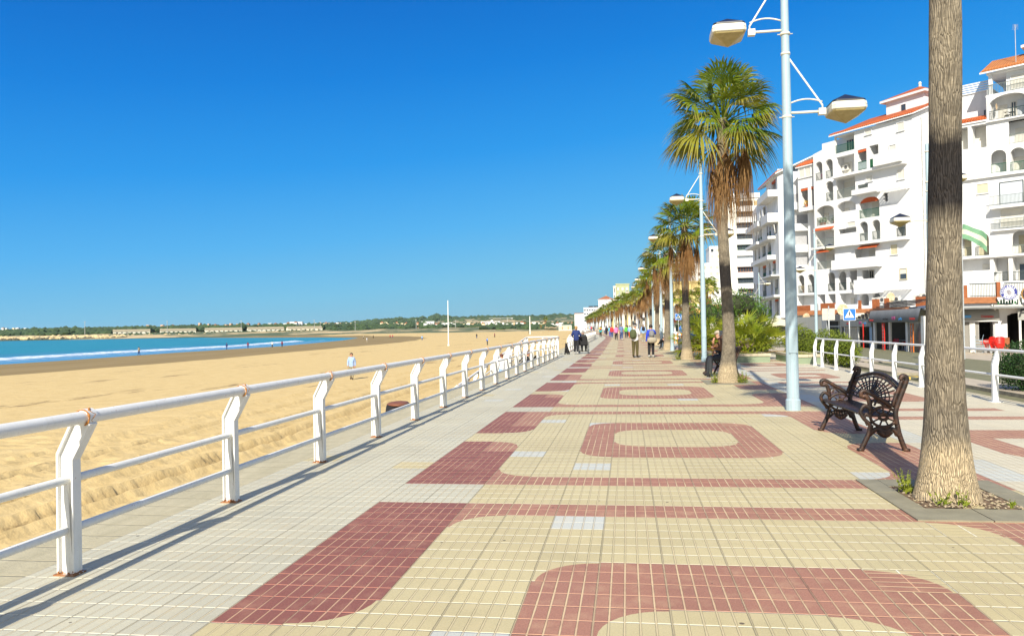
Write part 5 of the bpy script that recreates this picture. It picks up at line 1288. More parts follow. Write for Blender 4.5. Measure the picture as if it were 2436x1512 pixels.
text(t,'Cruzcampo',.20,txtr,K,-3.0,.30,1.71,scx=.72,bold=.006); body(t,K,-2.12,-1.5,.285,.30,1.64,1.80,pm('label_blue',(.10,.36,.70),.5,.05,5),name='blue_label'); text(t,'Cruzcampo',.22,txtr,K,-3.0,.035,.05,scx=.7,bold=.006)
body(t,K,-5.6,-3.3,-.3,.55,2.15,2.40,wh2,name='canopy_slab')
for k in range(9): body(t,K,-3.62-.15*k,-3.53-.15*k,.40,.46,2.45,2.62+.1*((k*7)%3),green_m,name='green_letter')
mb=MB(); mb.tube([K.T(-3.30,.1,2.5),K.T(-3.28,.25,2.42),K.T(-3.30,.3,2.2),K.T(-3.45,.3,2.12)],.05,8); mb.build('drainpipe',alu,t,smooth=True)
t=thing('hanging_banner','pale banner with black handwritten Pub lettering beside the arch','banner',(0,0,0)); body(t,K,-6.4,-4.55,.60,.63,1.45,2.28,greyl,name='cloth'); text(t,'Pub',.66,txtd,K,-5.05,.65,1.86,bold=.02,shear=.3); body(t,K,-4.72,-4.60,.52,.60,g2,3.2,alu,name='pole')
# round beer signs
def roundsign(label,u,z,r,cols,word):
    t=thing('round_sign',label,'sign',(0,0,0))
    def disc(rr_,v0,v1,m_,nm,par): mb=MB(); mb.prism([(u+rr_*cos(k*PI/20),z+rr_*sin(k*PI/20)) for k in range(40)],v0,v1,lambda a,b_,hh:K.T(a,hh,b_)); return mb.build(nm,m_,par)
    d0=disc(r,.85,.97,cols[0],'rim',t); disc(r*.94,.971,.978,cols[1],'field',t); disc(r*.60,.979,.985,cols[2],'centre',t)
    mb=MB(); mb.tube([K.T(u,.9,z+r),K.T(u,-.2,z+r+.05)],.025,6); mb.build('bracket',sgrey,t); return t
ru,rz1,rr1=-4.02,3.14,.47
rs=roundsign('round white and blue beer sign hanging above the restaurant canopy',ru,rz1,rr1,(sgrey,pm('navy',(.02,.03,.22),.5,.05,4),swhite),'')
def ringtext(root,s,u,z,r,size,a0,a1,m_):
    n=len(s)
    for k,chh in enumerate(s):
        a=a0+(a1-a0)*k/(n-1); cu=bpy.data.curves.new('txt','FONT'); cu.body=chh; cu.size=size; cu.extrude=.003; cu.align_x='CENTER'; cu.align_y='CENTER'; cu.offset=.004
        ob=bpy.data.objects.new('txt',cu); col.objects.link(ob); me=bpy.data.meshes.new_from_object(ob.evaluated_get(bpy.context.evaluated_depsgraph_get())); bpy.data.objects.remove(ob); me.materials.clear(); me.materials.append(m_)
        th=a-PI/2 if a1<a0 else a+PI/2
        for vv in me.vertices:
            x,y,_z=vv.co; X=x*cos(th)-y*sin(th)+r*cos(a); Y=x*sin(th)+y*cos(th)+r*sin(a); vv.co=K.T(u-X,.984+_z,z+Y)
        o=bpy.data.objects.new('letter',me); col.objects.link(o); o.parent=root
ringtext(rs,'PAULANER',ru,rz1,rr1*.77,.15,PI*1.02,PI*.22,txtw); ringtext(rs,'MUNCHEN',ru,rz1,rr1*.77,.14,PI*1.25,PI*1.85,txtw)
mb=MB(); mb.prism([(ru+.14*cos(q)*(1+.25*sin(2*q)),rz1+.18*sin(q)) for q in [k*PI/8 for k in range(16)]],.9855,.99,lambda a,b_,hh:K.T(a,hh,b_)); mb.build('emblem_head',pm('emblem_grey',(.35,.33,.36),.6,.3,14),rs)
rs2=roundsign('round black beer sign with an orange rim at the right edge of the picture',-5.18,3.02,.50,(pm('amber_rim',(.62,.30,.03),.5,.1,5),sblack,sblack),''); text(rs2,'Alhambra',.24,txtr,K,-5.2,.985,3.1,bold=.01,scx=.85); text(rs2,'CERVEZA',.12,txtw,K,-5.2,.985,2.88)
# stacked red chairs outside, hand truck
gg=g2+.0
for s in range(2):
    for k in range(5):
        q=K.T((-3.42,-3.0)[s],(1.0,1.2)[s],0); zz=gg+k*.085
        lb='red plastic chair in the '+('right' if s==0 else 'left')+' stack outside the restaurant'
        dup(c0,(q[0]+.03*k*(-1 if s else .2),q[1]+.01*k,zz),(PI*.95 if s==0 else PI*1.6),lb,'red chairs in the '+('right' if s==0 else 'left')+' outdoor stack')
q=K.T(-2.35,1.0,0)
t=thing('hand_truck','pale blue hand truck parked against the restaurant front','hand truck',(q[0],q[1],gg)); mb=MB(); ltb=pm('pale_blue_steel',(.30,.42,.52),.5,.1,6)
for s in (-1,1): mb.tube([(s*.22,0,.1),(s*.22,.02,1.1),(s*.22,-.12,1.30)],.018,6)
for k in range(5): mb.tube([(-.22,0,.2+.2*k),(.22,0,.2+.2*k)],.014,5)
mb.build('frame',ltb,t); mb=MB(); mb.box(-.22,.22,-.25,0,.04,.06); mb.build('toe_plate',ltb,t)
for s in (-1,1): mb=MB(); mb.tube([(s*.27,.05,.13),(s*.35,.05,.13)],.13,12); mb.build('wheel',sblack,t)
# flag on a tall pole behind the palm
t=thing('flag','green and white striped flag hanging out from behind the nearest palm trunk','flag',(14.75,35.7,gz(15)+.45))
mb=MB(); mb.tube([(0,0,0),(0,0,5.9)],.03,8); mb.build('pole',sgrey,t)
fg=[]; vs_=[];fs_=[];mi_=[]
for i in range(13):
    for j in range(10):
        x=i/12; y=j/9; vs_.append((.05+1.0*x,.10*sin(x*7+y*1.3),5.85-.62*y-.30*x*x-.22*x-.12*x*y+.03*sin(x*9)))
for i in range(12):
    for j in range(9): a=i*10+j; fs_.append((a,a+10,a+11,a+1)); mi_.append(0 if j<3 or j>5 else 1)
mb=MB(); mb.add(vs_,fs_,mi_); o=mb.build('cloth',[pm('flag_green',(.16,.33,.19),.8,.1,4),pm('flag_white',(.62,.60,.46),.8,.05,4)],t,smooth=True,fix=False); o.location=(0,0,0)

# ---------------------------------------------------------------- B0: block parallel to the promenade, seen edge on
D=Fac((21.11,105.97),0)
t=thing('apartment_building','white arched block seen edge on, left of the block with the orange roof','building')
ops=[('a',17.8,19.0,16.6,18.8,dict(rail=grailm,win=[(0,1,0,.5,glass)])),('a',16.0,17.4,16.4,18.7,dict(rail=grailm,win=[(0,1,0,.6,glass)])),('a',12.4,13.6,16.4,18.6,dict(rail=railm)),('r',8.9,11.2,16.3,18.5,dict(rail=grailm,screen=green_m,win=[(0,.6,0,.8,glass)])),
('a',14.0,15.4,13.5,16.0,dict(rail=grailm)),('a',12.2,13.5,13.5,15.9,dict(rail=grailm)),('a',7.2,8.4,13.5,15.9,dict(rail=railm)),('a',5.3,6.6,13.5,15.9,dict(rail=grailm)),('a',16.4,17.8,13.5,15.9,dict()),
('a',5.4,8.1,10.7,13.0,dict(rail=grailm,screen=green_m)),('r',9.5,12.0,10.8,12.9,dict(rail=railm,win=[(0,.6,0,.8,glass)])),('a',14,15.4,10.7,13,dict(rail=grailm)),('a',17.2,18.6,10.7,13,dict()),
('r',2.4,4.6,8.0,10.1,dict(rail=railm,win=[(0,.7,0,.8,glass)],awn=1)),('a',6.0,7.4,8,10.2,dict(rail=railm)),('r',9.5,12,8,10,dict(rail=grailm,awn=1,win=[(.2,.9,0,.8,glass)])),('a',14.2,15.6,8,10.2,dict()),
('a',18.4,19.8,5.4,7.9,dict()),('a',15.9,17.3,5.4,7.7,dict()),('r',9.5,12.4,5.4,7.5,dict(rail=railm,win=[(0,.6,0,.8,glass)])),('a',4.8,6.2,5.4,7.6,dict()),('r',1.0,3.4,5.4,7.5,dict(rail=railm)),
('r',5.8,8.3,2.5,4.8,dict(rail=grailm,screen=green_m)),('a',10.0,12.0,2.5,4.8,dict()),('r',1.0,3.6,2.6,4.8,dict(awn=1,win=[(.4,.9,0,.9,blind)])),
('r',1.2,4.2,18.9,21.0,dict(awn=1,win=[(.3,.9,0,.9,glass)])),('r',5.2,8,18.6,20.4,dict(rail=railm,awn=1)),('r',1.2,3.4,13.6,15.8,dict(win=[(.2,.8,0,.8,blind)]))]
facade(t,D,[(0,2.2),(20.3,2.2),(20.3,19.0),(12,20.2),(8,20.6),(8,21.6),(0,22.0)],ops,name='front_wall')
body(t,D,0,20.3,-13,-1.63,-1,19.0); body(t,D,0,8,-13,-1.63,19,21.6); body(t,D,0,.28,-1.63,-.28,2.2,22); body(t,D,0,20.3,-1.6,-.3,-1,2.2,dkw,name='ground_floor')
parapet(t,D,.0,8.1,1.3,18.4,19.3); parapet(t,D,.0,4.8,1.4,15.0,16.2); parapet(t,D,2.3,9.2,1.0,13.0,13.4,name='slab_edge'); parapet(t,D,8.8,19.4,1.2,15.6,16.3); parapet(t,D,9.2,19.4,1.3,13.0,13.4); parapet(t,D,2.4,15.8,1.1,10.2,10.8); parapet(t,D,0,9,1.1,7.8,8.0); parapet(t,D,0,20,.8,5.0,5.3,name='slab_edge'); parapet(t,D,0,13,.7,2.0,2.5)
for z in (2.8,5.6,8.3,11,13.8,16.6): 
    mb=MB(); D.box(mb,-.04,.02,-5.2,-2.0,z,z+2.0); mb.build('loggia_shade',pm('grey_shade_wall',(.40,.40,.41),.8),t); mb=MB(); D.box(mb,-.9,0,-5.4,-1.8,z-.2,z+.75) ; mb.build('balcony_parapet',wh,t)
pitched(t,D,-.2,12,-13,0,21.4,3.0,rt,over=.4)
# ---------------------------------------------------------------- tower with ribbon windows
E_=Fac((28.38,199.9),90)
t=thing('tower_block','tall pale tower with ribbon windows behind the edge-on arched block','building')
body(t,E_,-14,.9,-16,0,-1,33.2,plaster('tower_white',(.80,.77,.68)))
fr_c=[dkrail,glass,glass,dkrail,grailm,curt,brn,dkrail,timber,dkrail,glass]
for k in range(11):
    z=31.2-2.78*k
    mb=MB(); E_.box(mb,-5.25,-1.3,.0,.06,z,z+1.25); wo=mb.build('ribbon_window',curt if k==5 else glass,t)
    mb=MB()
    for q in range(7): u=-5.25+3.95*q/6; E_.box(mb,u-.04,u+.04,.061,.12,z,z+1.25)
    E_.box(mb,-5.25,-1.3,.061,.13,z+1.17,z+1.27); E_.box(mb,-5.25,-1.3,.061,.13,z,z+.1); mb.build('frame',fr_c[k],wo)
    mb=MB(); E_.box(mb,-7.2,-1.1,.0,.9,z-1.45,z-.1); mb.build('balcony_parapet',wh,t)
    mb=MB(); E_.box(mb,-7.1,-5.6,.0,.05,z,z+1.25); mb.build('balcony_recess',pm('ochre_recess',(.42,.30,.14),.8,.1,3) if k<3 else glass,t)
body(t,E_,-7,.95,-16,.3,33.2,34.4,wh,name='roof_parapet')
# ---------------------------------------------------------------- other blocks along the front
def block(name,label,px0,zb,zt,u0,u1,dep,mat_,o,rows=0,cols=0,wz=1.2,ww=1.0,wm=None,z0=3,roof=None,ang=90,skip=()):
    Fb=Fac(o,ang); t=thing(name,label,'building'); body(t,Fb,u0,u1,-dep,0,zb,zt,mat_)
    for r_ in range(rows):
        for c_ in range(cols):
            if (r_,c_) in skip: continue
            u=u0+(u1-u0)*(c_+.5)/cols; z=z0+(zt-z0)*(r_+.25)/rows
            mb=MB(); Fb.box(mb,u-ww/2,u+ww/2,-.1,.03,z,z+wz); mb.build('window',wm[(r_*7+c_*3)%len(wm)] if isinstance(wm,list) else (wm or glass),t)
    if roof=='flat': body(t,Fb,u0-.15,u1+.15,-dep-.1,.15,zt,zt+.5,mat_,name='roof_parapet')
    elif roof: hip(t,Fb,u0,u1,-dep,0,zt+.2,roof,brn_roof)
    return t,Fb
brn_roof=pm('brown_roof_tiles',(.36,.13,.05),.85,.15,3)
lw=plaster('bright_white_render',(.74,.73,.70)); 
block('tower_block','large white tower block with small shuttered windows behind the third palm crown',0,-1,25.6,-9.0,7.5,16,lw,(35.88,316.07),8,7,1.3,1.1,[blind2,blind2,glass,blind2,blind],5,'flat')
t,Fb=block('tower_block','taller stepped part of the white tower block beside the second palm trunk',0,-1,32.9,-12,.4,14,lw,(37.2,322),11,6,1.3,1.1,[blind2,glass,blind2,blind2],5,'flat')
block('cream_building','cream building with a blue patterned band behind the palm trunks',0,-1,8.2,-11,-4.3,30,wh2,(2.71,202.34),2,4,1.0,.9,[glass,blind],2,'flat')
Fq=Fac((2.71,202.34),90); t=thing('tile_band','blue and white tile band across the cream building front','frieze')
for k in range(9): mb=MB(); Fq.box(mb,-9.1+.52*k,-8.62+.52*k,.02,.08,5.45,5.88); mb.build('tile_panel',blue if k%2==0 else swhite,t)
block('white_building','narrow white building between distant palm trunks with one dark window',0,-1,7.6,-4.2,-2.2,20,lw,(2.71,203),2,1,.9,1.0,glass,2,'flat')
block('green_building','tall pale green apartment block rising above the distant palm crowns',0,-1,20.3,.3,6.4,18,pm('pale_green_render',(.40,.42,.24),.85,.08,1),(4.74,354.1),5,3,1.1,.8,[curt,curt],4,'flat')
block('white_building','white side wing of the pale green block with dark vertical windows',0,-1,19.2,6.42,7.5,18,wh2,(4.74,353),5,1,2.0,.4,glass,3,'flat')
block('hotel_building','white apartment hotel with a brown hipped roof above the far palms',0,-1,18.8,10.8,20.6,16,lw,(6.77,505.85),6,3,1.2,1.1,[blind2,curt,blind],3,2.7)
block('hotel_building','white hotel with rows of dark square balconies in the far distance',0,-1,13.5,20.8,30.4,14,lw,(6.77,508),4,6,1.0,1.1,glass,4,'flat')
Fr=Fac((6.77,508),90); t=thing('solar_panels','dark solar panels on the roof of the distant white hotel','solar panel')
for u in (20.9,24.2): mb=MB(); mb.add([Fr.T(u,-1,14.0),Fr.T(u+3,-1,14.0),Fr.T(u+3,-2.5,15.0),Fr.T(u,-2.5,15.0),Fr.T(u,-1,13.95),Fr.T(u+3,-1,13.95),Fr.T(u+3,-2.5,14.95),Fr.T(u,-2.5,14.95)],[(0,1,2,3),(4,7,6,5),(0,4,5,1),(1,5,6,2),(2,6,7,3),(3,7,4,0)]); mb.build('panel',blackp,t)
block('white_building','low white building with a red roof edge at the left end of the far row',0,-1,10.0,30.5,36.6,14,lw,(6.77,510),2,2,1,1,[blind],4,None)
Fr=Fac((6.77,510),90); body(bpy.data.objects[col.objects[-1].parent.name],Fr,30.4,36.8,-14,.2,10.0,10.5,brn_roof,name='roof')
block('restaurant_building','low restaurant with an orange wall band left of the oleander bushes',0,-1,3.1,-5.2,.1,12,wh2,(10.73,122.69),1,5,.9,.8,[glass,blind],.8,'flat')
Fo=Fac((10.73,122.69),90); tR=bpy.data.objects[col.objects[-1].parent.name]; body(tR,Fo,-4.9,.1,.0,.3,3.05,4.0,pm('orange_render',(.66,.36,.12),.8,.1,2),name='orange_band'); body(tR,Fo,-5.4,-3.2,-.5,.4,4.0,4.6,pm('salmon_render',(.50,.17,.11),.8,.1,2),name='upper_band')
block('restaurant_building','white café pavilion with a red awning band left of the third palm trunk',0,-.6,1.9,.15,3.2,8,lw,(10.73,118),1,5,1.0,.42,glass,.1,None)
Fo=Fac((10.73,118),90); tR=bpy.data.objects[col.objects[-1].parent.name]; body(tR,Fo,.0,3.3,-.2,.6,1.9,2.5,pm('salmon_render',(.50,.17,.11)),name='awning')
for k in range(14):   # infill of low buildings between the blocks and the promenade bend
    Y=135+24*k; X0=9+6*R.random(); w_=7+6*R.random(); H_=5+7*R.random()
    if Y>330: H_=4+3*R.random()
    cc=[lw,wh2,pm('yellow_render',(.62,.50,.20),.8,.1,2),lw][k%4]
    block('seafront_building',['small white building','cream building','pale yellow building','plain white building'][k%4]+' partly hidden by the far palms, '+['near','mid','far'][min(2,k//5)]+' part of the row',0,-1,H_,-w_,0,14,cc,(X0+cx(Y)+3,Y),max(1,int(H_/2.9)),3,1.2,1.1,[glass,blind,blind2],1,'flat')
for o in [x for x in bpy.data.objects if x.name.startswith('seafront_building')]: o['group']='infill buildings behind the far palms'
# white parasols, café chairs and terrace by the arched block
t=thing('cafe_parasol','big cream parasol with a scalloped edge at the café terrace','parasol',(15.1,77.8,gz(15)+.15))
t.scale=(.85,.85,.85); crm=pm('cream_canvas',(.66,.58,.42),.8,.06,2)
mb=MB(); n=16;vs_=[(0,0,3.0)];fs_=[]
for r_,z in ((.9,2.75),(1.9,2.35),(1.92,2.1)):
    for j in range(n): q=2*PI*j/n; vs_.append((r_*cos(q),r_*sin(q),z-(.12*(j%2) if z==2.1 else 0)))
for j in range(n): fs_.append((0,1+j,1+(j+1)%n))
for i in range(2):
    for j in range(n): a=1+i*n; fs_.append((a+j,a+(j+1)%n,a+n+(j+1)%n,a+n+j))
mb.add(vs_,fs_); o=mb.build('canopy',crm,t,fix=False); o.modifiers.new('s','SOLIDIFY').thickness=.02; mb=MB(); mb.tube([(0,0,0),(0,0,2.95)],.04,8); mb.build('pole',sgrey,t)
wpl=pm('white_plastic',(.70,.68,.62),.4,.05,4); c1=None
for k,(X,Y,rz) in enumerate(((14.3,76.5,.6),(14.9,75.5,2.2),(15.5,76.9,PI),(15.9,75.2,1.2),(16.4,77.5,0))):
    lb='white plastic chair on the café terrace behind the bush'
    if c1 is None: c1=pchair(lb,(X,Y,gz(X)+.15),rz,wpl,'white chairs of the café terrace')
    else: dup(c1,(X,Y,gz(X)+.15),rz,lb,'white chairs of the café terrace')
dish('round rusty satellite dish above the dark slatted roof',B.T(-.9,4.6,2.9),.62,-.2); dish('small satellite dish on the café fascia behind the road sign',B.T(4.3,4.6,2.2),.42,-.3); dish('satellite dish between air conditioners left of the palm trunk',B.T(-5.9,3.2,4.1),.5,.3)

pot=pm('terracotta_pot',(.45,.14,.05),.8,.1,6); bal=[(B,6.2,-.5,13.55,'potted plant at the left end of the arched balcony with flowers'),(B,5.7,-.45,13.55,'second potted plant on the arched balcony with flowers'),(B,4.3,-.5,13.55,'potted plant at the right end of the arched balcony with flowers'),(W,9.3,-.5,16.35,'yellow flowering pot on the balcony of the left wing'),(W,7.5,-.5,16.4,'orange flowering pot behind the timber window of the left wing'),(B,9.2,-.5,5.3,'orange flowering pot in the low arched opening of the left wing'),(B,5.9,-.6,19.2,'magenta bundle hanging in the top left arch')]
for k,(Fb,u,v,z,lb) in enumerate(bal):
    p=Fb.T(u,v,z); t=thing('potted_plant',lb,'pot plant',p); mb=MB(); mb.lathe([(.12,0),(.18,.35),(.2,.36)],10); mb.build('pot',pot,t)
    mb=MB(); rg_=random.Random(k); leafcloud(mb,(0,0,.6),(.28,.28,.35),160,rg_,.14,0,.5); mb.build('leaves',[shg,pm('yellow_bloom',(.62,.35,.02)),pm('magenta_cloth',(.45,.03,.22))][(0,0,0,1,1,1,2)[k]],t,fix=False)
# ================================================================ people
skin=pm('skin',(.52,.27,.17),.55,.06,8); hairs={k:pm('hair_'+k,c,.6,.25,60) for k,c in dict(dark=(.025,.016,.012),grey=(.32,.30,.28),blond=(.42,.24,.08),brown=(.10,.05,.025),auburn=(.14,.04,.02)).items()}
def cloth(name,c): return pm('cloth_'+name,c,.85,.14,18,.25)
PEOPLE=[]
J0=dict(pel=(0,0,.53),sp=(0,0,.61),ch=(0,.0,.73),nk=(0,.0,.83),h0=(0,.008,.875),h1=(0,.012,.92),h2=(0,.006,.962),
 sL=(-.095,0,.795),eL=(-.13,-.01,.63),wL=(-.135,.03,.49),mL=(-.135,.045,.455),sR=(.095,0,.795),eR=(.13,-.01,.63),wR=(.135,.03,.49),mR=(.135,.045,.455),
 hL=(-.052,0,.50),kL=(-.055,.01,.28),aL=(-.058,-.01,.05),tL=(-.065,.07,.018),hR=(.052,0,.50),kR=(.055,.01,.28),aR=(.058,-.01,.05),tR=(.065,.07,.018))
RAD=dict(pel=.088,sp=.080,ch=.090,nk=.036,h0=.045,h1=.054,h2=.041,s=.050,e=.036,w=.021,m=.021,h=.068,k=.050,a=.034,t=.024)
EDG=[('pel','sp'),('sp','ch'),('ch','nk'),('nk','h0'),('h0','h1'),('h1','h2')]+[p for s in 'LR' for p in (('ch','s'+s),('s'+s,'e'+s),('e'+s,'w'+s),('w'+s,'m'+s),('pel','h'+s),('h'+s,'k'+s),('k'+s,'a'+s),('a'+s,'t'+s))]
WALK=dict(kL=(-.052,.055,.285),aL=(-.055,.10,.05),tL=(-.06,.18,.035),kR=(.052,.0,.28),aR=(.055,-.12,.075),tR=(.06,-.05,.02),eL=(-.13,-.04,.635),wL=(-.125,-.02,.50),mL=(-.12,.0,.465),eR=(.13,.03,.635),wR=(.12,.10,.51),mR=(.115,.125,.48))
SIT=dict(pel=(0,0,.345),sp=(0,-.02,.43),ch=(0,-.01,.55),nk=(0,.0,.655),h0=(0,.015,.70),h1=(0,.025,.745),h2=(0,.02,.785),sL=(-.095,0,.62),sR=(.095,0,.62),eL=(-.13,.03,.47),wL=(-.10,.13,.42),mL=(-.08,.155,.415),eR=(.13,.03,.47),wR=(.10,.13,.42),mR=(.08,.155,.415),
 hL=(-.055,.02,.325),kL=(-.07,.26,.32),aL=(-.07,.27,.05),tL=(-.075,.345,.02),hR=(.055,.02,.325),kR=(.07,.26,.32),aR=(.07,.29,.05),tR=(.075,.365,.02))
def person(label,loc,rz,H,top,bottom,shoes,hair='dark',pose=None,bulk=1.0,sleeve='long',short=False,hat=None,group=None,longhair=0,fingers=True):
    J=dict(J0)
    for p in (pose or []): J.update(p)
    bm=bmesh.new(); lay=bm.verts.layers.skin.verify(); V={}
    def add(n,p,r):
        v=bm.verts.new(Vector(p)*H); v[lay].radius=(r*H,r*H); V[n]=v; return v
    order=['pel','sp','ch','nk','h0','h1','h2']+[a+s for s in 'LR' for a in 'sewmhkat']
    for n in order:
        base=n[:-1] if n[-1] in 'LR' else n; r=RAD[base]
        if base in ('pel','sp','ch'): r*=bulk
        if base in ('s','e') and bulk>1: r*=1+.5*(bulk-1)
        add(n,J[n],r)
    V['pel'][lay].use_root=True
    for a,b in EDG: bm.edges.new((V[a],V[b]))
    segs=[(J[a],J[b],a) for a,b in EDG]
    if fingers:
        for s in 'LR':
            w_=Vector(J['w'+s]); m_=Vector(J['m'+s]); d=(m_-w_).normalized(); sd=Vector((0,1,0)) if abs(d.y)<.7 else Vector((1,0,0)); sd=(sd-d*sd.dot(d)).normalized(); nn_=d.cross(sd)
            V['m'+s][lay].radius=(.019*H,.011*H)
            for k,(o,ln) in enumerate(((-1.5,.034),(-.5,.042),(.5,.040),(1.5,.030))):
                a=add('f%d%s'%(k,s),m_+d*.018+sd*o*.0085,.0062); b_=add('g%d%s'%(k,s),m_+d*(.018+ln*.7)+sd*o*.0095+nn_*(.006 if s=='L' else -.006),.0048)
                bm.edges.new((V['m'+s],a)); bm.edges.new((a,b_)); segs.append((tuple(m_),tuple(b_.co/H),'m'))
            a=add('th'+s,w_+d*.012+sd*.022,.0068); b_=add('ti'+s,w_+d*.034+sd*.030,.0052); bm.edges.new((V['m'+s],a)); bm.edges.new((a,b_)); segs.append((tuple(w_),tuple(b_.co/H),'m'))
    me=bpy.data.meshes.new('person'); bm.to_mesh(me); bm.free()
    o=bpy.data.objects.new('person',me); col.objects.link(o); o.location=loc; o.rotation_euler=(0,0,rz)
    o.modifiers.new('skin','SKIN').use_smooth_shade=True; sb_=o.modifiers.new('sub','SUBSURF'); sb_.levels=1; sb_.render_levels=1
    tag(o,label,'person',group); PEOPLE.append((o,H,J,segs,top,bottom,shoes,hair,sleeve,short,hat,longhair,bulk)); return o
def finish_people():
    dgr=bpy.context.evaluated_depsgraph_get()
    res=[bpy.data.meshes.new_from_object(p[0].evaluated_get(dgr)) for p in PEOPLE]
    for (o,H,J,segs,top,bottom,shoes,hair,sleeve,short,hat,longhair,bulk),me in zip(PEOPLE,res):
        o.modifiers.clear(); o.data=me; me.name='person'
        me.materials.clear()
        for m_ in (skin,top,bottom,shoes): me.materials.append(m_)
        S_=[(Vector(a)*H,Vector(b)*H,n) for a,b,n in segs]
        for f in me.polygons:
            c=f.center; best=None;bd=9
            for a,b,n in S_:
                ab=b-a; t=max(0,min(1,(c-a).dot(ab)/max(1e-9,ab.length_squared))); d=(c-a-ab*t).length
                if d<bd: bd=d;best=(n,t)
            n,t=best
            if n in ('nk','h0','h1'): mi=0 if not(n=='nk' and t<.3) else 1
            elif n in ('sp','ch'): mi=1
            elif n=='pel': mi=1 if t>.25 or c.z>Vector(J['pel']).z*H else 2
            elif n[0]=='s' and n!='sp': mi=1
            elif n[0]=='e': mi=1 if sleeve=='long' else 0
            elif n[0] in 'wmfgt' : mi=0
            elif n[0]=='h': mi=2
            elif n[0]=='k': mi=(0 if (short and t<.75) else 2) if t<.93 else 3
            elif n[0]=='a': mi=3
            else: mi=1
            f.material_index=mi; f.use_smooth=True
        # hair, hat, nose and ears
        hc=Vector(J['h1'])*H+Vector((0,0,.006*H)); r=.062*H
        ex=bmesh.new(); ex.from_mesh(me)
        fd=(Vector(J['h1'])-Vector(J['h0'])); 
        for px,py,pz,rr_ in ((0,.060,-.006,.009),(-.055,.0,-.008,.010),(.055,0,-.008,.010),(0,.055,.03,.0) ):
            if rr_==0: continue
            ret=bmesh.ops.create_icosphere(ex,subdivisions=1,radius=rr_*H)
            for v in ret['verts']: v.co=Vector((v.co.x*(.8 if px==0 else .45),v.co.y,v.co.z*(1.3)))+hc+Vector((px,py-.004,pz))*H
        for px in (-.019,.019):   # eyes and mouth
            ret=bmesh.ops.create_icosphere(ex,subdivisions=1,radius=.0065*H)
            for v in ret['verts']: v.co=v.co+hc+Vector((px,.049,.006))*H
            for f in {f for v in ret['verts'] for f in v.link_faces}: f.material_index=3
        ret=bmesh.ops.create_icosphere(ex,subdivisions=1,radius=.008*H)
        for v in ret['verts']: v.co=Vector((v.co.x*1.7,v.co.y*.5,v.co.z*.4))+hc+Vector((0,.050,-.030))*H
        ex.to_mesh(me); ex.free()
        hb_=MB(); vs_,fs_=ICO[3]
        keep=[f for f in fs_ if not any((vs_[i].y>.30 and vs_[i].z<.42) or vs_[i].z<-.55 for i in f)]
        hb_.add([hc+Vector((p.x*.94,p.y*1.02-.06,p.z*1.02+.10))*r*(1+.05*noise.noise(p*4+hc)) for p in vs_],keep)
        if longhair:
            n0=hc+Vector((0,-.05*H,0)); hb_.tube([n0,n0+Vector((0,-.012*H,-.05*H)),n0+Vector((0,-.0,-longhair*H))],[.035*H,.028*H,.010*H],8)
        hb_.build('hair',hairs[hair],o,smooth=True)
        if hat:
            hm=MB(); hv=[p for p in vs_]; kp=[f for f in fs_ if all(vs_[i].z>.12 for i in f)]
            hm.add([hc+Vector((p.x*1.06,p.y*1.12-.05,p.z*1.12+.16))*r for p in vs_],kp)
            hm.prism([( .85*r*cos(q),.4*r+1.5*r*sin(q)) for q in [k*PI/8 for k in range(9)]],hc.z+.24*r,hc.z+.33*r,lambda a,b_,hh:(hc.x+a,hc.y+b_,hh)); hm.build('cap',hat,o,smooth=False)
C_=cloth; navy=C_('navy',(.012,.03,.14)); blk=C_('black',(.012,.012,.014)); wt=C_('white',(.75,.75,.75)); olive=C_('olive',(.085,.07,.022)); royal=C_('royal_blue',(.02,.06,.55)); dgy=C_('dark_grey',(.035,.04,.045)); pink=C_('pink',(.66,.20,.42)); slate=C_('slate_blue',(.12,.19,.34)); jeans=C_('jeans',(.035,.07,.20)); grn=C_('green',(.10,.45,.05)); lbl=C_('light_blue',(.27,.46,.75)); orr=C_('orange_red',(.62,.10,.03)); kh=C_('khaki',(.30,.25,.15)); teal=C_('teal',(.02,.45,.50)); yel2=C_('yellow',(.70,.68,.04)); redc=C_('red',(.55,.03,.04)); denim=C_('denim',(.04,.13,.33)); brj=C_('brown_jacket',(.16,.075,.035)); beige=C_('beige',(.42,.36,.27)); tq=C_('turquoise',(.04,.45,.62)); shw=C_('shoe_white',(.6,.6,.6)); shb=C_('shoe_brown',(.05,.03,.02)); shirtb=C_('pale_blue_shirt',(.33,.46,.74)); purple=C_('violet_blue',(.10,.10,.50))
P_=person
g0=0
P_('man in white hooded top, olive trousers and black cap standing on the promenade',(.69,37.0,0),-.35,1.64,wt,olive,shb,'grey',[dict(wL=(-.04,.10,.70),eL=(-.13,.03,.66),mL=(-.01,.11,.72),wR=(.03,.11,.69),eR=(.13,.04,.66),mR=(.0,.12,.71))],1.12,hat=blk)
P_('woman in a royal blue jumper and black trousers carrying bags, beside the man in white',(1.43,36.9,0),.15,1.57,royal,blk,shw,'dark',[dict(eR=(.15,.06,.70),wR=(.12,.12,.78),mR=(.11,.14,.80),hL=(-.052,0,.50),aL=(-.07,-.01,.05))],1.02)
P_('woman with a ponytail in a navy quilted jacket pushing a wheelchair along the railing',(-2.42,42.6,0),-.05,1.58,navy,blk,shw,'blond',[dict(eL=(-.15,.0,.66),wL=(-.13,.11,.60),mL=(-.13,.14,.59),eR=(.15,.0,.66),wR=(.13,.11,.60),mR=(.13,.14,.59),aR=(.04,-.05,.05),tR=(.045,.03,.02),kR=(.05,.0,.28))],1.22,longhair=.10)
P_('elderly person seated in the wheelchair, seen from behind',(-2.08,43.25,.08),-.05,1.5,dgy,dgy,blk,'grey',[SIT],1.0,fingers=False)
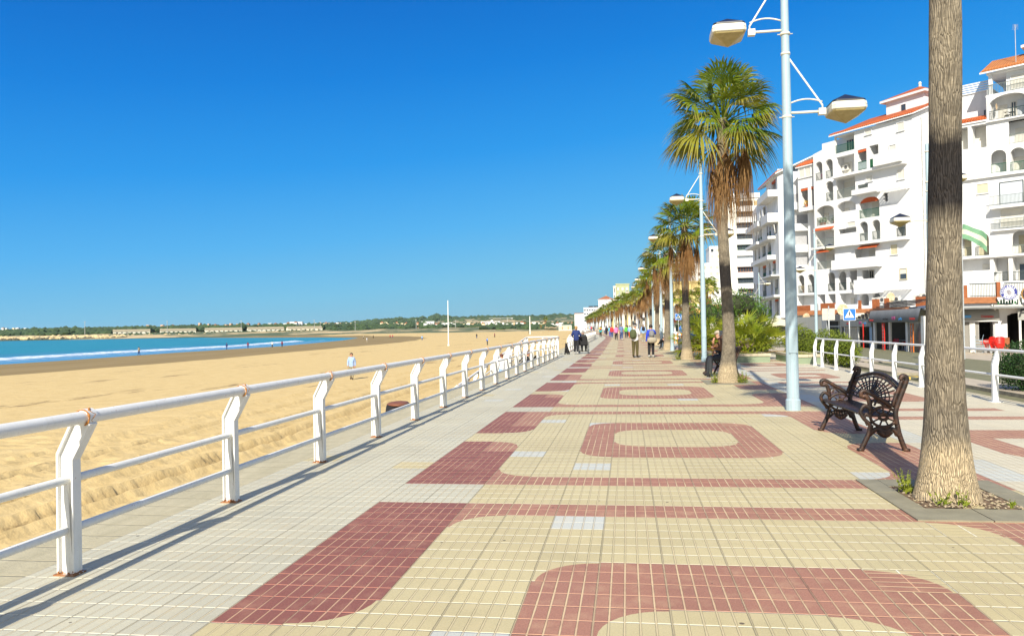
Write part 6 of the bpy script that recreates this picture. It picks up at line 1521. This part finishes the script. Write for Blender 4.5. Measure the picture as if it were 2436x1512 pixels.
P_('woman in a denim jacket and dark glasses walking towards the viewer',(3.72,41.5,0),PI-.15,1.42,denim,blk,shw,'brown',[WALK],1.15,longhair=.04)
P_('old man in brown jacket and cap on the bench, chin on hand',(2.97,22.70,.02),PI/2,1.62,brj,dgy,blk,'grey',[SIT,dict(ch=(0,.05,.545),nk=(0,.09,.645),h0=(0,.11,.69),h1=(0,.12,.735),h2=(0,.115,.775),sL=(-.095,.06,.61),sR=(.095,.06,.61),eR=(.12,.17,.49),wR=(.05,.20,.60),mR=(.03,.19,.645),eL=(-.13,.08,.48),wL=(-.08,.20,.50),mL=(-.06,.215,.51))],1.15,hat=beige)
P_('second man in dark clothes on the bench, mostly hidden by the palm trunk',(2.99,23.4,.02),PI/2,1.60,dgy,blk,shb,'grey',[SIT],1.15)
P_('person in black sitting on the far bench with crossed legs',(3.0,49.6,.02),PI/2,1.6,blk,blk,blk,'dark',[SIT,dict(kL=(-.01,.27,.36),aL=(.05,.36,.20),tL=(.06,.43,.19))],1.0)
far=[('walker in a yellow and teal jacket with a small backpack near the railing bend',(-2.75,108.5),1.5,teal,blk,'brown',0),('walker dressed all in black beside the yellow jacket',(-2.1,119),1.55,blk,blk,'dark',0),
('walker in a turquoise top and violet trousers',(-1.45,109),1.5,tq,purple,'dark',0),('walker in a red jacket and jeans left of the pink top',(-1.05,96),1.6,redc,jeans,'brown',0),
('woman in a pink jumper and black trousers walking away',(-.45,83.3),1.6,pink,blk,'brown',0),('man in a slate blue T-shirt and blue tracksuit trousers walking away',(.10,82.2),1.72,slate,jeans,'grey',1),
('walker in a bright green top and grey trousers',(.72,97),1.6,grn,dgy,'dark',0),('walker in dark clothes just behind the green top',(.95,99.5),1.58,blk,blk,'dark',0),
('walker in a light blue shirt and orange red trousers',(1.15,95),1.6,lbl,orr,'brown',0),('man with light blue shirt, khaki trousers and dark backpack walking away',(2.13,73),1.66,lbl,kh,'grey',0),
('walker in pale jeans beyond the litter bin',(3.9,78),1.6,wt,lbl,'grey',0)]
for k,(lb,(X,Y),H,a,b_,hr,ss) in enumerate(far):
    P_(lb,(X,Y,0),R.uniform(-.15,.15),H,a,b_,shw if k%2 else shb,hr,[WALK if k%3 else {}],1.05+.12*(k%2),sleeve='short' if ss else 'long',hat=blk if k in (5,) else None,fingers=k in (4,5,9))
for k in range(9):
    Y=132+13*k; P_('tiny walker far along the promenade crowd',(R.uniform(-1.6,1.6)+cx(Y)-.2,Y,0),R.uniform(-.3,.3)+(PI if k%3==0 else 0),R.uniform(1.5,1.7),[blk,wt,redc,lbl,dgy][k%5],[blk,jeans,kh][k%3],shb,'dark',[WALK],1.0,group='distant crowd of walkers on the promenade',fingers=False)
P_('person in dark clothes on the beach side beyond the railing bend',(-6.6,118,-.3),.4,1.5,blk,jeans,shb,'dark',[WALK],fingers=False)
P_('person in a white top on the beach side beyond the railing bend',(-5.2,117,-.2),-.4,1.5,wt,beige,shb,'brown',[WALK],fingers=False)
# beach
bz=lambda X,Y: sandz(X,Y)
P_('man in a pale blue shirt and beige trousers walking on the sand towards the viewer',(-16.9,46.8,bz(-16.9,46.8)-.02),PI+.1,1.72,shirtb,kh,shb,'dark',[WALK],1.05)
P_('child in light clothes holding a blue ball on the open sand',(-24.7,141.9,bz(-24.7,141.9)),2.2,1.5,lbl,dgy,shb,'dark',[dict(wL=(-.05,.12,.62),mL=(-.03,.14,.62),wR=(.05,.12,.62),mR=(.03,.14,.62))],fingers=False)
for lb,X,Y,a,b_,rz in (('leftmost walker at the water edge, in a pale shirt and dark trousers',-89.7,133.3,beige,jeans,1.2),('walker in dark blue at the water edge, left of a pair',-92.5,171,navy,navy,-.3),('walker in dark red at the water edge, right of a pair',-92,180.5,C_('maroon',(.22,.02,.05)),jeans,.2),
 ('walker in white with a companion near the surf',-87.2,183.9,wt,dgy,.3),('walker in dark red beside the one in white near the surf',-86.0,187,C_('maroon',(.22,.02,.05)),dgy,.3),('wader in the shallow water, left of two far away',-121,352,beige,blk,0),('wader in dark clothes in the shallow water, right of two far away',-117.5,356,blk,blk,1),
 ('left one of two in red near the tip of the water',-107,349,redc,blk,0),('right one of two in red near the tip of the water',-105.8,349,redc,jeans,0),('walker with a blue top right beside the tall beach pole, far off',-63,240,lbl,jeans,0),
 ('lone figure in dark on the sand right of the tall pole',-48,255,blk,jeans,0),('second lone figure on the sand right of the tall pole',-43,262,C_('maroon',(.22,.02,.05)),blk,1),('figure in black far on the dry sand near the second pole',-45,380,blk,blk,0),('pale figure far to the left on the wet sand',-78,230,wt,beige,1)):
    P_(lb,(X+cx(Y)*0,Y,bz(X,Y)-.02),rz,1.65,a,b_,shb,'dark',[WALK],fingers=False)
# ramp landing
P_('person in black and red sitting on the floor of the beach ramp behind the railing',(-4.35,35.4,zr(35.4)-.03),-PI/2+.3,1.6,blk,redc,blk,'auburn',[SIT,dict(pel=(0,0,.07),sp=(0,-.02,.15),ch=(0,.01,.27),nk=(0,.04,.37),h0=(0,.06,.41),h1=(0,.075,.455),h2=(0,.07,.495),sL=(-.095,.02,.335),sR=(.095,.02,.335),hL=(-.055,.02,.06),hR=(.055,.02,.06),kL=(-.09,.20,.20),kR=(.09,.2,.05),aL=(-.04,.30,.03),aR=(.04,.36,.04),tL=(-.04,.37,.02),tR=(.04,.43,.03),eL=(-.13,.08,.22),eR=(.13,.08,.22),wL=(-.08,.18,.18),wR=(.08,.18,.18),mL=(-.06,.20,.18),mR=(.06,.2,.18))],1.1,longhair=.08)
P_('child in a white shirt crouching on the beach ramp behind the railing',(-4.75,30.6,zr(30.6)-.03),.6,1.25,wt,lbl,shb,'auburn',[],1.0)
finish_people()
# ---------------------------------------------------------------- things they carry
def bag(name,label,loc,rz,dims,m_,cat='backpack',straps=True,pocket=True):
    t=thing(name,label,cat,loc,rz); w_,d_,h_=dims; mb=MB(); mb.blob((0,0,0),(w_/2,d_/2,h_/2),3,3,.06,1.2); 
    mb.v=[(x,y,z if abs(z)<h_*.44 else z*.97) for x,y,z in mb.v]; mb.build('body',m_,t,smooth=True)
    if pocket: mb=MB(); mb.blob((0,-d_*.42,-h_*.15),(w_*.36,d_*.22,h_*.24),5,2,.05); mb.build('pocket',m_,t,smooth=True)
    if straps:
        for s in (-1,1): mb=MB(); mb.tube([(s*w_*.32,d_*.4,-h_*.35),(s*w_*.36,d_*.55,0),(s*w_*.34,d_*1.05,h_*.36),(s*w_*.28,d_*.8,h_*.55),(s*w_*.2,d_*.3,h_*.42)],.014,5); mb.build('strap',m_,t,smooth=True)
    return t
bag('backpack','olive green backpack hanging on the back of the man in white',(.60,36.83,1.12),-.35,(.34,.24,.50),C_('olive_bag',(.07,.085,.03)))
bag('backpack','grey backpack on the woman in royal blue',(1.46,36.74,1.12),.15,(.26,.20,.36),C_('grey_bag',(.20,.20,.20)))
bag('shoulder_bag','large beige shoulder bag low on the back of the woman in royal blue',(1.47,36.70,.83),.15,(.46,.22,.30),C_('beige_bag',(.36,.32,.24)),'bag',pocket=False)
bag('backpack','dark backpack on the man in light blue with khaki trousers',(2.14,72.86,1.22),0,(.30,.2,.42),blk); bag('backpack','small red backpack on the walker in yellow and teal',(-2.74,108.36,1.10),0,(.26,.2,.32),redc)
bag('jacket_yoke','yellow upper part of the walker in teal',(-2.75,108.47,1.20),0,(.42,.26,.24),yel2,'vest',False,False)
bag('ball','blue ball held by the child on the sand',(-24.76,141.72,bz(-24.7,141.9)+.93),0,(.26,.26,.26),royal,'ball',False,False)
bag('shoulder_bag','small dark shoulder bag of the woman in denim',(3.60,41.42,.72),0,(.2,.12,.22),shb,'bag',False,False)
t=thing('walking_cane','brown wooden cane held by the old man on the bench','cane',(2.53,22.75,0)); mb=MB(); mb.tube([(0,0,0),(.13,.02,.86),(.17,.02,.90),(.20,.02,.86)],.013,8); mb.build('shaft',timber,t,smooth=True)
# quilting lines, wheelchair
t=thing('wheelchair','black wheelchair pushed along the seaside railing','wheelchair',(-2.08,43.2,0),-.05)
def wheel(par,x,y,r,w_=.03):
    mb=MB(); n=24; ring=[(x,y+r*cos(q*2*PI/n),r+r*sin(q*2*PI/n)) for q in range(n+1)]; mb.tube(ring,w_/2,6); wl=mb.build('wheel',sblack,par)
    mb=MB(); mb.tube([(x+.03,y+(r-.05)*cos(q*2*PI/n),r+(r-.05)*sin(q*2*PI/n)) for q in range(n+1)],.008,5)
    for k in range(10): mb.tube([(x,y,r),(x,y+(r-.01)*cos(k*PI/5),r+(r-.01)*sin(k*PI/5))],.004,4)
    mb.tube([(x-.04,y,r),(x+.04,y,r)],.03,8); mb.build('spokes',sgrey,wl)
for s in (-1,1): wheel(t,s*.29,-.05,.29); wheel(t,s*.24,.42,.09,.03)
for nm,bx in (('seat',(-.22,.22,-.15,.28,.46,.52)),('backrest',(-.22,.22,-.20,-.15,.50,.98)),('footrest',(-.18,.18,.50,.60,.12,.15))): mb=MB(); mb.box(*bx); mb.build(nm,blk,t)
for s in (-1,1):
    mb=MB(); mb.tube([(s*.23,-.38,.93),(s*.23,-.20,.95),(s*.23,-.17,.3),(s*.23,.42,.25),(s*.20,.5,.12)],.014,6); mb.tube([(s*.24,-.17,.70),(s*.24,.25,.70),(s*.23,.3,.48)],.016,6); mb.build('side_frame',sblack,t,smooth=True)
mb=MB(); 
for k in range(9): z=.80+.055*k; mb.tube([(-.21+.0*k,-.002,0),( .21,-.002,0)],.004,4) if False else None
# sitting black dog
dogm=C_('dog_fur',(.012,.011,.012)); dt=thing('dog','small black dog sitting beside the railing, left of the wheelchair','dog',(-2.93,42.3,0),PI*.95)
mb=MB(); bm=bmesh.new(); lay=bm.verts.layers.skin.verify()
def dv(p,r): v=bm.verts.new(p); v[lay].radius=(r,r); return v
a=dv((0,-.12,.12),.105); b_=dv((0,-.04,.25),.10); c=dv((0,.06,.36),.085); d=dv((0,.09,.46),.062); e=dv((0,.12,.54),.070); f=dv((0,.22,.51),.032); a[lay].use_root=True
for p,q in ((a,b_),(b_,c),(c,d),(d,e),(e,f)): bm.edges.new((p,q))
for s in (-1,1):
    x1=dv((s*.07,.10,.30),.045); x2=dv((s*.07,.12,.15),.028); x3=dv((s*.07,.12,.02),.024); x4=dv((s*.07,.17,.02),.022); [bm.edges.new(z) for z in ((c,x1),(x1,x2),(x2,x3),(x3,x4))]
    y1=dv((s*.11,.0,.13),.06); y2=dv((s*.12,-.06,.04),.035); y3=dv((s*.12,.08,.02),.022); [bm.edges.new(z) for z in ((a,y1),(y1,y2),(y2,y3))]
    z1=dv((s*.05,.10,.60),.024); z2=dv((s*.055,.09,.66),.010); [bm.edges.new(z) for z in ((e,z1),(z1,z2))]
t1=dv((.02,-.24,.06),.03); t2=dv((.08,-.36,.05),.018); bm.edges.new((a,t1)); bm.edges.new((t1,t2))
me=bpy.data.meshes.new('body'); bm.to_mesh(me); bm.free(); me.materials.append(dogm); o=bpy.data.objects.new('body',me); col.objects.link(o); o.parent=dt; o.modifiers.new('s','SKIN').use_smooth_shade=True; o.modifiers.new('b','SUBSURF').render_levels=1
t=thing('beach_bundle','dark canvas bundle with a brown cover lying beyond the concrete ledge','bundle',(-4.72,15.9,-.32),.2)
mb=MB(); prof=[(-.42,0),(-.45,.14),(-.30,.24),(0,.27),(.32,.24),(.46,.15),(.42,0)]; mb.prism(prof,-.45,.45,lambda p,q,hh:(hh*.5,p,q)); mb.build('canvas',blk,t); mb=MB(); mb.blob((0,.05,.26),(.24,.44,.05),4,2,.1); mb.build('cover',pm('brown_cover',(.22,.08,.04),.7),t,smooth=True)
# ================================================================ far shore
def at(px,py,wd): return co.matrix_world.translation*0+Vector((0,0,h))+fw*wd+rr*((px-1218)/F*wd)-uu*((py-756)/F*wd)
def atz(px,wd,z):
    p=at(px,756,wd); return Vector((p.x,p.y,z))
def lz(wd):
    pts=[(680,-2.6),(760,-1.2),(830,1.2),(900,2.4),(1300,4.0),(2200,12),(3500,30),(9000,60)]
    for (a,b_),(c,d) in zip(pts,pts[1:]):
        if wd<=c: return b_+(d-b_)*(max(wd,a)-a)/(c-a)
    return 60
fl=MB(); vs_=[];fs_=[]; PX=list(range(-1500,1700,40)); WD=[700,740,780,820,860,900,1000,1150,1300,1600,2000,2500,3200,4500,7000]
for wd in WD:
    for px in PX:
        z=lz(wd if px<700 else wd*1.0)+ (noise.noise(Vector((px*.013,wd*.004,0)))*1.2 if wd>780 else 0)
        if wd>2200: z+=14*noise.noise(Vector((px*.004,wd*.0006,4)))+ (22 if px>950 else 0)*min(1,(wd-2200)/600)
        vs_.append(tuple(atz(px,wd,z)))
nx_=len(PX)
for a in range(len(WD)-1):
    for b_ in range(nx_-1): i=a*nx_+b_; fs_.append((i,i+1,i+nx_+1,i+nx_))
m,nt,b=newmat('far_dunes'); n=noi(nt,.012,6,.65,gpos(nt)); n2=noi(nt,.05,5,.7,gpos(nt,(1,1,1)))
L(nt,mixc(nt,ramp(nt,mth(nt,'ADD',n,mth(nt,'MULTIPLY',n2,.3)),.56,.66),(.56,.42,.22),(.085,.11,.045)),b.inputs['Base Color']); b.inputs['Roughness'].default_value=.95
fl.add(vs_,fs_); struct('far_land',fl,m,smooth=True)
fol,nt,b=newmat('far_foliage'); n=noi(nt,.05,5,.7,gpos(nt)); n2=noi(nt,.4,4,.7,gpos(nt)); L(nt,mixc(nt,ramp(nt,n,.35,.65),mixc(nt,n2,(.018,.04,.018),(.035,.065,.028)),(.06,.10,.03)),b.inputs['Base Color']); b.inputs['Roughness'].default_value=.95
bump(nt,b,n2,1,1.5)
wd_mb=MB(); rg=random.Random(12)
def tl(px):  # target top line of the woods in picture rows
    pts=[(-300,787),(0,784),(60,779),(270,775),(400,772.5),(560,770),(700,768),(860,766),(1000,765),(1100,766),(1400,767)]
    for (a,b_),(c,d) in zip(pts,pts[1:]):
        if px<=c: return b_+(d-b_)*(px-a)/(c-a)
    return 770
def hy(px): return 779.3-(px-1218)*math.tan(roll)
for k in range(2300):
    px=rg.uniform(-160,1385); wd=rg.uniform(1150,1750); top=h+(hy(px)-(tl(px)+rg.uniform(0,5)))/F*wd; z0=lz(wd)
    r=rg.uniform(5,10); 
    if px>900 and rg.random()<.35: continue
    hgt=max(6,top-z0)*rg.uniform(.75,1.0); p=atz(px,wd,z0+hgt-r*.6); wd_mb.blob(tuple(p),(r,r,r*.62*(.8+.5*rg.random())),k,1,.22,2.2)
for k in range(800):   # dark wood on the hill behind
    px=rg.uniform(760,1400); wd=rg.uniform(2300,3000); p=atz(px,wd,0); z=lz(wd)+ (22 if px>950 else 22*max(0,(px-760)/190))*min(1,(wd-2200)/600)
    r=rg.uniform(9,17); p.z=z*.85+rg.uniform(-2,6)+ (10*math.exp(-((px-1045)/22.)**2)); wd_mb.blob(tuple(p),(r,r,r*.6),k,1,.25,2.2)
for k in range(900):   # scrub behind the beach
    px=rg.uniform(-120,1375); wd=rg.uniform(880,1020) if px<1150 else rg.uniform(780,900)
    if px<250 and rg.random()<.5: continue
    if noise.noise(Vector((px*.02,wd*.01,0)))<-.18: continue
    r=rg.uniform(2.2,5.0)
    if 262<px<775: wd=rg.uniform(850,915); r=rg.uniform(.5,1.3)
    p=atz(px,wd,lz(wd)+r*.25); wd_mb.blob(tuple(p),(r*1.3,r*1.3,r*.75),k,1,.25,2.2)
o=struct('far_wood',wd_mb,fol,kind='stuff',fix=False)
# breakwater rocks
rk=MB()
for k in range(1100):
    px=rg.uniform(-140,640); t_=(px+140)/780; wd=700+ (60 if px>300 else 0)+ t_*70+rg.uniform(0,30); r=rg.uniform(1.0,2.6); z=-2.4+ (rg.random())*3.0*(1-.3*t_); p=atz(px,wd+ (z+2.4)*6,z); rk.blob(tuple(p),(r*1.3,r,r*.8),k,1,.3,2,0 if z>-1.5 else 1)
m,nt,b=newmat('rocks'); L(nt,mixc(nt,noi(nt,.4,4,.7,gpos(nt)),(.42,.32,.16),(.62,.50,.28)),b.inputs['Base Color']); b.inputs['Roughness'].default_value=.9
struct('breakwater',rk,[m,pm('wet_rocks',(.13,.12,.08),.8,.2,.5)],kind='stuff',fix=False)
# warehouses across the water
shw_=pm('shed_wall',(.74,.70,.58),.85,.06,.3); shr=pm('shed_roof',(.36,.31,.20),.85,.1,.3); dkop=pm('dark_opening',(.05,.05,.05),.8)
names=['leftmost','second','middle','fourth','rightmost']
for k,(a,b_) in enumerate(((269,357),(382,466),(489,576),(591,676),(686,767))):
    wd=930; p0=at(a,793,wd); p1=at(b_,792.0-.0,wd*1.02); zb=lz(wd)-1.0; L_=(Vector((p1.x,p1.y,0))-Vector((p0.x,p0.y,0))).length; ang=math.atan2(p1.y-p0.y,p1.x-p0.x)
    t=thing('warehouse','long white warehouse with a pale roof across the water, '+names[k]+' of five','warehouse',(p0.x,p0.y,2.9),ang); t.scale=(1,1,.78)
    mb=MB(); mb.box(0,L_,0,14,-1,2.9); mb.prism([(0,2.9),(14,2.9),(7,6.2)],0,.3,lambda p,q,hh:(hh,p,q)); mb.prism([(0,2.9),(14,2.9),(7,6.2)],L_-.3,L_,lambda p,q,hh:(hh,p,q)); mb.build('wall',shw_,t)
    mb=MB(); mb.add([(-.4,-.5,2.8),(L_+.4,-.5,2.8),(L_+.4,7,6.4),(-.4,7,6.4),(L_+.4,14.5,2.8),(-.4,14.5,2.8)],[(0,1,2,3),(3,2,4,5)]); o=mb.build('roof',shr,t,fix=False); o.modifiers.new('s','SOLIDIFY').thickness=.2
    for q in range(7): mb=MB(); u=L_*.08+q*L_*.13; mb.box(u,u+2.2,-.06,.02,.4,1.7); mb.build('door_opening',dkop,t)
# scattered houses, grouped by the spot of the far town they belong to
cols=[pm('far_white',(.76,.75,.70),.85,.05,.2),pm('far_cream',(.70,.60,.38),.85,.05,.2),pm('far_peach',(.66,.42,.26),.85,.05,.2)]
fwin=pm('far_window',(.10,.11,.13),.6)
def house(label,px,y0,y1,wpx,wd,c,grp,roof=False,wn=3):
    p=at(px,y1,wd); W_=wpx/F*wd; H_=(y1-y0)/F*wd; t=thing('house',label,'house',(p.x,p.y,p.z),yaw,grp)
    mb=MB(); mb.box(-W_/2,W_/2,0,9,-6,H_); mb.build('wall',c,t)
    if H_>3:
        for r_ in range(max(1,int(H_/3.2))):
            mb=MB(); mb.box(-W_*.42,-W_*.42+W_*.84*.3,-.05,.05,1.0+3*r_,2.2+3*r_); mb.build('window',fwin,t); mb=MB(); mb.box(W_*.1,W_*.1+W_*.3,-.05,.05,1.0+3*r_,2.2+3*r_); mb.build('window',fwin,t)
    if roof: mb=MB(); mb.add([(-W_/2-.5,-.5,H_),(W_/2+.5,-.5,H_),(W_/2+.5,9.5,H_),(-W_/2-.5,9.5,H_),(0,4.5,H_+2.2)],[(0,1,4),(1,2,4),(2,3,4),(3,0,4),(3,2,1,0)]); mb.build('roof',brn_roof,t)
cl=[(0,70,778.5,782.5,6,2300,0,'white houses on the far left skyline'),(130,190,779,783,4,2300,2,'pale roofs above the pine wood'),(340,420,772,777,5,1900,2,'pink roofed houses above the warehouses'),(470,640,768,776,10,1500,2,'houses among trees above the warehouses'),(640,730,766,774,9,1450,0,'white houses beside the big white block'),
 (745,835,766,773,10,1500,1,'cream houses in the middle of the far town'),(905,1010,765,776,16,1250,1,'yellow and cream houses left of the beach pole'),(1010,1080,765,777,16,1200,0,'white houses around the beach pole'),(1090,1150,766,778,10,1150,1,'low cream houses right of the beach pole'),(1140,1250,764,777,22,1150,0,'white houses of the central far town'),(1250,1365,765,778,20,1100,0,'white houses near the palms on the beach')]
for a,b_,y0,y1,n,wd,c,grp in cl:
    for k in range(n):
        px=a+(b_-a)*(k+rg.random())/n; hh_=rg.uniform(.35,1)*(y1-y0)*.8; yb=y1-rg.uniform(0,.25)*(y1-y0); house('small far house among the '+grp,px,yb-hh_,yb,rg.uniform(3.5,9.5),wd+rg.uniform(-60,60),cols[c if rg.random()<.7 else rg.choice((0,1,2))],grp,roof=rg.random()<.25)
house('large white block with a stepped roof on the skyline above the warehouses',704,765,772.5,30,1450,cols[0],None); house('long white hotel block with a small tower in the far town',1167,764,774,46,1180,cols[0],None); house('narrow white tower rising from the long far hotel',1170,760.5,770,5,1179,cols[0],None); house('white five storey row at the left of the central far town',1018,764,772,30,1230,cols[0],None)
# masts
gm=pm('mast_grey',(.42,.42,.40),.6)
for k,(px,y0,y1) in enumerate(((202,765.5,792),(398,764.5,791),(574,763.5,790),(748,762,789),(762,766,789),(990,761,781),(1084,763,780),(845,765,783))):
    p=at(px,y1,870); Hm=(y1-y0)/F*870; t=thing('floodlight_mast','slender grey floodlight mast behind the breakwater and beach','mast',tuple(p),0,'floodlight masts on the far shore'); mb=MB(); mb.tube([(0,0,-4),(0,0,Hm)],[.32,.2],5); mb.build('pole',gm,t)
    mb=MB(); mb.box(-.9,.9,-.3,.3,Hm,Hm+.5); mb.build('lamp_rack',gm,t)
for px,top,base,wd,lb in ((1067,713,821,147,'tall white pole standing on the sand, nearest of two'),(1261,751.5,795,354,'thin white pole far on the beach near the white frame')):
    p=at(px,base,wd); Hm=(base-top)/F*wd; t=thing('beach_pole',lb,'pole',(p.x,p.y,p.z-.1)); mb=MB(); mb.tube([(0,0,0),(0,0,Hm)],[.11*wd/147,.07*wd/147],8); mb.build('pole',swhite,t); mb=MB(); mb.lathe([(.2,0),(.2,.15),(.12,.3)],8); mb.build('base',swhite,t)
p=at(1330,787,600); t=thing('beach_frame','white rectangular frame with red markings standing on the far beach','frame',tuple(p),yaw); Wf=9.6; Hf=4.3
for a,b_ in (((0,0,0),(0,0,Hf)),((Wf,0,0),(Wf,0,Hf)),((0,0,Hf),(Wf,0,Hf)),((0,0,.5),(Wf,0,.5))): mb=MB(); mb.bar(a,b_,.35); mb.build('beam',swhite,t)
mb=MB(); mb.box(.5,Wf-.5,.1,.2,.8,Hf-.4); mb.build('board',cols[1],t)
for x in (2.4,6.9): mb=MB(); mb.box(x,x+.5,.0,.08,1.1,3.4); mb.build('red_mark',txtr,t)
for px,base,top,wd,lb in ((1298,781,753,520,'lone tall palm on the far beach'),(1287,790,767,480,'broad low palm on the far beach')):
    p=at(px,base,wd); o=dup(pr[0],tuple(p),1,lb,None,((base-top)/F*wd)/7.0); 
    if 'group' in o: del o['group']
for k in range(8):
    p=at(1298+k*3.4,788-rg.random()*2,500); t=thing('straw_parasol','straw beach parasol in the cluster below the far palms','parasol',tuple(p),0,'straw parasols on the far beach'); mb=MB(); mb.lathe([(1.4,1.9),(.7,2.3),(.05,2.7)],8); mb.build('canopy',pm('straw',(.36,.28,.16),.9),t); mb=MB(); mb.tube([(0,0,0),(0,0,2)],.08,5); mb.build('pole',timber,t)
p=at(1207,775,1900); t=thing('tower_crane','thin tower crane above the far town','crane',tuple(p),yaw); Hc=(775-756)/F*1900
mb=MB(); mb.bar((0,0,0),(0,0,Hc+2),1.0); mb.build('mast',gm,t); mb=MB(); mb.bar((-46,0,Hc),(14,0,Hc),1.0); mb.build('jib',gm,t); mb=MB(); mb.box(9,14,-1,1,Hc-2.5,Hc); mb.build('counterweight',gm,t)
# air between the viewer and the far shore
hz=MB(); hz.box(-6500,2500,-700,7600,-5,95); hm=bpy.data.materials.new('haze_air'); hm.use_nodes=True; ntz=hm.node_tree; ntz.nodes.remove(ntz.nodes['Principled BSDF']); pvz=ntz.nodes.new('ShaderNodeVolumePrincipled'); pvz.inputs['Color'].default_value=(.62,.80,.98,1); pvz.inputs['Density'].default_value=.000028; ntz.links.new(pvz.outputs[0],ntz.nodes['Material Output'].inputs['Volume'])
hzo=hz.build('haze',hm); hzo['kind']='stuff'
